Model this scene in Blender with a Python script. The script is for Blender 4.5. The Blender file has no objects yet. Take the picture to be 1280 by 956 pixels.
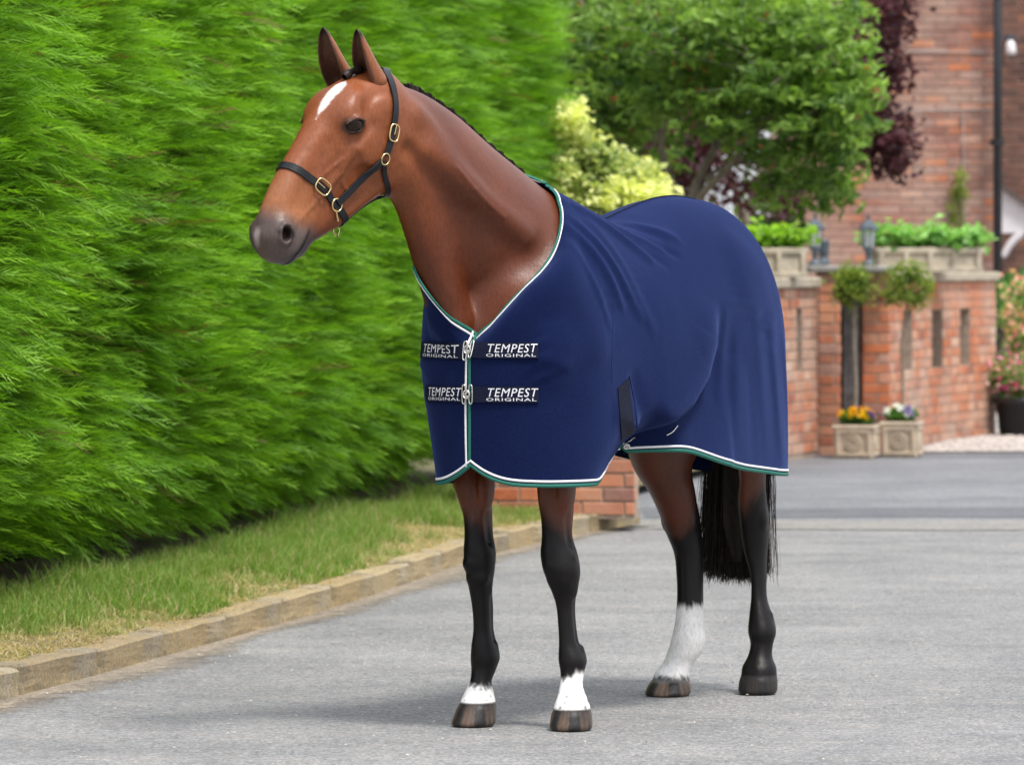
import bpy, bmesh, math, random
import numpy as np
from mathutils import Vector, Matrix, noise as mnoise

random.seed(7)
RNG = np.random.default_rng(7)
scene = bpy.context.scene
C = scene.collection

# ------------------------------------------------------------------ camera, sky, sun, exposure
FOC = 6700.0          # focal length of the lens expressed in picture widths / 1280
CAM_H = 1.45
HOR = 324.0           # the horizon row
cam_data = bpy.data.cameras.new("camera")
cam = bpy.data.objects.new("camera", cam_data)
C.objects.link(cam)
cam.location = (0, 0, CAM_H)
cam.rotation_euler = (math.radians(90), 0, 0)
cam_data.sensor_width = 36.0
cam_data.lens = 36.0 * FOC / 1280.0
cam_data.shift_y = -(478.0 - HOR) / 1280.0
cam_data.clip_start = 0.5
cam_data.clip_end = 2000
cam_data.dof.use_dof = True
cam_data.dof.focus_distance = 16.5
cam_data.dof.aperture_fstop = 7.1
scene.camera = cam

SUN_EL, SUN_AZ = 64.0, 140.0      # degrees; azimuth measured clockwise from +Y
w = bpy.data.worlds.new("World")
scene.world = w
w.use_nodes = True
nt = w.node_tree
bg = nt.nodes["Background"]
sky = nt.nodes.new("ShaderNodeTexSky")
sky.sky_type = 'NISHITA'
sky.sun_disc = False
sky.sun_elevation = math.radians(SUN_EL)
sky.sun_rotation = math.radians(SUN_AZ)
sky.air_density = 1.0
sky.dust_density = 4.0
sky.ozone_density = 0.6
# thin high cloud: pull the clear blue towards white
mixw = nt.nodes.new("ShaderNodeMixRGB")
mixw.inputs[0].default_value = 0.72
mixw.inputs[2].default_value = (9.6, 9.9, 10.4, 1)
nt.links.new(sky.outputs[0], mixw.inputs[1])
# overcast sky: brighter overhead than towards the horizon, the same all the way round
tcw = nt.nodes.new("ShaderNodeTexCoord"); sxyz = nt.nodes.new("ShaderNodeSeparateXYZ"); mr = nt.nodes.new("ShaderNodeMapRange")
nt.links.new(tcw.outputs["Generated"], sxyz.inputs[0]); nt.links.new(sxyz.outputs["Z"], mr.inputs["Value"])
mr.inputs["From Min"].default_value = 0.0; mr.inputs["From Max"].default_value = 1.0
mr.inputs["To Min"].default_value = 0.62; mr.inputs["To Max"].default_value = 1.45
mulw = nt.nodes.new("ShaderNodeMixRGB"); mulw.blend_type = 'MULTIPLY'; mulw.inputs[0].default_value = 1.0
nt.links.new(mixw.outputs[0], mulw.inputs[1]); nt.links.new(mr.outputs[0], mulw.inputs[2])
nt.links.new(mulw.outputs[0], bg.inputs[0])
bg.inputs[1].default_value = 0.085
sl = bpy.data.lights.new("sun", 'SUN')
sl.energy = 2.0
sl.angle = math.radians(12)
sl.color = (1.0, 0.96, 0.9)
sun = bpy.data.objects.new("sun", sl)
C.objects.link(sun)
_el, _az = math.radians(SUN_EL), math.radians(SUN_AZ)
sun_dir = Vector((math.sin(_az) * math.cos(_el), math.cos(_az) * math.cos(_el), math.sin(_el)))
sun.rotation_euler = sun_dir.to_track_quat('Z', 'Y').to_euler()
scene.view_settings.view_transform = 'Standard'
scene.view_settings.look = 'None'
scene.view_settings.exposure = 0.90
scene.view_settings.gamma = 1.0

# ------------------------------------------------------------------ helpers
def W(px, py, D):
    """point at depth D that the camera sees at (px, py) of the 1280x956 picture"""
    return np.array([(px - 640.0) * D / FOC, D, CAM_H - (py - HOR) * D / FOC])

def GZ(px, py, z=0.0):
    """point on the level z seen at (px, py)"""
    D = (CAM_H - z) * FOC / (py - HOR)
    return np.array([(px - 640.0) * D / FOC, D, z])

def tag(o, label=None, cat=None, group=None, kind=None):
    if label: o['label'] = label
    if cat: o['category'] = cat
    if group: o['group'] = group
    if kind: o['kind'] = kind
    return o

def empty(name, loc=(0, 0, 0), rotz=0.0):
    o = bpy.data.objects.new(name, None)
    o.empty_display_size = 0.1
    C.objects.link(o)
    o.location = loc
    o.rotation_euler = (0, 0, rotz)
    return o

def link_mesh(name, me, mat=None, parent=None):
    if mat is not None and not me.materials:
        me.materials.append(mat)
    o = bpy.data.objects.new(name, me)
    C.objects.link(o)
    if parent is not None:
        o.parent = parent
    return o

def mesh_np(name, verts, quads=None, tris=None, smooth=True, colors=None, mats=None):
    me = bpy.data.meshes.new(name)
    verts = np.asarray(verts, dtype=np.float32)
    nq = 0 if quads is None else len(quads)
    ntr = 0 if tris is None else len(tris)
    me.vertices.add(len(verts))
    me.vertices.foreach_set("co", verts.ravel())
    loops = []
    if nq: loops.append(np.asarray(quads, dtype=np.int32).ravel())
    if ntr: loops.append(np.asarray(tris, dtype=np.int32).ravel())
    L = np.concatenate(loops) if loops else np.zeros(0, np.int32)
    me.loops.add(len(L))
    me.loops.foreach_set("vertex_index", L)
    me.polygons.add(nq + ntr)
    ls = np.concatenate([np.arange(nq) * 4, nq * 4 + np.arange(ntr) * 3]).astype(np.int32)
    me.polygons.foreach_set("loop_start", ls)
    me.polygons.foreach_set("use_smooth", np.full(nq + ntr, smooth, dtype=bool))
    me.update(calc_edges=True)
    if colors is not None:
        ca = me.color_attributes.new("col", 'FLOAT_COLOR', 'POINT')
        cc = np.ones((len(verts), 4), dtype=np.float32)
        cc[:, :3] = colors
        ca.data.foreach_set("color", cc.ravel())
    me.validate()
    return me

def bm_obj(name, bm, mat, parent=None, smooth=False):
    me = bpy.data.meshes.new(name)
    bm.normal_update()
    bm.to_mesh(me)
    bm.free()
    if smooth:
        me.polygons.foreach_set("use_smooth", np.ones(len(me.polygons), dtype=bool))
    return link_mesh(name, me, mat, parent)

def add_box(bm, c, s, rotz=0.0, bevel=0.0, rot=None):
    r = bmesh.ops.create_cube(bm, size=1.0)
    vs = r['verts']
    M = Matrix.Translation(Vector(c)) @ (rot if rot is not None else Matrix.Rotation(rotz, 4, 'Z')) @ Matrix.Diagonal((s[0], s[1], s[2], 1))
    bmesh.ops.transform(bm, matrix=M, verts=vs)
    if bevel > 0:
        es = list({e for v in vs for e in v.link_edges})
        bmesh.ops.bevel(bm, geom=es, offset=bevel, segments=1, affect='EDGES', clamp_overlap=True)

def add_lathe(bm, prof, c=(0, 0, 0), seg=16, square=0.0):
    """prof: list of (r, z); square>0 makes polygonal rings with that many sides"""
    n = int(square) if square else seg
    rings = []
    off = math.pi / n if square else 0
    for r, z in prof:
        rings.append([bm.verts.new((c[0] + r * math.cos(2 * math.pi * i / n + off), c[1] + r * math.sin(2 * math.pi * i / n + off), c[2] + z)) for i in range(n)])
    for a, b in zip(rings[:-1], rings[1:]):
        for i in range(n):
            j = (i + 1) % n
            bm.faces.new((a[i], a[j], b[j], b[i]))
    for ring, flip in ((rings[0], True), (rings[-1], False)):
        try:
            bm.faces.new(ring[::-1] if flip else ring)
        except ValueError:
            pass

def tube_np(pts, radii, seg=8, closed=False):
    """returns verts, quads of a tube along pts"""
    pts = np.asarray(pts, float)
    n = len(pts)
    radii = np.broadcast_to(np.asarray(radii, float), (n,))
    if closed:
        tan = np.roll(pts, -1, 0) - np.roll(pts, 1, 0)
    else:
        tan = np.gradient(pts, axis=0)
    tan /= np.linalg.norm(tan, axis=1)[:, None] + 1e-12
    up = np.array([0.13, 0.21, 0.97])
    if abs(tan[0] @ up) > 0.9: up = np.array([1.0, 0.1, 0.0])
    V = []
    prev = None
    for i in range(n):
        a = up - tan[i] * (up @ tan[i]) if prev is None else prev - tan[i] * (prev @ tan[i])
        a /= np.linalg.norm(a) + 1e-12
        prev = a
        b = np.cross(tan[i], a)
        th = np.arange(seg) * 2 * np.pi / seg
        V.append(pts[i] + radii[i] * (np.cos(th)[:, None] * a + np.sin(th)[:, None] * b))
    V = np.concatenate(V)
    Q = []
    m = n if closed else n - 1
    for i in range(m):
        j = (i + 1) % n
        for k in range(seg):
            l = (k + 1) % seg
            Q.append((i * seg + k, i * seg + l, j * seg + l, j * seg + k))
    return V, Q

def joinVQ(parts):
    V, Q, o = [], [], 0
    for v, q in parts:
        V.append(np.asarray(v, float)); Q.append(np.asarray(q, int) + o); o += len(v)
    return np.concatenate(V), np.concatenate(Q)

# ------------------------------------------------------------------ materials
def new_mat(name):
    m = bpy.data.materials.new(name)
    m.use_nodes = True
    n = m.node_tree.nodes
    return m, m.node_tree, n["Principled BSDF"]

def noise_node(nt, scale, detail=3, rough=0.6, coord=None, dist=0.0):
    n = nt.nodes.new("ShaderNodeTexNoise")
    n.inputs["Scale"].default_value = scale
    n.inputs["Detail"].default_value = detail
    n.inputs["Roughness"].default_value = rough
    n.inputs["Distortion"].default_value = dist
    if coord is not None: nt.links.new(coord, n.inputs["Vector"])
    return n

def coords(nt, kind="Object", scale=None, rot=None):
    tc = nt.nodes.new("ShaderNodeTexCoord")
    out = tc.outputs[kind]
    if scale is not None or rot is not None:
        mp = nt.nodes.new("ShaderNodeMapping")
        if scale is not None: mp.inputs["Scale"].default_value = scale
        if rot is not None: mp.inputs["Rotation"].default_value = rot
        nt.links.new(out, mp.inputs["Vector"])
        out = mp.outputs[0]
    return out

def ramp(nt, src, stops):
    r = nt.nodes.new("ShaderNodeValToRGB")
    el = r.color_ramp.elements
    while len(el) < len(stops): el.new(0.5)
    for e, (p, c) in zip(el, stops):
        e.position = p
        e.color = (c[0], c[1], c[2], 1) if len(c) == 3 else c
    nt.links.new(src, r.inputs[0])
    return r.outputs[0]

def mixc(nt, fac, a, b, mode='MIX'):
    m = nt.nodes.new("ShaderNodeMixRGB")
    m.blend_type = mode
    for s, i in ((fac, 0), (a, 1), (b, 2)):
        if isinstance(s, (int, float)): m.inputs[i].default_value = s
        elif isinstance(s, tuple): m.inputs[i].default_value = (s[0], s[1], s[2], 1)
        else: nt.links.new(s, m.inputs[i])
    return m.outputs[0]

def mathn(nt, op, a, b=0.0, c=None):
    m = nt.nodes.new("ShaderNodeMath")
    m.operation = op
    for s, i in ((a, 0), (b, 1), (c, 2)):
        if s is None: continue
        if isinstance(s, (int, float)): m.inputs[i].default_value = s
        else: nt.links.new(s, m.inputs[i])
    return m.outputs[0]

def bump(nt, bsdf, h, strength=0.3, dist=0.01, prev=None):
    b = nt.nodes.new("ShaderNodeBump")
    b.inputs["Strength"].default_value = strength
    b.inputs["Distance"].default_value = dist
    nt.links.new(h, b.inputs["Height"])
    if prev is not None: nt.links.new(prev, b.inputs["Normal"])
    nt.links.new(b.outputs[0], bsdf.inputs["Normal"])
    return b.outputs[0]

def simple_mat(name, col, rough=0.6, metal=0.0, var=0.15, scale=30, bumps=0.1, bscale=None, spec=0.5):
    m, nt, b = new_mat(name)
    co = coords(nt)
    n = noise_node(nt, scale, 4, 0.6, co)
    lo = tuple(c * (1 - var) for c in col); hi = tuple(min(1, c * (1 + var)) for c in col)
    nt.links.new(ramp(nt, n.outputs[0], [(0.3, lo), (0.7, hi)]), b.inputs["Base Color"])
    b.inputs["Roughness"].default_value = rough
    b.inputs["Metallic"].default_value = metal
    b.inputs["Specular IOR Level"].default_value = spec
    if bumps:
        n2 = noise_node(nt, bscale or scale * 3, 3, 0.6, co)
        bump(nt, b, n2.outputs[0], bumps, 0.01)
    return m
# ------------------------------------------------------------------ the horse: an implicit body turned into one continuous mesh
HO = np.array([0.35, 17.28, 0.0])            # ground point under the middle of the horse
HF = np.array([-0.465, -0.885, 0.0]); HF /= np.linalg.norm(HF)     # forward
HL = np.array([-HF[1], HF[0], 0.0])          # its left
HU = np.array([0.0, 0.0, 1.0])
HM = np.stack([HF, HL, HU])                  # rows: local axes in world

def to_local(p): return (np.asarray(p) - HO) @ HM.T
def to_world(p): return np.asarray(p) @ HM + HO

GH = 0.005
G0 = np.array([-1.0, -0.52, -0.015])
G1 = np.array([1.66, 0.36, 2.21])
GN = np.ceil((G1 - G0) / GH).astype(int) + 1
FLD = np.full(GN, 0.3, dtype=np.float32)
AX = [(G0[i] + GH * np.arange(GN[i])).astype(np.float32) for i in range(3)]

def region(lo, hi):
    a = np.maximum(0, np.floor((np.asarray(lo) - G0) / GH).astype(int))
    b = np.minimum(GN, np.ceil((np.asarray(hi) - G0) / GH).astype(int) + 1)
    return tuple(slice(x, y) for x, y in zip(a, b))

def rgrid(s):
    return AX[0][s[0]][:, None, None], AX[1][s[1]][None, :, None], AX[2][s[2]][None, None, :]

def combine(s, d, k, op):
    f = FLD[s]
    if op == 'add':
        h = np.clip(0.5 + 0.5 * (f - d) / k, 0, 1)
        FLD[s] = f * (1 - h) + d * h - k * h * (1 - h)
    else:                       # carve
        h = np.clip(0.5 - 0.5 * (f + d) / k, 0, 1)
        FLD[s] = f * (1 - h) + (-d) * h + k * h * (1 - h)

def smooth_interp(ts, vals, t):
    """monotone-ish cubic (Catmull-Rom) interpolation of table columns"""
    ts = np.asarray(ts, float); vals = np.asarray(vals, float)
    m = np.gradient(vals, ts) if len(ts) > 2 else np.full_like(vals, (vals[-1] - vals[0]) / (ts[-1] - ts[0]))
    t = np.clip(t, ts[0], ts[-1])
    i = np.clip(np.searchsorted(ts, t, side='right') - 1, 0, len(ts) - 2)
    h = ts[i + 1] - ts[i]
    u = (t - ts[i]) / h
    return ((2 * u**3 - 3 * u**2 + 1) * vals[i] + (u**3 - 2 * u**2 + u) * h * m[i]
            + (-2 * u**3 + 3 * u**2) * vals[i + 1] + (u**3 - u**2) * h * m[i + 1])

def loft(P0, ax, up, table, k=0.03, op='add', pad=0.05):
    """table rows: t, cu, cv, ru+, ru-, rv, n  (u along up, v along ax x up ... lateral)"""
    P0 = np.asarray(P0, float); ax = np.asarray(ax, float); ax = ax / np.linalg.norm(ax)
    up = np.asarray(up, float); up = up - ax * (up @ ax); up /= np.linalg.norm(up)
    lat = np.cross(up, ax)
    T = np.asarray(table, float); pad = max(pad, k + 0.02)
    los, his = [], []
    for r in T:
        c = P0 + ax * r[0] + up * r[1] + lat * r[2]
        R = max(r[3], r[4], r[5]) + pad
        los.append(c - R); his.append(c + R)
    s = region(np.min(los, 0), np.max(his, 0))
    X, Y, Z = rgrid(s)
    t = ((X - P0[0]) * ax[0] + (Y - P0[1]) * ax[1] + (Z - P0[2]) * ax[2]).astype(np.float32)
    u = ((X - P0[0]) * up[0] + (Y - P0[1]) * up[1] + (Z - P0[2]) * up[2]).astype(np.float32)
    v = ((X - P0[0]) * lat[0] + (Y - P0[1]) * lat[1] + (Z - P0[2]) * lat[2]).astype(np.float32)
    N = 400
    tt = np.linspace(T[0, 0], T[-1, 0], N)
    cols = [smooth_interp(T[:, 0], T[:, c], tt).astype(np.float32) for c in range(1, 7)]
    fi = np.clip((t - T[0, 0]) / (T[-1, 0] - T[0, 0]) * (N - 1), 0, N - 1.001)
    idx = fi.astype(np.int32); fi = (fi - idx).astype(np.float32)
    cu, cv, rp, rm, rv, n = [c[idx] * (1 - fi) + c[idx + 1] * fi for c in cols]
    du = u - cu; dv = np.abs(v - cv)
    ru = np.where(du > 0, rp, rm)
    a = np.abs(du) / ru; b = dv / rv
    r = (a**n + b**n) ** (1 / n) + 1e-4
    g = np.sqrt((a ** (n - 1) / ru) ** 2 + (b ** (n - 1) / rv) ** 2) * r ** (1 - n) + 1e-4
    d = (r - 1) / np.maximum(g, 0.5 / np.maximum(ru, rv))
    d = np.where(r < 0.5, -0.5 * np.minimum(ru, rv), d)
    over = np.maximum(T[0, 0] - t, t - T[-1, 0])
    # soft cap
    h = np.clip(0.5 + 0.5 * (d - over) / 0.02, 0, 1)
    d = over * (1 - h) + d * h + 0.02 * h * (1 - h)
    combine(s, d.astype(np.float32), k, op)

def blob(c, r, k=0.03, op='add', axes=None):
    c = np.asarray(c, float); r = np.asarray(r, float)
    R = r.max() + k + 0.02
    s = region(c - R, c + R)
    X, Y, Z = rgrid(s)
    if axes is None: axes = np.eye(3)
    q = [((X - c[0]) * a[0] + (Y - c[1]) * a[1] + (Z - c[2]) * a[2]) / ri for a, ri in zip(axes, r)]
    n0 = np.sqrt(q[0]**2 + q[1]**2 + q[2]**2) + 1e-6
    n1 = np.sqrt((q[0] / r[0])**2 + (q[1] / r[1])**2 + (q[2] / r[2])**2) + 1e-6
    d = n0 * (n0 - 1) / n1
    combine(s, d.astype(np.float32), k, op)

def cone(p0, p1, r0, r1, k=0.03, op='add'):
    p0 = np.asarray(p0, float); p1 = np.asarray(p1, float)
    R = max(r0, r1) + k + 0.02
    s = region(np.minimum(p0, p1) - R, np.maximum(p0, p1) + R)
    X, Y, Z = rgrid(s)
    ab = p1 - p0; L2 = ab @ ab
    h = np.clip(((X - p0[0]) * ab[0] + (Y - p0[1]) * ab[1] + (Z - p0[2]) * ab[2]) / L2, 0, 1)
    dx = X - p0[0] - h * ab[0]; dy = Y - p0[1] - h * ab[1]; dz = Z - p0[2] - h * ab[2]
    d = np.sqrt(dx * dx + dy * dy + dz * dz) - (r0 + (r1 - r0) * h)
    combine(s, d.astype(np.float32), k, op)

def sdf(p):
    """trilinear lookup of the body field, local coordinates (N,3)"""
    q = (np.asarray(p) - G0) / GH
    q = np.clip(q, 0, np.array(FLD.shape) - 1.001)
    i = q.astype(int); f = q - i
    r = 0
    for dx in (0, 1):
        for dy in (0, 1):
            for dz in (0, 1):
                wgt = (f[:, 0] if dx else 1 - f[:, 0]) * (f[:, 1] if dy else 1 - f[:, 1]) * (f[:, 2] if dz else 1 - f[:, 2])
                r = r + wgt * FLD[i[:, 0] + dx, i[:, 1] + dy, i[:, 2] + dz]
    return r
def sdf_grad(p, e=0.008):
    p = np.asarray(p, float)
    g = np.stack([sdf(p + np.eye(3)[i] * e) - sdf(p - np.eye(3)[i] * e) for i in range(3)], 1)
    return g / (np.linalg.norm(g, axis=1)[:, None] + 1e-9)
def onto_skin(p, off=0.0, it=12):
    p = np.array(p, float)
    for _ in range(it):
        p = p - sdf_grad(p) * ((sdf(p) - off) * 0.8)[:, None]
    return p

# ---- trunk (mostly under the rug), local x forward, y left, z up
# rows: t(x), cu(z), cv, ru+, ru-, rv, n
loft((0, 0, 0), (1, 0, 0), (0, 0, 1), [
    (-0.88, 1.28, 0, 0.08, 0.20, 0.08, 2.0),
    (-0.78, 1.28, 0, 0.20, 0.30, 0.17, 2.1),
    (-0.62, 1.27, 0, 0.29, 0.36, 0.235, 2.2),
    (-0.42, 1.27, 0, 0.335, 0.36, 0.265, 2.2),
    (-0.15, 1.26, 0, 0.32, 0.36, 0.250, 2.1),
    (0.15, 1.25, 0, 0.30, 0.38, 0.250, 2.1),
    (0.40, 1.25, 0, 0.335, 0.36, 0.235, 2.0),
    (0.60, 1.25, 0, 0.32, 0.33, 0.24, 2.1),
    (0.78, 1.20, 0, 0.22, 0.24, 0.22, 2.2),
    (0.88, 1.17, 0, 0.12, 0.13, 0.14, 2.2),
    (0.91, 1.16, 0, 0.03, 0.03, 0.05, 2.0)], k=0.02)
blob((0.80, 0.13, 1.14), (0.11, 0.10, 0.17), 0.05)
blob((0.80, -0.13, 1.14), (0.11, 0.10, 0.17), 0.05)

# ---- neck
NP0 = np.array([0.46, 0.0, 1.34]); NP1 = np.array([1.215, -0.235, 1.915])
nax = NP1 - NP0; NLEN = np.linalg.norm(nax); nax /= NLEN
NUP = np.array([-0.60, 0.02, 0.80])
loft(NP0, nax, NUP, [
    (-0.10, 0.00, 0.0, 0.20, 0.30, 0.19, 2.0),
    (0.10, 0.00, 0.0, 0.25, 0.31, 0.18, 1.85),
    (0.30, 0.005, 0.005, 0.23, 0.255, 0.155, 1.62),
    (0.50, 0.012, 0.010, 0.198, 0.210, 0.124, 1.6),
    (0.70, 0.020, 0.010, 0.172, 0.160, 0.107, 1.6),
    (0.88, 0.005, 0.005, 0.137, 0.122, 0.092, 1.8),
    (0.99, -0.01, 0.0, 0.09, 0.10, 0.080, 2.0)], k=0.09)

# ---- head
POLL = to_local(W(463, 97, 16.30))
def head_axes(yaw, pitch, roll):
    """yaw: heading in degrees away from the camera direction (to the picture's left)"""
    y = math.radians(yaw); p = math.radians(pitch); r = math.radians(roll)
    h = np.array([-math.sin(y), -math.cos(y), 0.0])
    l = np.array([-h[1], h[0], 0.0])
    a = h * math.cos(p) - HU * math.sin(p)
    n = h * math.sin(p) + HU * math.cos(p)
    l2 = l * math.cos(r) + n * math.sin(r)
    n2 = n * math.cos(r) - l * math.sin(r)
    return a, l2, n2
_a, _l, _n = head_axes(47.0, 50.0, -3.0)
HA, HLt, HN = HM @ _a, HM @ _l, HM @ _n       # in horse-local coordinates
HS = 1.035
def HP(t, l, n): return POLL + (HA * t + HLt * l + HN * n) * HS
HAX = np.stack([HA, HLt, HN])
def hblob(t, l, n, r, k, op='add', axes=None): blob(HP(t, l, n), np.array(r) * HS, k, op, HAX if axes is None else axes)
def hcone(p, q, r0, r1, k, op='add'): cone(HP(*p), HP(*q), r0 * HS, r1 * HS, k, op)

# rows: t, c(n), lateral, dorsal r, ventral r, half width, exponent
_hd = [
    (-0.05, -0.050, 0, 0.030, 0.040, 0.035, 2.0),
    (0.00, -0.050, 0, 0.075, 0.095, 0.070, 2.0),
    (0.06, -0.050, 0, 0.118, 0.145, 0.086, 2.1),
    (0.12, -0.050, 0, 0.142, 0.186, 0.092, 2.25),
    (0.18, -0.050, 0, 0.152, 0.204, 0.095, 2.35),
    (0.25, -0.050, 0, 0.148, 0.192, 0.084, 2.35),
    (0.32, -0.048, 0, 0.142, 0.168, 0.072, 2.4),
    (0.40, -0.044, 0, 0.134, 0.144, 0.064, 2.4),
    (0.48, -0.040, 0, 0.124, 0.114, 0.060, 2.4),
    (0.54, -0.038, 0, 0.110, 0.088, 0.059, 2.3),
    (0.60, -0.038, 0, 0.086, 0.070, 0.057, 2.2),
    (0.635, -0.040, 0, 0.060, 0.052, 0.048, 2.1),
    (0.663, -0.042, 0, 0.020, 0.022, 0.026, 2.0)]
loft(POLL, HA, HN, [tuple([x * HS for x in r[:6]] + [r[6]]) for r in _hd], k=0.05)
for s in (1, -1):
    hblob(0.155, 0.055 * s, -0.130, (0.100, 0.034, 0.088), 0.03)                     # round cheek
    hcone((0.245, 0.078 * s, -0.030), (0.39, 0.055 * s, -0.040), 0.012, 0.007, 0.022)   # facial crest
    hblob(0.165, 0.062 * s, 0.045, (0.070, 0.042, 0.040), 0.03)                      # forehead and orbit
    hblob(0.192, 0.082 * s, 0.022, (0.036, 0.024, 0.034), 0.02)
    hblob(0.112, 0.106 * s, 0.018, (0.034, 0.014, 0.028), 0.045, 'carve')             # hollow above the eye
    hcone((0.25, 0.090 * s, -0.095), (0.40, 0.080 * s, -0.085), 0.012, 0.012, 0.03, 'carve')
    hcone((0.30, 0.082 * s, 0.055), (0.50, 0.074 * s, 0.020), 0.012, 0.010, 0.035, 'carve')
    hcone((0.19, 0.050 * s, -0.212), (0.42, 0.030 * s, -0.152), 0.018, 0.012, 0.025)   # jaw bone
    hblob(0.590, 0.041 * s, 0.000, (0.046, 0.020, 0.034), 0.03)                      # nostril wing
    hblob(0.622, 0.020 * s, -0.015, (0.030, 0.028, 0.036), 0.03)
    hblob(0.585, 0.040 * s, -0.060, (0.050, 0.022, 0.028), 0.02)
hblob(0.560, 0, -0.108, (0.044, 0.034, 0.024), 0.018)
hblob(0.606, 0, -0.094, (0.032, 0.032, 0.018), 0.014)
for s in (1, -1):
    hcone((0.528, 0.070 * s, -0.070), (0.585, 0.064 * s, -0.082), 0.0065, 0.007, 0.005, 'carve')
    hcone((0.585, 0.064 * s, -0.082), (0.640, 0.038 * s, -0.083), 0.0065, 0.005, 0.005, 'carve')
    # nostril: an oval opening with a raised rim
    nc_ = onto_skin(HP(0.600, 0.09 * s, 0.002)[None])[0]; nn_ = sdf_grad(nc_[None], 0.015)[0]
    Ld = HA * 0.80 - HN * 0.60; Ld -= nn_ * (Ld @ nn_); Ld /= np.linalg.norm(Ld); Wd = np.cross(nn_, Ld); Wd *= np.sign(Wd @ (HA * 0.6 + HN * 0.8))
    for a0, a1 in ((-150, -110), (-110, -60), (-60, -10), (-10, 40), (40, 90), (90, 130), (150, 200)):
        q0, q1 = [nc_ + Ld * 0.030 * math.sin(math.radians(a)) - Wd * 0.0205 * math.cos(math.radians(a)) for a in (a0, a1)]
        cone(q0, q1, 0.0065, 0.0065, 0.010)
    blob(nc_ - nn_ * 0.004 + Wd * 0.001, (0.0245, 0.0145, 0.024), 0.007, 'carve', axes=np.stack([Ld, Wd, nn_]))
    cone(nc_ - nn_ * 0.01, nc_ - nn_ * 0.03 + HA * -0.02, 0.011, 0.007, 0.006, 'carve')
EYES = []
for s in (1, -1):
    e = onto_skin(HP(0.212, 0.13 * s, 0.026)[None])[0]
    nrm = sdf_grad(e[None], 0.02)[0]
    tx = HA * 0.75 + HN * 0.66; tx -= nrm * (tx @ nrm); tx /= np.linalg.norm(tx)
    tz = np.cross(nrm, tx); tz *= np.sign(tz @ (HN - HA))
    eax = np.stack([tx, nrm, tz])
    ec = e - nrm * 0.0275
    EYES.append((ec, eax))
    blob(e, (0.0345, 0.021, 0.0225), 0.006, 'carve', axes=eax)
    cone(e + tx * -0.033 + tz * 0.010 + nrm * -0.002, e + tz * 0.0225 + nrm * 0.001, 0.005, 0.0065, 0.008)
    cone(e + tz * 0.0225 + nrm * 0.001, e + tx * 0.034 + tz * 0.006 + nrm * -0.002, 0.0065, 0.004, 0.008)
    cone(e + tx * -0.020 - tz * 0.0205 + nrm * -0.003, e + tx * 0.016 - tz * 0.0215 + nrm * -0.002, 0.0035, 0.0035, 0.008)

# muscle relief of the neck: windpipe groove, splenius, chest
cone(HP(0.10, 0.03, -0.19), to_local(W(562, 400, 16.50)), 0.05, 0.06, 0.10)
def nP(t, u, v):
    up = NUP - nax * (NUP @ nax); up = up / np.linalg.norm(up); lat = np.cross(up, nax)
    return NP0 + nax * t + up * u + lat * v
NS = 1 if np.cross(NUP, nax)[1] > 0 else -1
for s in (1, -1):
    cone(nP(0.86, -0.100, 0.102 * s * NS), nP(0.34, -0.150, 0.160 * s * NS), 0.016, 0.014, 0.035, 'carve')   # jugular groove
    cone(nP(0.88, 0.02, 0.080 * s * NS), nP(0.60, -0.05, 0.095 * s * NS), 0.022, 0.018, 0.06)

def vein(pts, r=0.0035, k=0.008):
    p = onto_skin(np.array(pts), -0.001, 16)
    for a, b in zip(p[:-1], p[1:]): cone(a, b, r, r, k)
for s in (1, -1):
    vein([HP(0.25, 0.095 * s, 0.035), HP(0.28, 0.09 * s, 0.005), HP(0.32, 0.08 * s, -0.03), HP(0.345, 0.075 * s, -0.07), HP(0.35, 0.07 * s, -0.12)], 0.0038)
    vein([HP(0.30, 0.09 * s, -0.015), HP(0.36, 0.075 * s, -0.005), HP(0.43, 0.07 * s, 0.012)], 0.0028)
    vein([HP(0.33, 0.08 * s, -0.045), HP(0.40, 0.07 * s, -0.035), HP(0.47, 0.065 * s, -0.03), HP(0.53, 0.06 * s, -0.02)], 0.0026)
    hblob(0.20, 0.088 * s, -0.085, (0.055, 0.014, 0.045), 0.03)          # cheek muscle
    hblob(0.10, 0.082 * s, -0.040, (0.034, 0.012, 0.034), 0.035)          # jaw joint
    hcone((0.235, 0.10 * s, -0.02), (0.16, 0.105 * s, -0.025), 0.005, 0.005, 0.02, 'carve')
# neck: jugular ridge and the muscle running up from the shoulder
for s in (1, -1):
    cone(nP(0.80, -0.055, 0.098 * s * NS), nP(0.34, -0.045, 0.140 * s * NS), 0.014, 0.016, 0.07)
    vein([nP(0.70, -0.05, 0.2 * s * NS), nP(0.60, -0.07, 0.2 * s * NS), nP(0.52, -0.085, 0.2 * s * NS), nP(0.46, -0.08, 0.2 * s * NS)], 0.0035, 0.010)

# ---- legs: sections given by what the photograph shows, with real depth
def leg(rows, k=0.02, grow=1.0):
    """rows: py, pxL, pxR, local x, ratio rx/ry ; returns z-sorted table"""
    T = []
    for py, xl, xr, lx, ratio in rows:
        cy = 0.0
        for _ in range(6):
            P = to_world((lx, cy, 0)); D = P[1]
            Xw = ((xl + xr) / 2 - 640) * D / FOC
            # solve cy so that world X matches
            cy = (Xw - HO[0] - lx * HF[0]) / HL[0]
        z = CAM_H - (py - HOR) * D / FOC
        half = (xr - xl) / 2 * D / FOC * grow
        ry = half / math.sqrt((HF[0] * ratio) ** 2 + HL[0] ** 2)
        T.append((z, lx, cy, ry * ratio, ry))
    T.sort()
    return T

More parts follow.
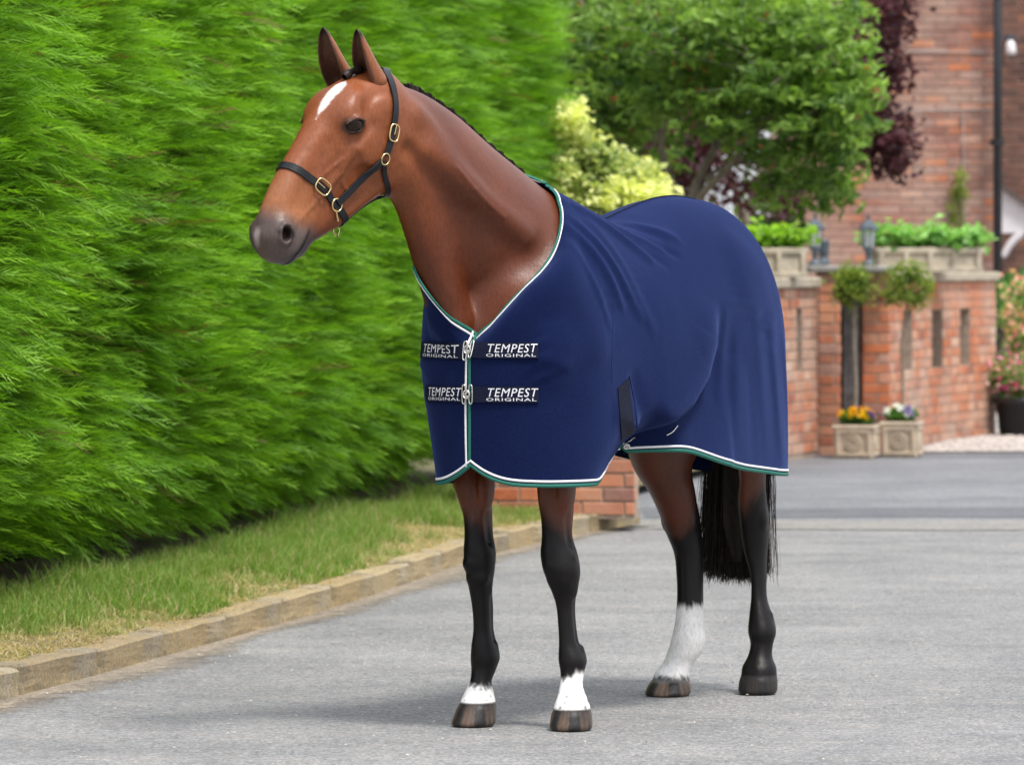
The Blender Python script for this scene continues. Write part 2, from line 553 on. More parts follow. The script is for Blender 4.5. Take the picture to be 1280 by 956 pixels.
def leg_loft(T, k=0.02, tail=None):
    z0, cx0, cy0, rx0, ry0 = T[0]
    T = [(z0 - 0.03, cx0 + 0.004, cy0, rx0 * 1.02, ry0 * 1.02)] + T
    rows = [(z, cx, -cy, rx, rx, ry, 2.0) for z, cx, cy, rx, ry in T]
    loft((0, 0, 0), (0, 0, 1), (1, 0, 0), rows, k=k)      # up=x, lat = up x ax = x x z = -y

# left fore
LF = leg([
    (480, 640, 735, 0.60, 1.25), (550, 660, 728, 0.63, 1.45), (600, 672, 719, 0.655, 1.45), (640, 675.5, 717, 0.67, 1.4), (672, 677, 716, 0.68, 1.25),
    (692, 675.5, 722, 0.685, 1.15), (714, 679.5, 725.5, 0.69, 1.12), (733, 687, 723, 0.685, 1.2), (752, 694, 719.5, 0.68, 1.5),
    (780, 697.5, 720.5, 0.68, 1.55), (805, 698.5, 725, 0.68, 1.4), (824, 698, 733.2, 0.68, 1.2), (840, 700.5, 730.5, 0.69, 1.15),
    (857, 699.5, 728.5, 0.71, 1.15), (870, 696.5, 733, 0.73, 1.15), (884, 692, 738, 0.745, 1.12)])
RF = leg([
    (480, 535, 632, 0.60, 1.25), (550, 552, 624, 0.63, 1.45), (600, 564, 615.5, 0.655, 1.45), (640, 578, 615.5, 0.67, 1.4), (668, 580.5, 616.5, 0.68, 1.3),
    (692, 579.5, 620, 0.685, 1.2), (712, 582, 618.5, 0.69, 1.15), (735, 586, 615.5, 0.685, 1.35), (758, 590, 616.5, 0.68, 1.55),
    (788, 591.5, 617.5, 0.68, 1.5), (808, 589, 622, 0.68, 1.3), (822, 588.2, 624.3, 0.68, 1.2), (838, 589, 619.5, 0.69, 1.15),
    (852, 587, 614.5, 0.71, 1.15), (864, 581, 617, 0.73, 1.15), (876, 575.5, 619.5, 0.745, 1.15)])
RH = leg([
    (500, 775, 905, -0.52, 1.5), (560, 783, 875, -0.53, 1.55), (590, 794, 866, -0.56, 1.55), (615, 811, 870, -0.60, 1.45), (640, 823, 874, -0.64, 1.35),
    (665, 832, 877.5, -0.675, 1.35), (690, 842, 879.5, -0.68, 1.3), (720, 845.5, 879.5, -0.67, 1.4), (750, 846, 879.5, -0.655, 1.4),
    (780, 843, 880, -0.64, 1.3), (800, 838.5, 882, -0.63, 1.2), (815, 834, 877.5, -0.625, 1.15), (830, 827, 866, -0.61, 1.1),
    (841, 818, 862, -0.595, 1.12), (850, 816, 862, -0.585, 1.15)], k=0.02)
LH = leg([
    (500, 905, 975, -0.66, 1.9), (560, 918, 962, -0.72, 2.0), (600, 923.5, 959, -0.78, 1.9), (625, 921.5, 960, -0.82, 1.75), (650, 923, 962, -0.845, 1.6),
    (672, 925.5, 961.5, -0.85, 1.5), (692, 930, 959.5, -0.845, 1.5), (718, 937.5, 958.8, -0.835, 1.6), (748, 938.5, 959.5, -0.82, 1.5),
    (770, 936.3, 966, -0.81, 1.3), (790, 935, 970.4, -0.80, 1.2), (805, 938, 966.5, -0.79, 1.15), (820, 934.5, 965.5, -0.775, 1.1),
    (834, 927.5, 970.5, -0.765, 1.08), (842, 926.5, 971, -0.76, 1.08)])
for T in (LF, RF, RH, LH): leg_loft(T, 0.03)
# upper arms and thighs blend into the trunk
cone((0.60, LF[-1][2], 0.98), (0.66, 0.14, 1.15), 0.10, 0.12, 0.06)
cone((0.60, RF[-1][2], 0.98), (0.66, -0.14, 1.15), 0.10, 0.12, 0.06)
cone((-0.52, 0.13, 1.00), (-0.57, 0.11, 1.20), 0.12, 0.13, 0.06)
cone((-0.48, -0.13, 1.00), (-0.57, -0.11, 1.20), 0.12, 0.13, 0.06)
cone((-0.72, 0.12, 0.86), (-0.58, 0.12, 1.08), 0.07, 0.11, 0.05)
cone((-0.57, -0.12, 0.86), (-0.55, -0.12, 1.08), 0.09, 0.12, 0.05)

def at_z(T, z):
    a = np.array(T)
    return [np.interp(z, a[:, 0], a[:, i]) for i in range(1, 5)]
for T, fore, sgn in ((LF, True, 1), (RF, True, -1), (RH, False, -1), (LH, False, 1)):
    a = np.array(T)
    if fore:
        cx, cy, rx, ry = at_z(T, 0.475)
        blob((cx + rx * 0.45, cy - 0.012, 0.50), (0.034, 0.034, 0.026), 0.012)           # knee bones
        blob((cx + rx * 0.45, cy + 0.004, 0.455), (0.026, 0.036, 0.022), 0.014)
        blob((cx - rx * 0.95, cy, 0.49), (0.016, 0.020, 0.030), 0.012)                   # pisiform
        cz = 0.475
        for zz in (0.36, 0.28):
            pass
        cx, cy, rx, ry = at_z(T, 0.32)
        for s in (1, -1):   # groove between cannon bone and tendons
            cone((cx - 0.010, cy + s * (ry + 0.004), 0.40), (cx - 0.012, cy + s * (ry + 0.004), 0.25), 0.006, 0.005, 0.018, 'carve')
        for s in (1, -1):
            c2 = at_z(T, 0.60)
            cone((c2[0] + 0.02, c2[1] + s * (c2[3] + 0.006), 0.80), (c2[0] + 0.01, c2[1] + s * (c2[3] * 1.05), 0.57), 0.008, 0.003, 0.025, 'carve')
    else:
        cx, cy, rx, ry = at_z(T, 0.60)
        cone((cx - rx * 0.9, cy, 0.635), (cx - rx * 0.8, cy, 0.57), 0.017, 0.015, 0.02)   # point of hock
        c4 = at_z(T, 0.70)
        for s in (1, -1):
            cone((cx - rx * 0.50, cy + s * (ry * 1.18), 0.63), (c4[0] - c4[2] * 0.45, c4[1] + s * (c4[3] * 1.15), 0.76), 0.008, 0.010, 0.028, 'carve')
    if fore:
        for s in (1, -1):
            c5 = at_z(T, 0.43)
            cone((c5[0] + c5[2] * 0.2, c5[1] + s * c5[3] * 0.80, 0.53), (c5[0] - c5[2] * 0.2, c5[1] + s * c5[3] * 0.72, 0.41), 0.009, 0.006, 0.014)
            c6 = at_z(T, 0.22)
            cone((c6[0] - c6[2] * 0.35, c6[1] + s * c6[3] * 0.55, 0.245), (c6[0] - c6[2] * 0.45, c6[1] + s * c6[3] * 0.55, 0.205), 0.011, 0.011, 0.014)
        c7 = at_z(T, 0.55)
        cone((c7[0] + c7[2] * 0.55, c7[1], 0.62), (c7[0] + c7[2] * 0.70, c7[1], 0.545), 0.008, 0.010, 0.016)
        blob((c7[0] + c7[2] * 0.15, c7[1] + 0.6 * c7[3], 0.745), (0.045, 0.02, 0.07), 0.03); blob((c7[0] + c7[2] * 0.15, c7[1] - 0.6 * c7[3], 0.745), (0.045, 0.02, 0.07), 0.03)
    else:
        for s in (1, -1):
            c5 = at_z(T, 0.60)
            blob((c5[0], c5[1] + s * c5[3] * 0.75, 0.575), (0.024, 0.014, 0.030), 0.014)
            c6 = at_z(T, 0.235)
            cone((c6[0] - c6[2] * 0.35, c6[1] + s * c6[3] * 0.50, 0.26), (c6[0] - c6[2] * 0.45, c6[1] + s * c6[3] * 0.50, 0.22), 0.011, 0.011, 0.014)
    # ergot / fetlock
    fz = 0.215 if fore else 0.235
    cx, cy, rx, ry = at_z(T, fz)
    blob((cx - rx * 0.75, cy, fz - 0.01), (0.020, 0.022, 0.028), 0.014)

# ---- hooves
def hoof(T, c_bot, rb, toe=0.03, zt=0.082, yaw=0.0):
    """c_bot local (x,y) centre of the sole"""
    cxt, cyt, rx, ry = T[0][1], T[0][2], T[0][3], T[0][4]
    d = np.array([math.cos(yaw), math.sin(yaw), 0.0])
    lat = np.array([-d[1], d[0], 0.0])
    c_top = np.array([cxt, cyt])
    P = np.array([c_bot[0], c_bot[1], 0.0])
    rows = []
    for f in (0.0, 0.33, 0.66, 1.0):
        z = zt * f
        c = np.array(c_bot) * (1 - f) + c_top * f
        off = c - np.array(c_bot)
        u = off @ d[:2]; v = off @ (-lat[:2])
        rows.append((z, u, v, rb[0] * (1 - f) + (rx + 0.004) * f, rb[0] * 0.92 * (1 - f) + (rx + 0.003) * f, rb[1] * (1 - f) + (ry + 0.003) * f, 2.15))
    loft(P, (0, 0, 1), d, rows, k=0.004)

def sole(pxl, pxr, py, lx):
    cy = 0
    for _ in range(6):
        D = to_world((lx, cy, 0))[1]
        cy = (((pxl + pxr) / 2 - 640) * D / FOC - HO[0] - lx * HF[0]) / HL[0]
    return (lx, cy), (pxr - pxl) / 2 * D / FOC
for T, (a, b, py, lx), rt in ((LF, (686, 741.5, 912, 0.765), 1.1), (RF, (562.5, 619.5, 905, 0.775), 1.1),
                              (RH, (804, 864, 869, -0.55), 1.12), (LH, (922, 971.8, 868, -0.745), 1.08)):
    c, half = sole(a, b, py, lx)
    ry = half / math.sqrt((HF[0] * rt) ** 2 + HL[0] ** 2)
    hoof(T, c, (ry * rt, ry), zt=max(0.055, T[0][0] - 0.004))

# ---- surface nets
def surface_nets(F):
    ins = F < 0
    nx, ny, nz = F.shape
    cnt = np.zeros((nx - 1, ny - 1, nz - 1), dtype=np.uint8)
    for i in (0, 1):
        for j in (0, 1):
            for k in (0, 1):
                cnt += ins[i:nx - 1 + i, j:ny - 1 + j, k:nz - 1 + k]
    active = (cnt > 0) & (cnt < 8)
    I, J, K = np.nonzero(active)
    vid = np.full(active.shape, -1, dtype=np.int32)
    vid[I, J, K] = np.arange(len(I))
    acc = np.zeros((len(I), 3)); num = np.zeros(len(I))
    corners = [(0, 0, 0), (1, 0, 0), (0, 1, 0), (1, 1, 0), (0, 0, 1), (1, 0, 1), (0, 1, 1), (1, 1, 1)]
    edges = [(0, 1), (2, 3), (4, 5), (6, 7), (0, 2), (1, 3), (4, 6), (5, 7), (0, 4), (1, 5), (2, 6), (3, 7)]
    vals = [F[I + c[0], J + c[1], K + c[2]] for c in corners]
    for a, b in edges:
        va, vb = vals[a], vals[b]
        m = (va < 0) != (vb < 0)
        t = np.where(m, va / np.where(m, va - vb, 1), 0)
        ca = np.array(corners[a]); cb = np.array(corners[b])
        p = ca + t[:, None] * (cb - ca)
        acc += p * m[:, None]; num += m
    V = (acc / num[:, None] + np.stack([I, J, K], 1))
    quads = []
    for axis in range(3):
        sl0 = [slice(1, -1)] * 3; sl1 = [slice(1, -1)] * 3
        sl0[axis] = slice(0, -1); sl1[axis] = slice(1, None)
        a = ins[tuple(sl0)]; b = ins[tuple(sl1)]
        ch = a != b
        P = np.stack(np.nonzero(ch), 1)
        off = np.array([1, 1, 1]); off[axis] = 0
        P = P + off
        flip = a[ch]
        u = [0, 0, 0]; v = [0, 0, 0]
        u[(axis + 1) % 3] = 1; v[(axis + 2) % 3] = 1
        u = np.array(u); v = np.array(v)
        q = [P - u - v, P - v, P, P - u]
        ids = np.stack([vid[x[:, 0], x[:, 1], x[:, 2]] for x in q], 1)
        ids[~flip] = ids[~flip][:, ::-1]
        quads.append(ids)
    Q = np.concatenate(quads)
    Q = Q[(Q >= 0).all(1)]
    return V, Q
hv, hq = surface_nets(FLD)
hv = hv * GH + G0
def relax(V, Q, it=2, lam=0.5):
    E = np.concatenate([Q[:, [0, 1]], Q[:, [1, 2]], Q[:, [2, 3]], Q[:, [3, 0]]])
    n = len(V)
    for _ in range(it):
        S = np.zeros_like(V); c = np.zeros(n)
        for ax in range(3):
            S[:, ax] = np.bincount(E[:, 0], V[E[:, 1], ax], n) + np.bincount(E[:, 1], V[E[:, 0], ax], n)
        c = np.bincount(E[:, 0], minlength=n) + np.bincount(E[:, 1], minlength=n)
        V = V * (1 - lam) + lam * S / c[:, None]
    return V
hv = relax(hv, hq, 2, 0.5)
hv[:, 2] = np.maximum(hv[:, 2], 0.002)

# ---- ears, joined to the same skin mesh
def ear(base, tip, openw, size=1.0, curl=0.0):
    """base, tip local; openw local direction the shell opens to. returns outer+inner V,Q and flags (0 outer..1 inner)"""
    ax = tip - base; L = np.linalg.norm(ax); ax /= L
    o = openw - ax * (openw @ ax); o /= np.linalg.norm(o)
    sd = np.cross(ax, o)
    ns, na = 26, 20
    prof_r = [(0.0, 0.030), (0.06, 0.044), (0.14, 0.049), (0.3, 0.046), (0.5, 0.0405), (0.7, 0.0315), (0.85, 0.0215), (0.94, 0.0130), (0.985, 0.006), (1.0, 0.0015)]
    V = np.zeros((2, ns, na, 3)); fl = np.zeros((2, ns, na)); sv = np.zeros((2, ns, na))
    for i in range(ns):
        f = i / (ns - 1)
        r = np.interp(f, *zip(*prof_r)) * size
        gap = np.interp(f, [0, 0.12, 0.3, 0.6, 1.0], [0.10, 0.55, 0.95, 1.15, 1.3])      # half opening angle
        th = np.linspace(gap, 2 * math.pi - gap, na)
        c = base + ax * L * f + o * ((0.012 * math.sin(f * math.pi) - 0.012 * (1 - f)) * size + curl * f * f) 
        for k, t in enumerate((0.0, 0.0035)):
            rr = max(r - t, 0.0004)
            # squeezed across, deeper front to back
            V[k, i] = c + (np.cos(th)[:, None] * o * rr * 0.85 + np.sin(th)[:, None] * sd * rr * 1.04)
            fl[k, i] = k; sv[k, i] = f
    idx = np.arange(2 * ns * na).reshape(2, ns, na)
    Q = []
    for k in range(2):
        a = idx[k, :-1, :-1].ravel(); b = idx[k, 1:, :-1].ravel(); c = idx[k, 1:, 1:].ravel(); d = idx[k, :-1, 1:].ravel()
        q = np.stack([a, b, c, d] if k == 0 else [a, d, c, b], 1)
        Q.append(q)
    for e in (0, -1):
        a = idx[0, :-1, e]; b = idx[0, 1:, e]; c = idx[1, 1:, e]; d = idx[1, :-1, e]
        Q.append(np.stack([a, d, c, b] if e == 0 else [a, b, c, d], 1))
    a = idx[0, -1, :-1]; b = idx[0, -1, 1:]; c = idx[1, -1, 1:]; d = idx[1, -1, :-1]
    Q.append(np.stack([a, d, c, b], 1))
    edge = np.zeros((2, ns, na)); edge[:, :, :2] = 1; edge[:, :, -2:] = 1; edge[:, -3:, :] = 1
    return V.reshape(-1, 3), np.concatenate(Q), fl.ravel(), sv.ravel(), edge.ravel()
EARS = []
for (bx, by, bd), (tx_, ty_, td), (ox, oy) in (((467, 112, 16.28), (443.5, 38, 16.19), (-0.80, -0.60)),
                                     ((428, 112, 16.34), (401.5, 36, 16.27), (-0.62, -0.78))):
    EARS.append(ear(to_local(W(bx, by, bd)), to_local(W(tx_, ty_, td)), HM @ np.array([ox, oy, 0.0]), 1.0, -0.008))

# ------------------------------------------------------------------ the rug (cooler): cloth draped round the trunk
def prof(xs, ys):
    xs = np.asarray(xs, float); ys = np.asarray(ys, float)
    return lambda x: smooth_interp(xs, ys, np.asarray(x, float))
ZTOP = prof([-0.95, -0.90, -0.84, -0.75, -0.62, -0.45, -0.25, 0.0, 0.15, 0.32, 0.50, 0.67, 0.80, 0.96],
            [1.26, 1.39, 1.495, 1.572, 1.630, 1.652, 1.645, 1.600, 1.570, 1.582, 1.618, 1.665, 1.74, 1.80])
RZW = prof([-0.95, -0.6, -0.2, 0.2, 0.5, 0.75, 0.96], [1.12, 1.12, 1.12, 1.12, 1.10, 1.10, 1.10])
RW = prof([-0.85, -0.6, -0.35, -0.1, 0.2, 0.45, 0.6, 0.75], [0.245, 0.268, 0.290, 0.305, 0.310, 0.298, 0.298, 0.298])
def rug_inside(P):
    x, y, z = P[..., 0], P[..., 1], P[..., 2]
    yc = np.interp(x, [-0.9, 0.3, 0.96], [0.0, 0.0, -0.03])
    y = y - yc
    zt = ZTOP(x); zw = RZW(x)
    wb = RW(np.clip(x, -0.85, 0.75))
    # plan closure at both ends
    fr = np.clip((x - 0.60) / 0.37, 0, 1.3); re = np.clip((-0.60 - x) / 0.345, 0, 1.3)
    close = np.where(x > 0, 1 - fr ** 2.5, 1 - re ** 2.3)
    close = np.sign(close) * np.abs(close) ** (1 / 2.3)
    wmax = wb * close
    below = np.clip(zw - z, 0, 1)
    # belly pulled in by the crossed surcingles
    g = np.where(x > 0.38, np.clip((0.84 - x) / 0.46, 0, 1), np.exp(-((x - 0.38) / 0.22) ** 2))
    g = g ** 1.3
    s = np.clip((0.86 + 0.16 * g - z) / 0.24, 0, 1); s = s * s * (3 - 2 * s)
    wl = wmax - 0.19 * g * s * np.clip(close, 0, 1)
    wl = wl + below * np.where(x < -0.2, 0.015, np.where(y > 0, 0.04, -0.20)) * np.clip(close, 0, 1)
    # the shoulder end tapers a little
    a = np.abs(y) / np.maximum(wmax, 1e-3)
    b = (z - zw) / (zt - zw)
    n1 = np.interp(x, [-0.9, -0.3, 0.2, 0.6, 0.95], [2.15, 2.25, 2.1, 1.72, 1.9])
    n2 = np.interp(x, [-0.9, -0.3, 0.2, 0.6, 0.95], [2.15, 2.1, 2.0, 1.75, 2.6])
    rtop = np.where(z > zw, a ** n1 + np.clip(b, 0, 5) ** n2, np.abs(y) / np.maximum(wl, 1e-3))
    return (rtop < 1) & (close > 0)

def blur1(a, n):
    for _ in range(n): a = np.concatenate([[a[0]], (a[:-2] + 2 * a[1:-1] + a[2:]) / 4, [a[-1]]])
    return a
NU, NPHI, NV = 460, 260, 170
# stations: signed, from the left front edge round the rump to the right front edge
def axis_of(u):
    """u in 0..1 -> axis point x, azimuth; half is mirror"""
    m = np.where(u <= 0.5, u, 1 - u) * 2          # 0 front .. 1 tail
    f1, f2 = 0.30, 0.78
    xa = np.where(m < f1, 0.62, np.where(m < f2, 0.62 - (m - f1) / (f2 - f1) * 1.22, -0.60))
    th = np.where(m < f1, m / f1 * 90, np.where(m < f2, 90, 90 + (m - f2) / (1 - f2) * 90))
    return xa, th, np.where(u <= 0.5, 1.0, -1.0), m
U = np.linspace(0, 1, NU)
xa, th, sgn, mm = axis_of(U)
phi_e = np.interp(th, [0, 8, 20, 34, 46, 60, 75, 90, 180], [4, 11, 26, 38, 47, 60, 76, 90, 90])
phi_e = np.where(mm > 0.78, 90.0, phi_e)
phi_e = phi_e + np.where(sgn > 0, np.interp(th, [20, 34, 46, 60, 75, 88], [0, 3, 5, 6, 4, 0]), 0) * (mm < 0.3)
phi_e = phi_e - np.where(sgn < 0, np.interp(th, [20, 34, 50, 70], [0, 5, 8, 0]), 0) * (mm < 0.3)
# rear fan: the top of every meridian is the spine point over the axis
hemz = np.interp(mm, [0, 0.02, 0.06, 0.12, 0.27, 0.34, 0.42, 0.50, 0.58, 0.66, 0.80, 1.0],
                 [0.815, 0.785, 0.757, 0.752, 0.752, 0.79, 0.84, 0.84, 0.795, 0.765, 0.735, 0.72])
hemz = blur1(hemz, 30)
hemz = hemz + np.where(sgn < 0, np.interp(mm, [0.3, 0.4, 0.55, 0.75, 1.0], [0, 0.07, 0.08, 0.05, 0]), 0)
phis = phi_e[:, None] + (np.linspace(0, 1, NPHI)[None, :]) * (-66 - phi_e[:, None])
ph = np.radians(phis)
dirx = np.cos(ph) * np.cos(np.radians(th))[:, None]
diry = np.cos(ph) * np.sin(np.radians(th))[:, None] * sgn[:, None]
dirz = np.sin(ph)
tilt = np.interp(mm, [0.12, 0.30, 0.46], [0, 1, 0])[:, None] * np.clip(np.sin(ph), 0, 1) ** 3 * 0.20
dirx = dirx - tilt
DIR = np.stack([dirx, diry, dirz], -1)
# axis point height: lower in the middle
A = np.stack([xa, np.where(th < 90, -0.03 * (1 - th / 90), 0.0), np.full(NU, 1.20)], -1)[:, None, :]
lo = np.full((NU, NPHI), 0.02); hi = np.full((NU, NPHI), 1.4)
for _ in range(26):
    mid = (lo + hi) / 2
    ins = rug_inside(A + DIR * mid[..., None])
    lo = np.where(ins, mid, lo); hi = np.where(ins, hi, mid)
R = (lo + hi) / 2
# keep outside the body
rr = np.linspace(0.1, 0.55, 46)
body = np.zeros_like(R)
for q in rr:
    P = A + DIR * q
    dd = sdf(P.reshape(-1, 3)).reshape(R.shape)
    ok = (dd < -0.0) & (P[..., 2] > 0.98)
    body = np.where(ok, q + 0.022, body)
pull = np.clip(body - R, 0, 0.06)
def blur(a, n, axis):
    for _ in range(n):
        a = (np.roll(a, 1, axis) + a * 2 + np.roll(a, -1, axis)) / 4 if False else (
            np.concatenate([np.take(a, [0], axis), np.delete(a, -1, axis)], axis) + 2 * a
            + np.concatenate([np.delete(a, 0, axis), np.take(a, [-1], axis)], axis)) / 4
    return a
pull = blur(blur(pull, 14, 0), 10, 1)
R = blur(blur(R, 3, 0), 3, 1) + pull
# the neckline lies on the neck
wedge = np.exp(-(np.arange(NPHI) / 26.0) ** 2)[None, :] * np.clip((0.36 - mm) / 0.07, 0, 1)[:, None]
bodyb = blur(np.where(body > 0, body + 0.002, R), 6, 0)
R = R * (1 - wedge) + bodyb * wedge

P = A + DIR * R[..., None]
# ---- folds and creases
def seg_dist(P, a, b):
    """distance in the x-z plane to a segment and signed side, param"""
    a = np.array(a); b = np.array(b)
    ab = b - a; L = ab @ ab
    qx = P[..., 0] - a[0]; qz = P[..., 2] - a[1]
    t = (qx * ab[0] + qz * ab[1]) / L
    tc = np.clip(t, 0, 1)
    ex = qx - tc * ab[0]; ez = qz - tc * ab[1]
    side = (ab[0] * qz - ab[1] * qx) / math.sqrt(L)
    return np.sqrt(ex**2 + ez**2), side, t
def gbump(d, w_): return np.exp(-(d / w_) ** 2)
left = (P[..., 1] > 0)
disp = np.zeros_like(R)
# big tension crease from the girth up to the hip: barrel in front stands proud, quarters behind sink
pts = [(0.30, 0.86), (0.10, 0.93), (-0.05, 1.03), (-0.14, 1.16), (-0.16, 1.32)]
dmin = np.full(R.shape, 9.0); sd = np.zeros(R.shape); tt = np.zeros(R.shape)
for i, (a, b) in enumerate(zip(pts[:-1], pts[1:])):
    d, s_, t_ = seg_dist(P, a, b)
    m_ = d < dmin
    dmin = np.where(m_, d, dmin); sd = np.where(m_, s_, sd); tt = np.where(m_, (i + np.clip(t_, 0, 1)) / 4, tt)
amp = np.interp(tt, [0, 0.25, 0.6, 0.85, 1.0], [0.050, 0.056, 0.042, 0.020, 0.0])
front = sd < 0
disp += np.where(front, -amp * gbump(dmin, 0.045), -amp * gbump(dmin, 0.17))
disp += np.where(front, amp * 0.35 * gbump(dmin - 0.10, 0.09), 0)
def fold(a, b, wd, am, skew=1.0, taper=True, both=True):
    global disp
    d, s_, t_ = seg_dist(P, a, b)
    e = np.clip(np.clip(t_, 0, 1) * (1 - np.clip(t_, 0, 1)) * 4, 0, 1) ** 0.5 if taper else 1
    v = am * e * np.where(s_ > 0, gbump(d, wd), gbump(d, wd * skew))
    disp = disp + (v if both else v * left)
# drapes running back and down from the withers
fold((0.60, 1.66), (0.20, 1.44), 0.015, 0.018, 1.8)
fold((0.56, 1.67), (0.08, 1.475), 0.014, 0.022, 2.0)
fold((0.48, 1.66), (-0.04, 1.51), 0.013, 0.018, 1.6)
fold((0.52, 1.66), (0.02, 1.455), 0.012, -0.012)
fold((0.52, 1.66), (0.12, 1.42), 0.014, -0.008)
fold((0.66, 1.58), (0.50, 1.28), 0.013, 0.012, 1.6)
fold((0.62, 1.60), (0.40, 1.25), 0.014, 0.013, 1.6)
fold((0.71, 1.52), (0.60, 1.22), 0.014, 0.006, 1.4)
fold((0.52, 1.58), (0.34, 1.20), 0.020, 0.007, 1.4)
# quarters: long soft folds hanging from hip
fold((-0.20, 1.30), (-0.13, 0.92), 0.022, 0.006, 1.6)
fold((-0.28, 1.22), (-0.24, 0.86), 0.024, 0.004, 1.6)
fold((-0.42, 1.30), (-0.52, 0.76), 0.035, 0.005, 1.6)
fold((-0.55, 1.25), (-0.66, 0.76), 0.026, 0.006, 1.6)
fold((-0.36, 1.12), (-0.38, 0.76), 0.030, -0.004, 1.4)
fold((-0.70, 1.20), (-0.80, 0.74), 0.022, 0.007, 1.4)
# shoulder panel ripples towards the girth
fold((0.62, 0.98), (0.36, 0.90), 0.030, 0.012, 1.4)
fold((0.55, 0.84), (0.34, 0.93), 0.018, -0.010, 1.2)
fold((0.50, 1.10), (0.40, 0.86), 0.026, -0.010, 1.4)
# fastening tension on the chest
fold((0.93, 1.16), (0.80, 1.10), 0.018, 0.004)
fold((0.93, 1.05), (0.80, 1.12), 0.018, -0.004)
# gentle waviness everywhere
nz = np.zeros_like(R)
for i in range(26):
    fr = RNG.uniform(1.5, 6); a1 = RNG.uniform(0, 2 * math.pi); kz = RNG.uniform(-1.5, 1.5); ph0 = RNG.uniform(0, 7)
    nz += np.sin(P[..., 0] * fr * math.cos(a1) * 2 + P[..., 2] * kz * 2 + P[..., 1] * fr * math.sin(a1) * 2 + ph0) / fr
lowz = np.clip((1.3 - P[..., 2]) / 0.6, 0, 1)
disp += nz * (0.0003 + 0.0022 * lowz)
disp = np.clip(disp, -0.05, 0.016)
spine_fade = np.clip((np.abs(P[..., 1]) - 0.02) / 0.13, 0, 1)
edge_fade = 1.0
R2 = R + disp * spine_fade
P = A + DIR * R2[..., None]
# spine seam: a fine ridge
P[..., 2] += 0.004 * np.exp(-(P[..., 1] / 0.006) ** 2) * (P[..., 2] > 1.4)

# ---- cut at the hem and resample each meridian by arc length
V = np.zeros((NU, NV, 3))
ARC = np.zeros(NU)
for i in range(NU):
    p = P[i]
    z = p[:, 2]
    below = np.nonzero((z < hemz[i]) & (np.arange(NPHI) > 5))[0]
    j = below[0] if len(below) else NPHI - 1
    t = (z[j - 1] - hemz[i]) / max(z[j - 1] - z[j], 1e-6)
    q = np.vstack([p[:j], p[j - 1] + np.clip(t, 0, 1) * (p[j] - p[j - 1])])
    s_ = np.concatenate([[0], np.cumsum(np.linalg.norm(np.diff(q, axis=0), axis=1))])
    ARC[i] = s_[-1]
    for c in range(3): V[i, :, c] = np.interp(np.linspace(0, s_[-1], NV), s_, q[:, c])
for _ in range(2):
    V[1:-1, 1:-1] = V[1:-1, 1:-1] * 0.5 + (V[:-2, 1:-1] + V[2:, 1:-1] + V[1:-1, :-2] + V[1:-1, 2:]) * 0.125
# the two front edges overlap: left panel lies over the right one
RUG = V
def grid_normals(V):
    du = np.gradient(V, axis=0); dv = np.gradient(V, axis=1)
    n = np.cross(dv, du)
    n /= np.linalg.norm(n, axis=-1)[..., None] + 1e-9
    c = V - np.array([0, 0, 1.15]); c[..., 0] *= 0.3
    s_ = np.sign((n * c).sum(-1).mean())
    return n * s_
RN = grid_normals(RUG)
def gs(arr, fu, fv):
    """bilinear sample of the rug grid at fractional indices"""
    fu = np.clip(fu, 0, arr.shape[0] - 1.001); fv = np.clip(fv, 0, arr.shape[1] - 1.001)
    i = fu.astype(int); j = fv.astype(int); a = (fu - i)[..., None]; b = (fv - j)[..., None]
    return arr[i, j] * (1 - a) * (1 - b) + arr[i + 1, j] * a * (1 - b) + arr[i, j + 1] * (1 - a) * b + arr[i + 1, j + 1] * a * b

def grid_quads(a, b, flip=False):
    idx = np.arange(a * b).reshape(a, b)
    q = np.stack([idx[:-1, :-1].ravel(), idx[1:, :-1].ravel(), idx[1:, 1:].ravel(), idx[:-1, 1:].ravel()], 1)
    return q[:, ::-1] if flip else q
def z_index(col, z):
    """fractional v index where rug column u=col reaches height z"""
    zz = RUG[col, :, 2]
    return np.interp(-z, -zz, np.arange(NV))
# ------------------------------------------------------------------ noise on arrays
def vnoise(P, scale, seed=0):
    q = np.asarray(P) * scale + seed * 17.31
    i = np.floor(q).astype(np.int64); f = q - i; f = f * f * (3 - 2 * f)
    def h(x, y, z):
        n = (x * 374761393 + y * 668265263 + z * 2147483647 + seed * 974634777) & 0xffffffff
        n = ((n ^ (n >> 13)) * 1274126177) & 0xffffffff
        return ((n ^ (n >> 16)) & 0xffff) / 65535.0
    r = 0
    for a in (0, 1):
        for b in (0, 1):
            for c in (0, 1):
                wgt = (f[:, 0] if a else 1 - f[:, 0]) * (f[:, 1] if b else 1 - f[:, 1]) * (f[:, 2] if c else 1 - f[:, 2])
                r = r + wgt * h(i[:, 0] + a, i[:, 1] + b, i[:, 2] + c)
    return r
def fbm(P, scale, seed=0, o=3):
    return sum(vnoise(P, scale * 2**k, seed + k) / 2**k for k in range(o)) / sum(1 / 2**k for k in range(o))
def sst(a, b, x):
    t = np.clip((x - a) / (b - a), 0, 1); return t * t * (3 - 2 * t)
def lerp(a, b, f): return a * (1 - f[:, None]) + np.asarray(b) * f[:, None]

# ------------------------------------------------------------------ coat colours
P = hv
hc = (P - POLL) @ HAX.T / HS                 # head coordinates t, l, n
x, y, z = P.T
n1 = fbm(P, 9, 1); n2 = fbm(P, 60, 5); n3 = fbm(P, 22, 9)
col = np.tile(np.array([0.108, 0.0255, 0.0080]), (len(P), 1))
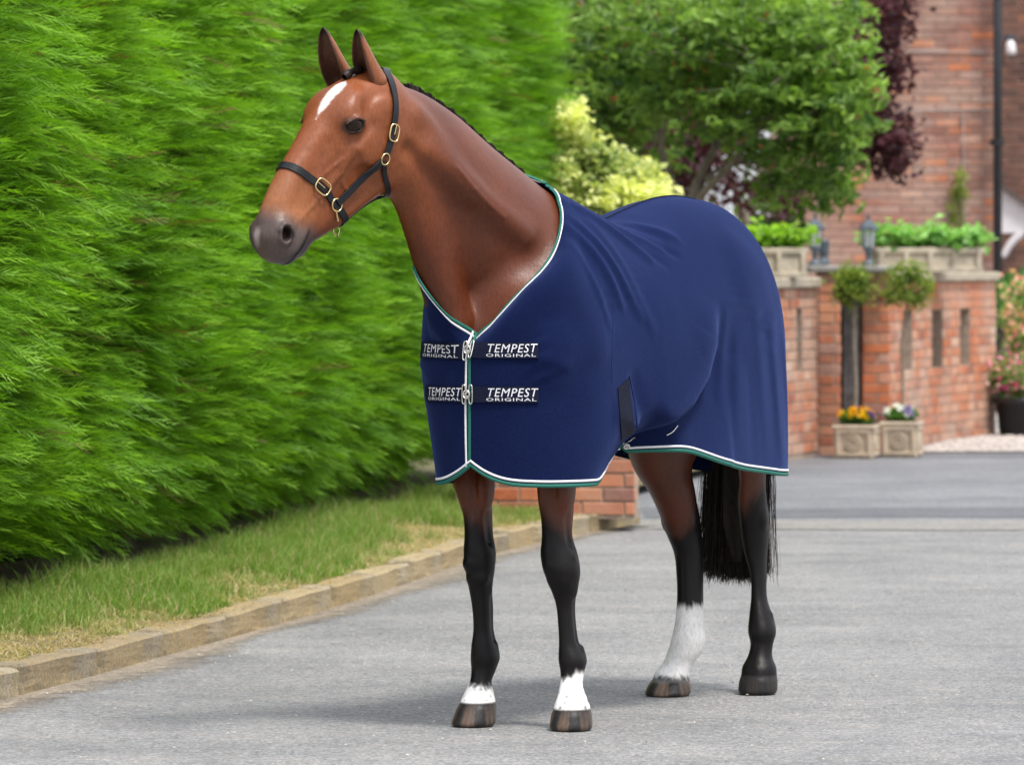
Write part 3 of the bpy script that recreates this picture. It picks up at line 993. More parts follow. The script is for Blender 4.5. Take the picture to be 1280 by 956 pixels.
# the face is a brighter bay, the neck richer
fh = sst(1.02, 1.25, x) * sst(1.45, 1.6, z)
col = lerp(col, (0.205, 0.058, 0.0175), fh)
t, l, n = hc.T
inhead = (t > 0.0) & (x > 1.1)
col = lerp(col, (0.29, 0.105, 0.038), sst(0.38, 0.52, t) * inhead * sst(-0.09, 0.0, n))
col *= (0.66 + 0.68 * fbm(P, 6, 77, 3))[:, None]
# darker underside of the neck and chest centre, darker crest
und = sst(1.0, 0.86, x) * 0 + sst(0.05, 0.0, np.abs(y + 0.02)) * sst(1.05, 0.9, x) * 0.3
col = lerp(col, (0.09, 0.03, 0.014), und * 0.6)
# grey muzzle
g = sst(0.505, 0.585, t + 0.03 * (n1 - 0.5) - n * 0.35) * inhead
col = lerp(col, (0.080, 0.066, 0.064), g * 0.90)
nos = np.exp(-(((t - 0.598) / 0.034) ** 2 + ((n - 0.003) / 0.034) ** 2)) * inhead * (np.abs(l) > 0.025)
col = lerp(col, (0.05, 0.036, 0.034), np.clip(nos * 0.9, 0, 1))
lip = sst(-0.055, -0.080, n) * sst(0.53, 0.57, t) * inhead
col = lerp(col, (0.045, 0.036, 0.036), lip * 0.85)
chin = sst(-0.100, -0.112, n) * sst(0.52, 0.55, t) * inhead
col = lerp(col, (0.16, 0.12, 0.11), chin * 0.6)
innos = sst(-0.001, -0.01, 0 * x) * 0
# pale pinkish snip between the nostrils, its highlight put into the colour
sn = np.exp(-(((l + 0.012) / 0.022) ** 2 + ((t - 0.63) / 0.032) ** 2)) * inhead * (n > -0.045)
col = lerp(col, (0.34, 0.29, 0.28), 0.7 * sst(0.45, 0.95, sn + 0.3 * (n2 - 0.5)))
# star on the forehead
sc = 0.016 + 0.02 * (t - 0.16); sw = np.interp(t, [0.085, 0.105, 0.14, 0.19, 0.240], [0.0, 0.016, 0.020, 0.013, 0.0])
st = sst(0.007, -0.006, np.abs(l - sc) - sw + 0.010 * (n2 - 0.5)) * (n > 0.03) * inhead * (t > 0.08) * (t < 0.250)
col = lerp(col, (0.80, 0.74, 0.70), st)
# dark skin round the eyes
for ec, ea in EYES:
    q = (P - ec) @ ea.T
    d = np.sqrt((q[:, 0] / 0.043) ** 2 + (q[:, 1] / 0.06) ** 2 + ((q[:, 2] + 0.002) / 0.031) ** 2)
    col = lerp(col, (0.022, 0.015, 0.012), sst(1.25, 0.75, d))
# black points
fore = x > 0.1
side = np.where(y > 0, 1.0, -1.0)
def leg_c(T, zz):
    a = np.array(T); return np.interp(zz, a[:, 0], a[:, 1]), np.interp(zz, a[:, 0], a[:, 2])
black = np.array([0.0060, 0.0048, 0.0050])
for T, sel, kind in ((LF, fore & (y > -0.01), 'lf'), (RF, fore & (y <= -0.01), 'rf'), (RH, (~fore) & (y <= 0.0), 'rh'), (LH, (~fore) & (y > 0.0), 'lh')):
    cx, cy = leg_c(T, z)
    rx = (x - cx) / 0.06; ry = (y - cy) / 0.05
    nn = (fbm(P * np.array([1, 1, 0.25]), 60, 11) - 0.5)
    if kind == 'lf': z0 = 0.655 - 0.045 * ry
    elif kind == 'rf': z0 = 0.655 - 0.035 * ry
    elif kind == 'rh': z0 = 0.70 - 0.13 * rx - 0.04 * ry
    else: z0 = 0.665 - 0.02 * rx + 0.10 * (np.abs(ry) - 0.4)
    f = sst(0.075, -0.055, z - z0 + 0.05 * nn) * sel * (z < 1.05)
    col = lerp(col, black, f)
    warm = sst(0.16, 0.0, z - z0) * (1 - f) * sel * (z < 1.1)
    col = lerp(col, (0.095, 0.025, 0.009), warm * 0.55)
    # socks
    zc = T[0][0]
    nz = (fbm(P * np.array([1, 1, 0.35]), 90, 21) - 0.5)
    if kind == 'rh':
        s = sst(0.016, -0.012, z - 0.292 + 0.035 * nz)
        s *= 1 - sst(0.012, -0.004, z - (zc + 0.012) + 0.03 * nz) * 0.9
    elif kind == 'lf':
        s = sst(0.016, -0.012, z - 0.158 - 0.020 * np.abs(rx) * 0 + 0.040 * nz - 0.018 * ry)
        s *= 1 - 0.8 * sst(0.70, 0.85, vnoise(P, 75, 31)) * sst(0.13, 0.10, z)
    elif kind == 'rf':
        s = sst(0.012, -0.010, z - 0.122 + 0.030 * nz + 0.010 * ry)
        s *= 1 - 0.8 * sst(0.62, 0.80, vnoise(P, 80, 37)) * sst(0.105, 0.085, z)
    else:
        s = z * 0
    wcol = np.array([0.88, 0.86, 0.83])
    col = lerp(col, wcol, s * sel)
    # hoof horn
    hz = np.where(sel, sst(0.004, -0.003, z - (zc - 0.002 - 0.004 * 0)), 0)
    horn = np.tile([0.019, 0.0175, 0.018], (len(P), 1)).astype(float)
    ang = np.arctan2(y - cy, x - cx)
    strk = vnoise(np.stack([ang * 2.3, ang * 0 + 3, z * 6], 1), 1.0, 41)
    strk2 = vnoise(np.stack([ang * 26, ang * 0 + 3, z * 4], 1), 1.0, 43)
    ring = 0.5 + 0.5 * np.sin(z * 420 + 2 * strk)
    horn *= (0.75 + 0.5 * strk2 + 0.10 * ring)[:, None]
    if kind == 'lh': am = 0.10
    elif kind == 'rh': am = 0.95
    else: am = 0.75
    pale = sst(0.38, 0.85, strk + 0.35 * (strk2 - 0.5)) * am
    if kind != 'rh': pale = pale * sst(0.0, 0.9, 1 - z / zc + 0.25)
    horn = lerp(horn, (0.20, 0.125, 0.080), pale * (0.45 + 0.55 * strk2))
    col = col * (1 - hz[:, None]) + horn * hz[:, None]
# chestnut on the inside of the right foreleg
ch = at_z(RF, 0.635)
d = np.linalg.norm((P - np.array([ch[0] - 0.01, ch[1] + ch[3] + 0.002, 0.635])) / np.array([0.012, 0.014, 0.022]), axis=1)
col = lerp(col, (0.05, 0.038, 0.032), sst(1.2, 0.8, d))
# inside of the nostrils and mouth line: darker colour
for s_ in (1, -1):
    nc_ = onto_skin(HP(0.600, 0.09 * s_, 0.002)[None])[0]
    dd_ = np.linalg.norm((P - nc_) @ HAX.T / np.array([0.020, 0.030, 0.020]), axis=1)
    col = lerp(col, (0.020, 0.014, 0.014), sst(1.1, 0.6, dd_) * (sdf(P + HLt * s_ * 0.012) < 0.012))
mo = sst(0.010, 0.003, np.abs(n + 0.070 + (t - 0.528) * 0.20)) * sst(0.515, 0.535, t) * inhead
col = lerp(col, (0.018, 0.013, 0.013), mo * 0.8)
deep = (hc[:, 0] > 0.56) & inhead & (np.abs(l) < 0.047) & (np.abs(l) > 0.018) & (np.abs(n + 0.0) < 0.035) & (sdf(P - HLt * np.sign(l)[:, None] * -0.012) < 0.004)
col = col * (0.93 + 0.14 * n2)[:, None]
# bodies of the ears
ev = [hv]; eq = [hq]; ecs = [col]; off = len(hv)
for V_, Q_, fl, sv, edge in EARS:
    c = np.tile([0.24, 0.082, 0.034], (len(V_), 1)).astype(float)
    c = lerp(c, (0.085, 0.048, 0.034), fl * 0.85)
    c = lerp(c, (0.19, 0.10, 0.06), fl * sst(0.5, 0.8, fbm(V_ * [1, 1, .3], 120, 8)) * 0.7)
    c = lerp(c, (0.045, 0.022, 0.014), edge * (1 - fl) * 0.75)
    c = lerp(c, (0.022, 0.014, 0.012), sst(0.80, 0.95, sv))
    ev.append(V_); eq.append(Q_ + off); ecs.append(c); off += len(V_)
HV = np.concatenate(ev); HQ = np.concatenate(eq); HC = np.concatenate(ecs)

m, nt_, b = new_mat("horse_coat")
at = nt_.nodes.new("ShaderNodeAttribute"); at.attribute_name = "col"
co = coords(nt_, "Object", scale=(60, 60, 22))
nz_ = noise_node(nt_, 2.0, 5, 0.75, co)
cc = mixc(nt_, 0.55, at.outputs[0], mixc(nt_, 1.0, at.outputs[0], ramp(nt_, nz_.outputs[0], [(0.3, (0.55, 0.55, 0.55)), (0.7, (1.35, 1.35, 1.35))]), 'MULTIPLY'))
nt_.links.new(cc, b.inputs["Base Color"])
b.inputs["Roughness"].default_value = 0.39
_sp = nt_.nodes.new("ShaderNodeSeparateColor"); nt_.links.new(at.outputs[0], _sp.inputs[0])
_mr = nt_.nodes.new("ShaderNodeMapRange"); nt_.links.new(_sp.outputs[0], _mr.inputs["Value"])
_mr.inputs["From Min"].default_value = 0.01; _mr.inputs["From Max"].default_value = 0.07; _mr.inputs["To Min"].default_value = 0.20; _mr.inputs["To Max"].default_value = 0.36
nt_.links.new(_mr.outputs[0], b.inputs["Specular IOR Level"])
b.inputs["Sheen Weight"].default_value = 0.0
b.inputs["Sheen Roughness"].default_value = 0.4
b.inputs["Sheen Tint"].default_value = (0.9, 0.6, 0.45, 1)
co2 = coords(nt_, "Object", scale=(160, 160, 50))
nb = noise_node(nt_, 1.0, 4, 0.7, co2)
nb2 = noise_node(nt_, 14, 3, 0.5, coords(nt_))
h_ = mathn(nt_, 'ADD', mathn(nt_, 'MULTIPLY', nb.outputs[0], 0.35), nb2.outputs[0])
bump(nt_, b, h_, 0.34, 0.008)
MAT_COAT = m

ROTZ = math.atan2(HF[1], HF[0])
horse = empty("horse", HO, ROTZ)
tag(horse, "bay horse standing on the drive, head turned left, white star and three white feet", "horse")
body = link_mesh("body", mesh_np("body", HV, quads=HQ, colors=HC), MAT_COAT, horse)

# ---- eyes
m, nt_, b = new_mat("horse_eye")
_e = noise_node(nt_, 120, 2, 0.5, coords(nt_)); nt_.links.new(ramp(nt_, _e.outputs[0], [(0.3, (0.010, 0.005, 0.003)), (0.7, (0.030, 0.013, 0.006))]), b.inputs["Base Color"])
b.inputs["Roughness"].default_value = 0.04
b.inputs["Specular IOR Level"].default_value = 0.30
MAT_EYE = m
for ec, ea in EYES:
    bm = bmesh.new()
    bmesh.ops.create_uvsphere(bm, u_segments=32, v_segments=20, radius=0.0315)
    bmesh.ops.translate(bm, vec=Vector(ec), verts=bm.verts)
    bm_obj("eye", bm, MAT_EYE, horse, True)

# ---- hair: tapered two-sided strips
def strands(curves, w0, w1=0.0006, seed=1, flat=None):
    """curves (N,K,3) -> verts, quads; ribbons facing random directions"""
    rg = np.random.default_rng(seed)
    N, K, _ = curves.shape
    tan = np.gradient(curves, axis=1)
    tan /= np.linalg.norm(tan, axis=2)[..., None] + 1e-9
    r = rg.normal(size=(N, 1, 3)) if flat is None else np.broadcast_to(flat, (N, 1, 3)) + rg.normal(size=(N, 1, 3)) * 0.4
    sdv = np.cross(tan, r); sdv /= np.linalg.norm(sdv, axis=2)[..., None] + 1e-9
    wd = np.linspace(w0, w1, K)[None, :, None]
    A_ = curves - sdv * wd / 2; B_ = curves + sdv * wd / 2
    V_ = np.stack([A_, B_], 2).reshape(-1, 3)
    base = (np.arange(N) * K * 2)[:, None] + (np.arange(K - 1) * 2)[None, :]
    base = base.ravel()
    return V_, np.stack([base, base + 1, base + 3, base + 2], 1)
m, nt_, b = new_mat("black_hair")
oi = noise_node(nt_, 40, 2, 0.5, coords(nt_))
nt_.links.new(ramp(nt_, oi.outputs[0], [(0.3, (0.005, 0.004, 0.004)), (0.7, (0.026, 0.015, 0.011))]), b.inputs["Base Color"])
b.inputs["Roughness"].default_value = 0.5
b.inputs["Specular IOR Level"].default_value = 0.3
MAT_HAIR = m
rg = np.random.default_rng(5)
NS_ = 7500; K = 11
ang = rg.uniform(0, 2 * math.pi, NS_); rad = np.sqrt(rg.uniform(0, 1, NS_))
ux = rad * np.cos(ang); uy = rad * np.sin(ang)
f = np.linspace(0, 1, K)[None, :]
zend = 0.380 + rg.normal(0, 0.016, NS_) + 0.02 * np.abs(uy) ; zend = np.where(rg.uniform(size=NS_) < 0.12, zend + rg.uniform(0, 0.12, NS_), zend)
wisp = rg.uniform(size=NS_) < 0.08
zz = 1.30 + (zend[:, None] - 1.30) * f
spread = np.interp(f, [0, 0.25, 0.6, 1.0], [0.25, 0.6, 0.95, 1.0])
yy = -0.032 + uy[:, None] * 0.130 * spread + np.where(wisp[:, None], 0.045 * f**2 * np.sign(uy)[:, None], 0)
xx = -0.895 - 0.05 * np.sin(f * 2.2) + ux[:, None] * 0.05 * spread
wav = 0.011 * np.sin(f * 9 + 5 * np.sin(uy * 6)[:, None]) * f + 0.006 * np.sin(f * 14 + rg.uniform(0, 6, NS_)[:, None]) * f + 0.004 * np.sin(f * 31 + rg.uniform(0, 6, NS_)[:, None]) * f
yy = yy + wav; xx = xx + 0.5 * wav
NC_ = 70
cli = rg.integers(0, NC_, NS_)
ca_ = rg.uniform(0, 2 * math.pi, NC_); cr_ = np.sqrt(rg.uniform(0, 1, NC_))
pull_ = (0.70 * f**1.3) * np.where(wisp, 0.15, 1.0)[:, None]
xx = xx * (1 - pull_) + (-0.895 - 0.05 * np.sin(f * 2.2) + (cr_ * np.cos(ca_))[cli][:, None] * 0.05 * spread + 0.006 * np.sin(f * 11 + ca_[cli][:, None] * 3) * f) * pull_
yy = yy * (1 - pull_) + (-0.032 + (cr_ * np.sin(ca_))[cli][:, None] * 0.150 * spread + 0.010 * np.sin(f * 8 + ca_[cli][:, None] * 2) * f) * pull_ + rg.normal(0, 0.004, (NS_, 1)) * f
cur = np.stack([xx, yy, zz], 2)
v_, q_ = strands(cur, 0.0024, 0.0009, 3)
tail = link_mesh("tail", mesh_np("tail", v_, quads=q_, smooth=False), MAT_HAIR, horse)
link_mesh("tail_core", mesh_np("tail_core", *tube_np([(-0.89, -0.01, 1.30), (-0.935, -0.015, 1.05), (-0.94, -0.015, 0.8), (-0.935, -0.015, 0.55), (-0.93, -0.015, 0.43)], [0.03, 0.05, 0.065, 0.062, 0.03], 16)), MAT_HAIR, tail)

# mane: short pulled hair along the crest
ts = np.linspace(0.03, 0.90, 90)
cr = onto_skin(np.array([nP(t_, 0.26, 0) for t_ in ts]), 0.0, 30)
cr = cr[(cr[:, 0] > 0.55)]
cl = np.concatenate([[0], np.cumsum(np.linalg.norm(np.diff(cr, axis=0), axis=1))])
NM = 4200
s_ = rg.uniform(0, cl[-1], NM)
root = np.stack([np.interp(s_, cl, cr[:, c]) for c in range(3)], 1)
off_ = rg.uniform(-0.011, 0.009, NM)
root[:, 1] += off_
K = 7
f = np.linspace(0, 1, K)[None, :]
clump = np.sin(s_ * 2 * math.pi / 0.052)
ln = 0.075 + 0.02 * rg.uniform(size=NM) + 0.012 * clump
hgt = 0.020 + 0.004 * clump + rg.normal(0, 0.0015, NM)
cx_ = root[:, 0][:, None] - 0.02 * f + rg.normal(0, 0.006, NM)[:, None] * f
cy_ = root[:, 1][:, None] - ln[:, None] * 0.75 * np.clip(f - 0.12, 0, 1)
cz_ = root[:, 2][:, None] - 0.004 + (hgt[:, None] + 0.004) * np.sin(np.clip(f * 4.0, 0, 1) * math.pi / 2) - ln[:, None] * np.clip(f - 0.30, 0, 1) ** 1.3
cur = np.stack([cx_, cy_, cz_], 2)
v_, q_ = strands(cur, 0.0028, 0.0010, 9)
link_mesh("mane", mesh_np("mane", v_, quads=q_, smooth=False), MAT_HAIR, horse)
# forelock rolled into a small bun
fa = to_local(W(430, 96.5, 16.21)); fb = to_local(W(452, 87, 16.27))
pts_ = [fa + (fb - fa) * q + np.array([0, 0, 0.006 * math.sin(q * math.pi)]) for q in np.linspace(0, 1, 12)]
rad_ = [0.009, 0.0135, 0.0145, 0.0135, 0.0115, 0.010, 0.0105, 0.0125, 0.0135, 0.014, 0.013, 0.010]
link_mesh("forelock", mesh_np("forelock", *tube_np(pts_, rad_, 14)), MAT_HAIR, horse)
# ------------------------------------------------------------------ head collar
m, nt_, b = new_mat("black_leather")
nn = noise_node(nt_, 180, 3, 0.6, coords(nt_))
nt_.links.new(ramp(nt_, nn.outputs[0], [(0.3, (0.006, 0.007, 0.009)), (0.7, (0.013, 0.015, 0.019))]), b.inputs["Base Color"])
b.inputs["Roughness"].default_value = 0.38
b.inputs["Specular IOR Level"].default_value = 0.28
bump(nt_, b, nn.outputs[0], 0.15, 0.002)
MAT_LEATHER = m
def metal(name, colr, rough):
    m, nt_, b = new_mat(name)
    b.inputs["Base Color"].default_value = (*colr, 1); b.inputs["Metallic"].default_value = 1.0; b.inputs["Roughness"].default_value = rough
    nn = noise_node(nt_, 90, 2, 0.5, coords(nt_)); bump(nt_, b, nn.outputs[0], 0.05, 0.002)
    return m
MAT_BRASS = metal("brass", (0.83, 0.62, 0.30), 0.22)
MAT_STEEL = metal("nickel", (0.72, 0.70, 0.66), 0.25)
MAT_HOLE = simple_mat("punched_hole", (0.004, 0.004, 0.004), 0.8, bumps=0)

collar = empty("head_collar", HO, ROTZ)
tag(collar, "black leather head collar with brass buckles on the horse's head", "head collar")

def catmull(pts, n, closed=False):
    pts = np.asarray(pts, float)
    if closed: pts = np.vstack([pts, pts[:1]])
    d = np.concatenate([[0], np.cumsum(np.linalg.norm(np.diff(pts, axis=0), axis=1))])
    s = np.linspace(0, d[-1], n)
    return np.stack([smooth_interp(d, pts[:, c], s) for c in range(pts.shape[1])], 1)

def strap_on_skin(name, pts, width, parent, n=60, off=0.005, thick=0.0035, mat=None, closed=False, smooth_n=6):
    p = catmull(pts, n, closed)
    if closed: p = p[:-1]
    p = onto_skin(p, off, 14)
    for _ in range(smooth_n):
        if closed: p = 0.5 * p + 0.25 * (np.roll(p, 1, 0) + np.roll(p, -1, 0))
        else: p[1:-1] = 0.5 * p[1:-1] + 0.25 * (p[:-2] + p[2:])
    nr = sdf_grad(p, 0.014)
    for _ in range(4):
        nr = (nr + np.roll(nr, 1, 0) + np.roll(nr, -1, 0)) if closed else nr + np.concatenate([nr[:1], nr[:-1]]) + np.concatenate([nr[1:], nr[-1:]])
        nr /= np.linalg.norm(nr, axis=1)[:, None]
    tan = (np.roll(p, -1, 0) - np.roll(p, 1, 0)) if closed else np.gradient(p, axis=0)
    tan /= np.linalg.norm(tan, axis=1)[:, None]
    w_ = np.cross(tan, nr); w_ /= np.linalg.norm(w_, axis=1)[:, None]
    nr = np.cross(w_, tan)
    hw, ht = width / 2, thick / 2
    prof_ = [(-hw, -ht), (-hw, ht * 0.5), (-hw * 0.93, ht), (hw * 0.93, ht), (hw, ht * 0.5), (hw, -ht)]
    m_ = len(prof_)
    V_ = np.stack([p + w_ * a + nr * c for a, c in prof_], 1).reshape(-1, 3)
    N_ = len(p); Q_ = []
    for i in range(N_ if closed else N_ - 1):
        j = (i + 1) % N_
        for k in range(m_):
            l_ = (k + 1) % m_
            Q_.append((i * m_ + k, j * m_ + k, j * m_ + l_, i * m_ + l_))
    if not closed:
        for e, rv_ in ((0, False), (N_ - 1, True)):
            a = [e * m_ + k for k in range(m_)]
            for f4 in ((0, 1, 4, 5), (1, 2, 3, 4)):
                q4 = [a[k] for k in f4]; Q_.append(tuple(q4[::-1] if rv_ else q4))
    o = link_mesh(name, mesh_np(name, V_, quads=Q_, smooth=False), mat or MAT_LEATHER, parent)
    return o, p, tan, w_, nr

def holes(p, tan, w_, nr, idxs, parent, r=0.0022):
    for i in idxs:
        bm = bmesh.new()
        M = Matrix(((tan[i][0], w_[i][0], nr[i][0], p[i][0] + nr[i][0] * 0.0021), (tan[i][1], w_[i][1], nr[i][1], p[i][1] + nr[i][1] * 0.0021), (tan[i][2], w_[i][2], nr[i][2], p[i][2] + nr[i][2] * 0.0021), (0, 0, 0, 1)))
        bmesh.ops.create_circle(bm, cap_ends=True, radius=r, segments=8, matrix=M)
        bm_obj("punched_hole", bm, MAT_HOLE, parent)

def loop_ring(name, c, tx, ty, hx, hy, r, mat, parent, power=3.0, n=40, bulge=None):
    th = np.linspace(0, 2 * math.pi, n, endpoint=False)
    ct, st_ = np.cos(th), np.sin(th)
    X_ = np.sign(ct) * np.abs(ct) ** (2 / power) * hx; Y_ = np.sign(st_) * np.abs(st_) ** (2 / power) * hy
    pts = c + X_[:, None] * tx + Y_[:, None] * ty
    v, q = tube_np(pts, r, 8, closed=True)
    return link_mesh(name, mesh_np(name, v, quads=q), mat, parent)
def rod(name, a, b_, r, mat, parent, seg=8):
    v, q = tube_np([a, (np.array(a) + b_) / 2, b_], [r, r, r], seg)
    return link_mesh(name, mesh_np(name, v, quads=q), mat, parent)

# noseband loop
NT = 0.412
def ringpt(th, t_=NT):
    tt_ = t_ + 0.008 * math.cos(th)
    return HP(tt_, 0.11 * math.sin(th), -0.02 + 0.16 * math.cos(th))
def pullin(q, target_off=0.005): return onto_skin(q, target_off, 25)
th = np.linspace(0, 2 * math.pi, 17)[:-1]
nose_pts = pullin(np.array([ringpt(a) for a in th]))
nose, p_, t_, w_, nr_ = strap_on_skin("noseband", nose_pts, 0.0235, collar, n=110, closed=True)
# head-coordinates of the strap centre line, to place buckle and holes
hcp = (p_ - POLL) @ HAX.T / HS
leftside = hcp[:, 1] > 0
iB = int(np.argmin(np.abs(hcp[:, 2] + 0.013) + (~leftside) * 9))
sgi = 1 if hcp[(iB + 3) % len(p_), 2] > hcp[iB, 2] else -1
holes(p_, t_, w_, nr_, [(iB + sgi * k) % len(p_) for k in (9, 14, 19)], nose)
def buckle_at(i, p, t, w, nr, hx, hy, parent, r=0.0026):
    fr = loop_ring("buckle", p[i] + nr[i] * 0.0055, t[i], w[i], hx, hy, r, MAT_BRASS, parent, 3.2)
    rod("buckle_tongue", p[i] + nr[i] * 0.0075 - t[i] * hx * sgi * 0.2, p[i] + nr[i] * 0.0085 + t[i] * hx * 0.95 * sgi, 0.0016, MAT_BRASS, fr)
    return fr
buckle_at(iB, p_, t_, w_, nr_, 0.026, 0.0205, collar)
iR = int(np.argmin(np.abs(hcp[:, 2] + 0.100) + (~leftside) * 9))
cR = p_[iR]
loop_ring("ring", p_[iR] + nr_[iR] * 0.003, t_[iR], w_[iR], 0.020, 0.019, 0.0026, MAT_BRASS, collar, 2.0)
iRr = int(np.argmin(np.abs(hcp[:, 2] + 0.100) + leftside * 9))
loop_ring("ring", p_[iRr] + nr_[iRr] * 0.003, t_[iRr], w_[iRr], 0.020, 0.019, 0.0026, MAT_BRASS, collar, 2.0)
iC = int(np.argmin(hcp[:, 2]))
loop_ring("ring", p_[iC] + HP(0.022, 0.014, 0.004) - POLL, HLt * 0.3 + HA, HN + HLt * 0.3, 0.016, 0.018, 0.0024, MAT_BRASS, collar, 4.0)
# straps of the left and right cheek
UR = (0.205, 0.094, -0.120)
for s in (1, -1):
    ck, p2, t2, w2, n2_ = strap_on_skin("cheek_strap", [HP(0.400, 0.062 * s, -0.098), HP(0.34, 0.072 * s, -0.108), HP(0.27, 0.095 * s, -0.114), HP(0.215, 0.10 * s, -0.118)], 0.0225, collar, n=36, off=0.0085, thick=0.0055, smooth_n=40)
    cu = onto_skin(HP(UR[0], UR[1] * s, UR[2])[None], 0.006)[0]
    nu = sdf_grad(cu[None], 0.015)[0]
    tx_ = HA - nu * (HA @ nu); tx_ /= np.linalg.norm(tx_)
    loop_ring("ring", cu + nu * 0.003, tx_, np.cross(nu, tx_), 0.0175, 0.0175, 0.0025, MAT_BRASS, collar, 2.0)
# crownpiece from ring to ring over the poll
up_pts = [HP(0.195, 0.098, -0.118), HP(0.150, 0.105, -0.106), HP(0.100, 0.105, -0.082), HP(0.055, 0.100, -0.055), HP(0.015, 0.082, -0.030), HP(-0.035, 0.058, 0.000)]
top_pts = [HP(-0.060, 0.030, 0.022), HP(-0.066, 0.0, 0.030), HP(-0.060, -0.030, 0.022)]
pts_all = up_pts + top_pts + [HP(*q) for q in ((-0.035, -0.058, 0.0), (0.015, -0.082, -0.030), (0.055, -0.100, -0.055), (0.100, -0.105, -0.082), (0.150, -0.105, -0.106), (0.195, -0.098, -0.118))]
cp, p3, t3, w3, n3_ = strap_on_skin("crownpiece", pts_all, 0.0235, collar, n=110, off=0.006, thick=0.0045)
h3 = (p3 - POLL) @ HAX.T / HS
iK = int(np.argmin(np.abs(h3[:, 0] - 0.128) + (h3[:, 1] < 0) * 9))
sgi = 1
buckle_at(iK, p3, t3, w3, n3_, 0.026, 0.0185, collar)
holes(p3, t3, w3, n3_, [iK + k for k in (9, 14, 18, 22)] + [max(0, iK - 8)], cp)
# throat strap under the jaw, from ring to ring
tp = [HP(0.212, 0.098, -0.130), HP(0.232, 0.092, -0.175), HP(0.240, 0.070, -0.225), HP(0.240, 0.030, -0.262), HP(0.240, 0, -0.27)]
tp = tp + [q for q in [HP(0.240, -0.030, -0.262), HP(0.240, -0.070, -0.225), HP(0.232, -0.092, -0.175), HP(0.212, -0.098, -0.130)]]
strap_on_skin("throat_strap", tp, 0.0165, collar, n=70, off=0.005, thick=0.005)
strap_on_skin("jaw_strap", [HP(0.245, 0.0, -0.27), HP(0.30, 0.0, -0.24), HP(0.36, 0, -0.20), HP(0.41, 0, -0.17)], 0.016, collar, n=24, off=0.006, thick=0.004)
# short chin tab hanging from the noseband
rod("snap_hook", HP(0.420, 0.066, -0.105), HP(0.432, 0.056, -0.140), 0.0032, MAT_BRASS, collar)
# ------------------------------------------------------------------ rug objects
m, nt_, b = new_mat("navy_fleece")
co = coords(nt_)
n_a = noise_node(nt_, 150, 4, 0.8, co)
n_b = noise_node(nt_, 5, 3, 0.6, co)
cc = mixc(nt_, 0.5, ramp(nt_, n_a.outputs[0], [(0.28, (0.0028, 0.0058, 0.026)), (0.72, (0.0088, 0.0160, 0.064))]), ramp(nt_, n_b.outputs[0], [(0.3, (0.0040, 0.0082, 0.040)), (0.7, (0.0068, 0.0130, 0.056))]))
nt_.links.new(cc, b.inputs["Base Color"])
b.inputs["Roughness"].default_value = 0.85
b.inputs["Specular IOR Level"].default_value = 0.04
b.inputs["Sheen Weight"].default_value = 0.26
b.inputs["Sheen Roughness"].default_value = 0.45
b.inputs["Sheen Tint"].default_value = (0.20, 0.30, 0.80, 1)
n_c = noise_node(nt_, 170, 4, 0.75, co)
bump(nt_, b, n_c.outputs[0], 0.5, 0.003)
MAT_NAVY = m
MAT_GREEN = simple_mat("green_binding", (0.0, 0.125, 0.088), 0.6, var=0.12, scale=300, bumps=0.3)
MAT_WHITE = simple_mat("white_piping", (0.78, 0.78, 0.80), 0.55, var=0.05, scale=300, bumps=0.2)
MAT_WEB = simple_mat("navy_webbing", (0.007, 0.010, 0.030), 0.55, var=0.25, scale=420, bumps=0.4, spec=0.12)
MAT_DARKWEB = simple_mat("dark_webbing", (0.006, 0.008, 0.022), 0.5, var=0.25, scale=420, bumps=0.4, spec=0.12)
MAT_PRINT = simple_mat("white_woven_letters", (0.80, 0.81, 0.84), 0.6, var=0.06, scale=500, bumps=0.2)

rug = empty("horse_rug", HO, ROTZ)
tag(rug, "navy blue fleece horse rug with green and white binding worn by the horse", "rug")
me = mesh_np("rug_cloth", RUG.reshape(-1, 3), quads=grid_quads(NU, NV))
cloth = link_mesh("rug_cloth", me, MAT_NAVY, rug)
so = cloth.modifiers.new("thick", 'SOLIDIFY'); so.thickness = 0.004
# which way do the faces look? make the thickness grow inwards
q0 = grid_quads(NU, NV)[NV * 60 + 40]; a_, b_, c_ = RUG.reshape(-1, 3)[q0[:3]]
fn = np.cross(b_ - a_, c_ - a_); so.offset = -1.0 if fn @ RN.reshape(-1, 3)[q0[0]] > 0 else 1.0

# binding along the whole border: closure left, neckline, closure right, hem
top = [(i, 0) for i in range(NU)]
bot = [(i, NV - 1) for i in range(NU)]
closL = [(0, j) for j in range(NV)]
closR = [(NU - 1, j) for j in range(NV)]
def border(lst, du, dv, name_prefix, n):
    """ribbons running along a border; (du,dv) = step towards the inside in grid cells"""
    idx = np.array(lst)
    p0 = RUG[idx[:, 0], idx[:, 1]]
    pin = RUG[np.clip(idx[:, 0] + du * 6, 0, NU - 1), np.clip(idx[:, 1] + dv * 6, 0, NV - 1)]
    inn = pin - p0; inn /= np.linalg.norm(inn, axis=1)[:, None] + 1e-9
    nr = RN[idx[:, 0], idx[:, 1]]
    for _ in range(6):
        for arr in (inn, nr):
            arr[1:-1] = (arr[:-2] + arr[1:-1] * 2 + arr[2:]) / 4
    s = np.concatenate([[0], np.cumsum(np.linalg.norm(np.diff(p0, axis=0), axis=1))])
    ss = np.linspace(0, s[-1], n)
    rs = lambda A_: np.stack([np.interp(ss, s, A_[:, c]) for c in range(3)], 1)
    return rs(p0), rs(inn), rs(nr)
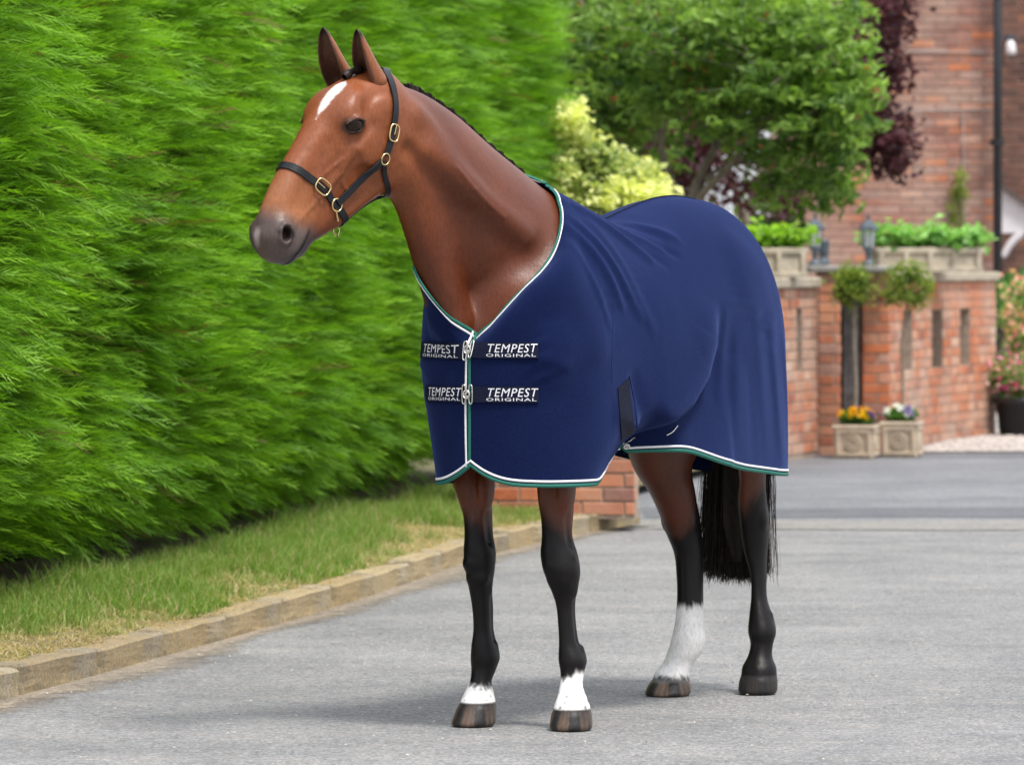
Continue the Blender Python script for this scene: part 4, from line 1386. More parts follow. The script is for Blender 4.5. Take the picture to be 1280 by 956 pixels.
def ribbon(name, B, d0, d1, h, mat, round_=False):
    p, inn, nr = B
    offs = [(d0, -0.005), (d0 + 0.0005, h * 0.6), ((d0 + d1) / 2, h), (d1 - 0.0005, h * 0.6), (d1, -0.001)]
    V_ = np.stack([p + inn * a + nr * c for a, c in offs], 1).reshape(-1, 3)
    Q_ = grid_quads(len(p), len(offs))
    return link_mesh(name, mesh_np(name, V_, quads=Q_), mat, rug)
borders = {'neck': border(top, 0, 1, 'n', 500), 'hem': border(bot, 0, -1, 'h', 900), 'cl': border(closL, 1, 0, 'l', 200), 'cr': border(closR, -1, 0, 'r', 200)}
# keep the neckline strip only where there is an opening
idx_keep = phi_e < 88.5
first = np.argmax(~idx_keep); last = NU - 1 - np.argmax(~idx_keep[::-1])
nl = border([(i, 0) for i in range(0, first + 2)], 0, 1, 'n', 220)
nrr = border([(i, 0) for i in range(last - 1, NU)], 0, 1, 'n', 220)
# bring the right panel slightly below the left one at the closure
for nm, B in (('neck', nl), ('neck', nrr), ('hem', borders['hem']), ('front', borders['cr'])):
    lift = 0.0
    ribbon(nm + "_binding", B, -0.0015, 0.0100, 0.0035 , MAT_GREEN)
    ribbon(nm + "_piping", B, 0.0135, 0.0215, 0.0040, MAT_WHITE)

def col_at(side_left, fx):
    return fx if side_left else NU - 1 - fx
def surf(side_left, fu, z):
    """point and normal on the rug at fractional station fu (counted from the front edge) and height z"""
    fu = np.asarray(fu, float); z = np.asarray(z, float)
    c = fu if side_left else NU - 1 - fu
    i = np.clip(np.floor(c).astype(int), 0, NU - 2); f_ = c - i
    va = np.array([z_index(ii, zz) for ii, zz in zip(i, z)]); vb = np.array([z_index(ii + 1, zz) for ii, zz in zip(i, z)])
    P_ = gs(RUG, i.astype(float), va) * (1 - f_)[:, None] + gs(RUG, np.minimum(i + 1, NU - 1).astype(float), vb) * f_[:, None]
    N_ = gs(RN, i.astype(float), va)
    return P_, N_ / (np.linalg.norm(N_, axis=1)[:, None] + 1e-9)
def arc_to_fu(side_left, z):
    fu = np.linspace(0, 110, 441)
    P_, _n2 = surf(side_left, fu, np.full(441, z))
    s = np.concatenate([[0], np.cumsum(np.linalg.norm(np.diff(P_, axis=0), axis=1))])
    return lambda a: np.interp(a, s, fu), P_, s
def px_of(Pl):
    w_ = to_world(Pl); return 640 + w_[..., 0] / w_[..., 1] * FOC, HOR + (CAM_H - w_[..., 2]) / w_[..., 1] * FOC

def text_mesh(txt, bold):
    cu = bpy.data.curves.new("t", 'FONT'); cu.body = txt; cu.size = 1.0; cu.offset = bold; cu.resolution_u = 3; cu.space_character = 1.12
    o = bpy.data.objects.new("t", cu); C.objects.link(o)
    dg = bpy.context.evaluated_depsgraph_get(); dg.update()
    me = bpy.data.meshes.new_from_object(o.evaluated_get(dg))
    bpy.data.objects.remove(o)
    bm = bmesh.new(); bm.from_mesh(me)
    bmesh.ops.triangulate(bm, faces=bm.faces[:])
    bmesh.ops.subdivide_edges(bm, edges=[e for e in bm.edges if e.calc_length() > 0.15], cuts=2, use_grid_fill=False)
    bmesh.ops.triangulate(bm, faces=bm.faces[:])
    v = np.array([x_.co[:2] for x_ in bm.verts]); t_ = np.array([[x_.index for x_ in f_.verts] for f_ in bm.faces])
    bm.free(); bpy.data.meshes.remove(me)
    return v, t_
TXT = {}
for word, bold in (("TEMPEST", 0.0), ("ORIGINAL", 0.0)):
    v, t_ = text_mesh(word, bold)
    mn, mx = v.min(0), v.max(0)
    TXT[word] = ((v - mn) / (mx - mn), t_)

def chest_strap(side_left, zc, a0, px_end, px_txt0, px_txt1, label, tilt=0.0):
    f, Ps, s = arc_to_fu(side_left, zc)
    pxs, _p = px_of(Ps)
    cutn = int(np.argmin(pxs)) if not side_left else int(np.argmax(pxs))
    pxs = pxs[:cutn + 1]; s_c = s[:cutn + 1]
    order = np.argsort(pxs)
    A1 = np.interp(px_end, pxs[order], s_c[order])
    T0 = np.interp(px_txt0, pxs[order], s_c[order]); T1 = np.interp(px_txt1, pxs[order], s_c[order])
    hh = 0.0245
    na, nb_ = 40, 7
    aa = np.linspace(a0, A1, na)
    G = []
    for k in range(nb_):
        zz_ = zc + hh * (1 - 2 * k / (nb_ - 1)) + tilt * (aa - a0)
        P_, N_ = surf(side_left, f(aa), zz_)
        G.append((P_, N_))
    Pm = np.stack([g_[0] for g_ in G], 1); Nm = np.stack([g_[1] for g_ in G], 1)
    Nm = Nm.mean(1, keepdims=True) + 0 * Nm; Nm /= np.linalg.norm(Nm, axis=2)[..., None]
    outer = Pm + Nm * 0.0065; inner = Pm + Nm * 0.0005
    V_ = np.concatenate([outer.reshape(-1, 3), inner.reshape(-1, 3)])
    Q_ = grid_quads(na, nb_)
    # rim
    nn_ = na * nb_
    rim = []
    e = [i * nb_ for i in range(na)] + [(na - 1) * nb_ + k for k in range(1, nb_)] + [i * nb_ + nb_ - 1 for i in range(na - 2, -1, -1)] + [k for k in range(nb_ - 2, 0, -1)]
    for q in range(len(e)):
        a, b2 = e[q], e[(q + 1) % len(e)]
        rim.append((a, b2, b2 + nn_, a + nn_))
    Q_ = np.concatenate([Q_, np.array(rim)])
    o = link_mesh("chest_strap", mesh_np("chest_strap", V_, quads=Q_, smooth=False), MAT_WEB, rug)
    if label: o['label'] = label
    # letters
    for word, (y0, y1), shear in (("TEMPEST", (-0.0065, 0.0195), 0.0060), ("ORIGINAL", (-0.0195, -0.0105), 0.0)):
        v, t_ = TXT[word]
        xw = v[:, 0]; 
        if not side_left: pass
        if T1 > T0 and side_left: s_a = T0 + (T1 - T0) * xw
        else: s_a = T0 + (T1 - T0) * xw
        s_a = s_a + (shear * (v[:, 1]) * (1 if side_left else -1))
        zz_ = zc + y0 + (y1 - y0) * v[:, 1] + tilt * (s_a - a0)
        P_, N_ = surf(side_left, f(s_a), zz_)
        Nn = np.stack([np.interp(s_a, aa, Nm[:, 0, c]) for c in range(3)], 1)
        V2 = P_ + Nn * 0.0080
        link_mesh("lettering", mesh_np("lettering", V2, tris=t_, smooth=False), MAT_PRINT, o)
    # thin stitched outline at the far end
    return o, f, zc, Pm, Nm
Z1 = 1.171; Z2 = 1.036
cs = []
cs.append(chest_strap(True, Z1, 0.006, 673, 609, 670, None))
cs.append(chest_strap(True, Z2, 0.006, 673, 609, 670, None))
cs.append(chest_strap(False, Z1 - 0.002, 0.018, 528.5, 532, 573, None, 0.0))
cs.append(chest_strap(False, Z2 - 0.000, 0.018, 534, 538, 577, None, 0.0))
# metal fastenings between the straps
for k in (0, 1):
    PL, NL = cs[k][3], cs[k][4]; PR, NR = cs[k + 2][3], cs[k + 2][4]
    for Pm, Nm, nm in ((PL, NL, 'slide'), (PR, NR, 'hook_bar')):
        c = Pm[0, 3] + Nm[0, 0] * 0.009
        ty = Pm[0, 0] - Pm[0, -1]; ty /= np.linalg.norm(ty)
        tx_ = Pm[1, 3] - Pm[0, 3]; tx_ /= np.linalg.norm(tx_)
        loop_ring(nm, c, tx_, ty, 0.006, 0.029, 0.0022, MAT_STEEL, rug, 3.5)
    a = PL[0, 3] + NL[0, 0] * 0.012; c = PR[0, 3] + NR[0, 0] * 0.012
    for dz in (0.006, -0.006):
        rod("clip", a + np.array([0, 0, dz]), (a + c) / 2 + np.array([0.004, 0, dz]), 0.0022, MAT_STEEL, rug)
    loop_ring("clip", (a + c) / 2 + np.array([0.003, 0, 0]), np.array([0, 1.0, 0]), np.array([0, 0, 1.0]), 0.011, 0.012, 0.0030, MAT_STEEL, rug, 2.0)
    rod("clip", (a + c) / 2, c, 0.003, MAT_STEEL, rug)

# surcingle tab on the left flank, seam, hooks
def patch(px_pts, name, mat, h=0.003, nu_=6, nv_=24, parent=None, thick=0.004):
    """quad patch on the left side from four picture corners: tl, tr, br, bl (converted to surface points by ray casting)"""
    tl, tr, br, bl = [np.array(q, float) for q in px_pts]
    V_ = []; N_l = []
    for j in range(nv_):
        fj = j / (nv_ - 1)
        for i in range(nu_):
            fi = i / (nu_ - 1)
            q = (tl * (1 - fi) + tr * fi) * (1 - fj) + (bl * (1 - fi) + br * fi) * fj
            P_, n_ = raycast_rug(q[0], q[1])
            V_.append(P_); N_l.append(n_)
    V_ = np.array(V_); N_l = np.array(N_l)
    nm_ = N_l.mean(0); nm_ /= np.linalg.norm(nm_)
    nt2 = nu_ * nv_
    VV = np.concatenate([V_ + nm_ * h, V_ - nm_ * 0.001])
    idx = np.arange(nt2).reshape(nv_, nu_)
    Q_ = list(np.stack([idx[:-1, :-1].ravel(), idx[1:, :-1].ravel(), idx[1:, 1:].ravel(), idx[:-1, 1:].ravel()], 1))
    e = list(idx[0, :]) + list(idx[1:, -1]) + list(idx[-1, -2::-1]) + list(idx[-2:0:-1, 0])
    for q in range(len(e)):
        a, b2 = e[q], e[(q + 1) % len(e)]
        Q_.append((a, b2, b2 + nt2, a + nt2))
    return link_mesh(name, mesh_np(name, VV, quads=np.array(Q_), smooth=False), mat, parent or rug)
from mathutils.bvhtree import BVHTree
BV_RUG = BVHTree.FromPolygons([Vector(v) for v in RUG.reshape(-1, 3)], [tuple(int(a) for a in q) for q in grid_quads(NU, NV)])
_cam_l = to_local(np.array([0, 0, CAM_H]))
def raycast_rug(px, py):
    d = to_local(W(px, py, 10.0)) - _cam_l
    h = BV_RUG.ray_cast(Vector(_cam_l), Vector(d).normalized())
    n_ = np.array(h[1])
    if n_ @ d > 0: n_ = -n_
    return np.array(h[0]), n_
patch([(771.5, 485), (785, 473), (792, 540), (776.5, 552)], "surcingle_tab", MAT_DARKWEB, 0.004)
def rug_line(name, pts, r, mat, n=30, h=0.0015, parent=None):
    p = catmull(np.array(pts, float), n)
    q = np.array([raycast_rug(a, b2)[0] + raycast_rug(a, b2)[1] * h for a, b2 in p])
    v, qq = tube_np(q, r, 6)
    return link_mesh(name, mesh_np(name, v, quads=qq), mat, parent or rug)
rug_line("seam", [(765, 358), (766, 400), (765, 440), (764, 478)], 0.0011, MAT_NAVY, 30, 0.0)
rug_line("seam", [(786, 470), (793, 505), (797, 540)], 0.0012, MAT_NAVY)
rug_line("surcingle_hook", [(774, 553), (781, 551), (787, 548), (791, 543)], 0.0022, MAT_STEEL, 16, 0.010)
c_, n_ = raycast_rug(782, 556)
_tx = np.cross(n_, [0, 0, 1.0]); _tx /= np.linalg.norm(_tx)
loop_ring("surcingle_hook", c_ + n_ * 0.012, _tx, np.cross(_tx, n_), 0.009, 0.007, 0.0026, MAT_STEEL, rug, 2.0)
rug_line("surcingle_buckle", [(832, 543), (838, 540), (845, 532)], 0.0020, MAT_STEEL, 12, 0.006)

_sp = [RUG[i, 0] + np.array([0, 0, 0.0015]) for i in range(int(NU * 0.17), int(NU * 0.40))]
_v, _q = tube_np(np.array(_sp)[::4], 0.0022, 6)
link_mesh("seam", mesh_np("seam", _v, quads=_q), MAT_DARKWEB, rug)
# ------------------------------------------------------------------ setting: materials
def asphalt(name, c0, c1, warm, speck=0.6):
    m, nt, b = new_mat(name)
    co = coords(nt)
    big = noise_node(nt, 0.8, 6, 0.68, co)
    mid = noise_node(nt, 6, 4, 0.65, co)
    fine = noise_node(nt, 75, 3, 0.8, co)
    v = nt.nodes.new("ShaderNodeTexVoronoi"); v.inputs["Scale"].default_value = 95
    nt.links.new(co, v.inputs["Vector"])
    base = ramp(nt, big.outputs[0], [(0.3, c0), (0.7, c1)])
    base = mixc(nt, mathn(nt, 'MULTIPLY', ramp(nt, mid.outputs[0], [(0.45, (0, 0, 0)), (0.75, (1, 1, 1))]), 0.35), base, warm)
    gr_ = noise_node(nt, 26, 5, 0.85, co)
    base = mixc(nt, 0.75, base, ramp(nt, gr_.outputs[0], [(0.36, (0.55, 0.55, 0.55)), (0.5, (1.0, 1.0, 1.0)), (0.64, (1.5, 1.49, 1.46))]), 'MULTIPLY')
    pt_ = noise_node(nt, 2.6, 5, 0.75, co)
    base = mixc(nt, 0.8, base, ramp(nt, pt_.outputs[0], [(0.32, (0.80, 0.81, 0.83)), (0.5, (1.0, 1.0, 1.0)), (0.68, (1.18, 1.155, 1.12))]), 'MULTIPLY')
    base = mixc(nt, speck, base, ramp(nt, fine.outputs[0], [(0.34, (0.25, 0.25, 0.25)), (0.5, (0.95, 0.95, 0.95)), (0.66, (2.0, 2.0, 1.95))]), 'MULTIPLY')
    v2 = nt.nodes.new("ShaderNodeTexVoronoi"); v2.inputs["Scale"].default_value = 22
    nt.links.new(co, v2.inputs["Vector"])
    dots = ramp(nt, v2.outputs["Distance"], [(0.06, (1, 1, 1)), (0.11, (0, 0, 0))])
    sel = ramp(nt, v2.outputs["Color"], [(0.82, (0, 0, 0)), (0.86, (1, 1, 1))])
    fac = mathn(nt, 'MULTIPLY', dots, sel)
    base = mixc(nt, mathn(nt, 'MULTIPLY', fac, 0.7), base, (0.50, 0.48, 0.44))
    nt.links.new(base, b.inputs["Base Color"])
    b.inputs["Roughness"].default_value = 0.82
    b.inputs["Specular IOR Level"].default_value = 0.35
    h = mathn(nt, 'ADD', v.outputs["Distance"], mathn(nt, 'MULTIPLY', fine.outputs[0], 0.6))
    bump(nt, b, h, 0.55, 0.006)
    return m
MAT_ROAD = asphalt("old_asphalt", (0.150, 0.152, 0.157), (0.245, 0.244, 0.245), (0.29, 0.272, 0.248))
MAT_ROAD2 = asphalt("newer_asphalt", (0.125, 0.130, 0.146), (0.205, 0.210, 0.225), (0.24, 0.23, 0.225), 0.35)
MAT_BAND = asphalt("worn_joint", (0.175, 0.172, 0.165), (0.25, 0.243, 0.23), (0.27, 0.25, 0.22), 0.35)
MAT_DIRT = asphalt("sandy_dirt", (0.21, 0.175, 0.135), (0.30, 0.255, 0.20), (0.32, 0.27, 0.2), 0.5)

def ground_sheet(name, pts, z, mat, div=0):
    bm = bmesh.new()
    f = bm.faces.new([bm.verts.new((p[0], p[1], z)) for p in pts])
    o = bm_obj(name, bm, mat)
    return tag(o, kind="structure")
g = ground_sheet("ground", [(-600, -50), (600, -50), (600, 1500), (-600, 1500)], -0.03, simple_mat("earth", (0.12, 0.10, 0.07), 0.95, var=0.3, scale=2))
# kerb line of the drive (world x, y), bottom of the kerb face
KP = np.array([(-3.6, 11.0), (-2.55, 14.4), (-1.68, 17.6), (-1.22, 19.8), (-0.79, 22.0), (-0.46, 24.0), (-0.17, 25.9), (0.10, 27.2), (0.38, 28.3), (0.67, 29.2)])
KC = catmull(KP, 240)
ys = KC[:, 1]
bm = bmesh.new()
# drive: from the kerb line to far right
vl = [bm.verts.new((p[0] - 0.02, p[1], 0)) for p in KC[::6]]
vr = [bm.verts.new((26.0, p[1], 0)) for p in KC[::6]]
for i in range(len(vl) - 1): bm.faces.new((vl[i], vr[i], vr[i + 1], vl[i + 1]))
v0 = bm.verts.new((-3.6, 2.0, 0)); v1 = bm.verts.new((26, 2.0, 0)); bm.faces.new((v0, v1, vr[0], vl[0]))
a = bm.verts.new((26, 29.85, 0)); c = bm.verts.new((0.2, 29.85, 0)); bm.faces.new((vl[-1], vr[-1], a, c))
drive = tag(bm_obj("road", bm, MAT_ROAD), kind="structure")
def wob(x0, x1, y, amp, n=60, seed=0):
    xs = np.linspace(x0, x1, n)
    return [(x_, y + amp * (math.sin(x_ * 1.3 + seed) + 0.5 * math.sin(x_ * 3.7 + seed * 2) + 0.3 * math.sin(x_ * 9.1 + seed))) for x_ in xs]
def strip(name, lo, hi, z, mat):
    bm = bmesh.new()
    A_ = [bm.verts.new((p[0], p[1], z)) for p in lo]; B_ = [bm.verts.new((p[0], p[1], z)) for p in hi]
    for i in range(len(A_) - 1): bm.faces.new((A_[i], A_[i + 1], B_[i + 1], B_[i]))
    return tag(bm_obj(name, bm, mat), kind="structure")
strip("road_yard", wob(-0.2, 26, 29.7, 0.03, seed=3), wob(-0.2, 26, 60, 0.0), 0.002, MAT_ROAD2)
strip("road_joint", wob(0.2, 26, 28.7, 0.05, seed=1), wob(0.2, 26, 29.75, 0.05, seed=2), 0.004, MAT_BAND)
MAT_SEAL = asphalt("dark_seal", (0.095, 0.10, 0.115), (0.155, 0.16, 0.175), (0.18, 0.175, 0.17), 0.35)
strip("road_seal", wob(0.75, 26, 30.1, 0.03, seed=3), wob(0.75, 26, 31.3, 0.12, seed=9), 0.0045, MAT_SEAL)
strip("road_edge", wob(2.0, 26, 39.15, 0.03, seed=4), wob(2.0, 26, 39.9, 0.05, seed=5), 0.0045, MAT_SEAL)
# sandy dirt washed along the kerb foot
lo = [(p[0] - 0.01, p[1]) for p in KC[::2]]
wd_ = [0.26 + 0.07 * math.sin(i * 0.16) + 0.05 * math.sin(i * 0.37) for i in range(len(lo))]
hi = [(p[0] + w_ * 0.98, p[1] - w_ * 0.2) for p, w_ in zip(lo, wd_)]
nt_ = MAT_DIRT.node_tree; b = nt_.nodes["Principled BSDF"]
at = nt_.nodes.new("ShaderNodeAttribute"); at.attribute_name = "col"
nn = noise_node(nt_, 4.5, 5, 0.75, coords(nt_))
al = mathn(nt_, 'ADD', mathn(nt_, 'MULTIPLY', at.outputs["Fac"], 1.15), mathn(nt_, 'MULTIPLY', nn.outputs[0], 1.5))
nt_.links.new(ramp(nt_, mathn(nt_, 'SUBTRACT', al, 0.85), [(0.15, (0, 0, 0)), (0.75, (0.85, 0.85, 0.85))]), b.inputs["Alpha"])
VV = []; CC_ = []
for p, q in zip(lo, hi):
    for k in range(5):
        f_ = k / 4; VV.append((p[0] * (1 - f_) + q[0] * f_, p[1] * (1 - f_) + q[1] * f_, 0.004)); CC_.append([1 - f_] * 3)
tag(link_mesh("dirt_edge", mesh_np("dirt_edge", VV, quads=grid_quads(len(lo), 5, True), colors=np.array(CC_)), MAT_DIRT), kind="structure")

# ------------------------------------------------------------------ kerb of separate stones
m, nt_, b = new_mat("kerb_stone")
co = coords(nt_)
n1_ = noise_node(nt_, 5, 5, 0.65, co); n2_ = noise_node(nt_, 55, 4, 0.7, co)
oi = nt_.nodes.new("ShaderNodeObjectInfo")
base = ramp(nt_, n1_.outputs[0], [(0.30, (0.27, 0.22, 0.15)), (0.46, (0.34, 0.235, 0.085)), (0.56, (0.20, 0.17, 0.11)), (0.66, (0.30, 0.255, 0.18)), (0.8, (0.15, 0.14, 0.10))])
base = mixc(nt_, 0.5, base, ramp(nt_, oi.outputs["Random"], [(0, (0.24, 0.205, 0.155)), (0.5, (0.36, 0.27, 0.135)), (1, (0.42, 0.36, 0.25))]))
base = mixc(nt_, 0.7, base, ramp(nt_, n2_.outputs[0], [(0.3, (0.5, 0.5, 0.5)), (0.55, (1, 1, 1)), (0.75, (1.5, 1.5, 1.5))]), 'MULTIPLY')
nt_.links.new(base, b.inputs["Base Color"]); b.inputs["Roughness"].default_value = 0.9
bump(nt_, b, n2_.outputs[0], 0.6, 0.01)
MAT_KERB = m
kerb = empty("kerb", (0, 0, 0)); tag(kerb, "low curved kerb of yellowish concrete blocks edging the grass verge", "kerb")
KD = np.concatenate([[0], np.cumsum(np.linalg.norm(np.diff(KC, axis=0), axis=1))])
kmesh = []
for vnum in range(4):
    bm = bmesh.new()
    L_ = 0.896
    add_box(bm, (0, 0.0625, 0.03), (L_, 0.125, 0.13), bevel=0.009)
    bmesh.ops.subdivide_edges(bm, edges=bm.edges[:], cuts=4, use_grid_fill=True)
    for v in bm.verts:
        nz = mnoise.noise(Vector(v.co) * 14 + Vector((vnum * 7, 0, 0)))
        v.co += Vector((0, -0.010 * nz, 0.012 * nz)) if v.co.z > 0 else Vector((0, 0, 0))
    me = bpy.data.meshes.new("kerb_stone"); bm.to_mesh(me); bm.free(); me.materials.append(MAT_KERB); kmesh.append(me)
s_ = 3.0; kk = 0
while s_ < KD[-1] - 0.1:
    p = np.array([np.interp(s_, KD, KC[:, 0]), np.interp(s_, KD, KC[:, 1])]); q = np.array([np.interp(s_ + 0.45, KD, KC[:, 0]), np.interp(s_ + 0.45, KD, KC[:, 1])]); r_ = np.array([np.interp(s_ - 0.45, KD, KC[:, 0]), np.interp(s_ - 0.45, KD, KC[:, 1])])
    o = bpy.data.objects.new("kerb_stone", kmesh[kk % 4]); C.objects.link(o); o.parent = kerb
    o.location = (p[0], p[1], random.uniform(-0.006, 0.004)); o.rotation_euler = (random.uniform(-.02, .02), random.uniform(-.01, .01), math.atan2(q[1] - r_[1], q[0] - r_[0]) + random.uniform(-.004, .004))
    s_ += 0.905; kk += 1

# ------------------------------------------------------------------ verge: soil, grass blades, straw
HB0 = np.array([-2.05 + 0.10, 21.5]); HBD = np.array([0.156, 1.0]); HBD /= np.linalg.norm(HBD)      # foot line of the hedge
HBN = np.array([HBD[1], -HBD[0]])                                                             # towards the road
def hedge_pt(s, out=0.0): return HB0 + HBD * s + HBN * out
m, nt_, b = new_mat("verge_soil")
n1_ = noise_node(nt_, 3.5, 5, 0.7, coords(nt_)); n2_ = noise_node(nt_, 70, 3, 0.7, coords(nt_))
base = ramp(nt_, n1_.outputs[0], [(0.3, (0.10, 0.12, 0.035)), (0.5, (0.17, 0.14, 0.07)), (0.7, (0.26, 0.20, 0.12))])
base = mixc(nt_, 0.6, base, ramp(nt_, n2_.outputs[0], [(0.3, (0.45, 0.45, 0.45)), (0.7, (1.3, 1.3, 1.3))]), 'MULTIPLY')
nt_.links.new(base, b.inputs["Base Color"]); b.inputs["Roughness"].default_value = 0.95
bump(nt_, b, n2_.outputs[0], 0.8, 0.02)
bm = bmesh.new()
rows_ = []
for i in range(0, len(KC), 4):
    p = KC[i]; d = KC[min(i + 1, len(KC) - 1)] - KC[max(i - 1, 0)]; d /= np.linalg.norm(d); nrm_ = np.array([-d[1], d[0]])
    row = []
    for k in range(13):
        f_ = k / 12
        far = np.array([hedge_pt(p[1] - HB0[1] + 0.0)[0] - 0.9, p[1] + 0.5])
        st_ = p + nrm_ * 0.12
        q = st_ * (1 - f_) + far * f_
        zz_ = 0.088 + 0.05 * f_ + 0.012 * mnoise.noise(Vector((q[0] * 4, q[1] * 4, 0)))
        row.append(bm.verts.new((q[0], q[1], zz_)))
    rows_.append(row)
for a_, b_ in zip(rows_[:-1], rows_[1:]):
    for k in range(12): bm.faces.new((a_[k], a_[k + 1], b_[k + 1], b_[k]))
# close off behind the last kerb stone towards the low wall
verge = tag(bm_obj("verge", bm, m, smooth=True), kind="structure")
ground_sheet("soil_bed", [(-9, 11), (-3.9, 11), (-1.3, 24), (0.25, 29.3), (0.45, 31), (1.6, 37.5), (1.6, 50), (-12, 50)], 0.06, m)

m, nt_, b = new_mat("leaf")
at = nt_.nodes.new("ShaderNodeAttribute"); at.attribute_name = "col"
nt_.links.new(at.outputs[0], b.inputs["Base Color"])
b.inputs["Roughness"].default_value = 0.55; b.inputs["Specular IOR Level"].default_value = 0.35
tr = nt_.nodes.new("ShaderNodeBsdfTranslucent"); mx = nt_.nodes.new("ShaderNodeMixShader"); mx.inputs[0].default_value = 0.35
g_ = nt_.nodes.new("ShaderNodeMixRGB"); g_.blend_type = 'MULTIPLY'; g_.inputs[0].default_value = 1; g_.inputs[2].default_value = (1.5, 1.6, 0.8, 1)
nt_.links.new(at.outputs[0], g_.inputs[1]); nt_.links.new(g_.outputs[0], tr.inputs["Color"])
nt_.links.new(b.outputs[0], mx.inputs[1]); nt_.links.new(tr.outputs[0], mx.inputs[2])
nt_.links.new(mx.outputs[0], nt_.nodes["Material Output"].inputs["Surface"])
MAT_LEAF = m

rg = np.random.default_rng(11)
def blades(P0, H, lean, W0, colors, name, parent=None, K=4):
    """grass blades as tapering ribbons bent over by lean (N,2)"""
    N = len(P0); f = np.linspace(0, 1, K)
    a = rg.uniform(0, 2 * math.pi, N)
    sd_ = np.stack([np.cos(a), np.sin(a), 0 * a], 1)
    V_ = np.zeros((N, K, 2, 3))
    for k, fk in enumerate(f):
        c = P0.copy()
        c[:, 0] += lean[:, 0] * fk**2; c[:, 1] += lean[:, 1] * fk**2
        c[:, 2] += H * (fk - 0.25 * fk**2 * np.clip(np.linalg.norm(lean, axis=1) / np.maximum(H, 1e-3), 0, 2))
        wd = (W0 * (1 - 0.92 * fk) * 0.5)[:, None]
        V_[:, k, 0] = c - sd_ * wd; V_[:, k, 1] = c + sd_ * wd
    base = ((np.arange(N) * K * 2)[:, None] + (np.arange(K - 1) * 2)[None, :]).ravel()
    Q_ = np.stack([base, base + 1, base + 3, base + 2], 1)
    cc = np.repeat(colors[:, None, :], K * 2, 1).reshape(-1, 3)
    return link_mesh(name, mesh_np(name, V_.reshape(-1, 3), quads=Q_, colors=cc, smooth=False), MAT_LEAF, parent)
NB = 70000
yy_ = 15.5 + (31.0 - 15.5) * rg.uniform(size=NB) ** 0.9
kx = np.interp(yy_, KC[:, 1], KC[:, 0]); hx = HB0[0] + (yy_ - HB0[1]) * 0.156
fr_ = rg.uniform(0, 0.66, NB)
xx_ = (kx - 0.10) * (1 - fr_) + (hx - 0.35) * fr_
P0 = np.stack([xx_, yy_, 0.085 + 0.05 * fr_], 1)
patch_n = fbm(P0 * [1, 0.6, 0], 2.2, 51, 3); fine_n = vnoise(P0, 9, 53)
dry = sst(0.10, -0.12, fr_ - 0.22 + 0.9 * (patch_n - 0.5) * 1.0 + 0.25 * (fine_n - 0.5))
keep = rg.uniform(size=NB) > dry * 0.45
keep &= ~((yy_ > 28.3) & (xx_ > -0.1 + (yy_ - 28.3) * 0.15))
P0, dry, fr_, fine_n, patch_n = P0[keep], dry[keep], fr_[keep], fine_n[keep], patch_n[keep]
N = len(P0)
tall = sst(0.45, 0.75, fbm(P0, 1.6, 57, 2))
Hh = (0.035 + 0.05 * rg.uniform(size=N) + 0.07 * tall * rg.uniform(size=N)) * (1 - 0.62 * dry) * (0.8 + 0.6 * fr_)
ln_ = rg.normal(0, 0.35, (N, 2)) * Hh[:, None] + np.array([0.1, -0.1]) * Hh[:, None] + rg.normal(0, 1, (N, 2)) * (dry * 0.045)[:, None]
cg = np.array([0.13, 0.25, 0.035]); cl_ = np.array([0.26, 0.36, 0.085]); cd = np.array([0.56, 0.43, 0.25])
tmix = rg.uniform(size=N)
col_ = lerp(np.tile(cg, (N, 1)), cl_, tmix)
col_ = lerp(col_, cd, np.clip(dry * (0.55 + 0.6 * rg.uniform(size=N)), 0, 1) ** 1.3)
col_ = lerp(col_, cd * 0.9, (rg.uniform(size=N) < 0.10).astype(float))
grass = blades(P0, Hh, ln_, 0.006 + 0.003 * rg.uniform(size=N), col_, "grass")
tag(grass, kind="stuff")
# dead clippings lying near the kerb
ND = 7000
yy_ = rg.uniform(15.5, 29.0, ND); kx = np.interp(yy_, KC[:, 1], KC[:, 0])
P0 = np.stack([kx - 0.03 - np.abs(rg.normal(0, 0.22, ND)), yy_, np.full(ND, 0.095)], 1)
dn = fbm(P0 * [1, 1, 0], 1.7, 61, 3)
P0 = P0[dn > 0.46]; N = len(P0)
straw = blades(P0, np.full(N, 0.006) + 0.012 * rg.uniform(size=N), rg.normal(0, 0.035, (N, 2)), np.full(N, 0.005), np.array([0.44, 0.33, 0.19]) * rg.uniform(0.55, 1.2, (N, 1)), "straw")
tag(straw, kind="stuff")

# ------------------------------------------------------------------ conifer hedge
hedge = empty("conifer_hedge", (HB0[0], HB0[1], 0.08)); tag(hedge, "tall clipped green conifer hedge filling the left side behind the horse", "hedge")
hoff = np.array([HB0[0], HB0[1], 0.08])
HS0, HS1, HT = -5.0, 13.6, 4.6
def hedge_out(s, z):
    """how far the foliage surface stands out from the foot line"""
    P3 = np.stack([s, z * 1.2, 0 * s], 1)
    bulge = 0.14 * (fbm(P3, 0.9, 71, 2) - 0.5) + 0.20 * (fbm(P3, 2.4, 73, 3) - 0.5)
    foot = -0.60 * np.exp(-np.clip(z - 0.16, 0, 9) / 0.20) + 0.17
    end = -1.3 * np.clip((s + 1.6 * (fbm(P3 * [0, 1, 0] + 5.3, 1.1, 78, 3) - 0.5) - (HS1 - 1.3)) / 1.3, 0, 1) ** 2.0
    return bulge + foot + end - 0.05 * np.clip(z - 2, 0, 3)
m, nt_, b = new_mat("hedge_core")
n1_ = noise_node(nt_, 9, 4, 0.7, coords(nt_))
nt_.links.new(ramp(nt_, n1_.outputs[0], [(0.35, (0.008, 0.014, 0.004)), (0.7, (0.022, 0.040, 0.010))]), b.inputs["Base Color"]); b.inputs["Roughness"].default_value = 0.9
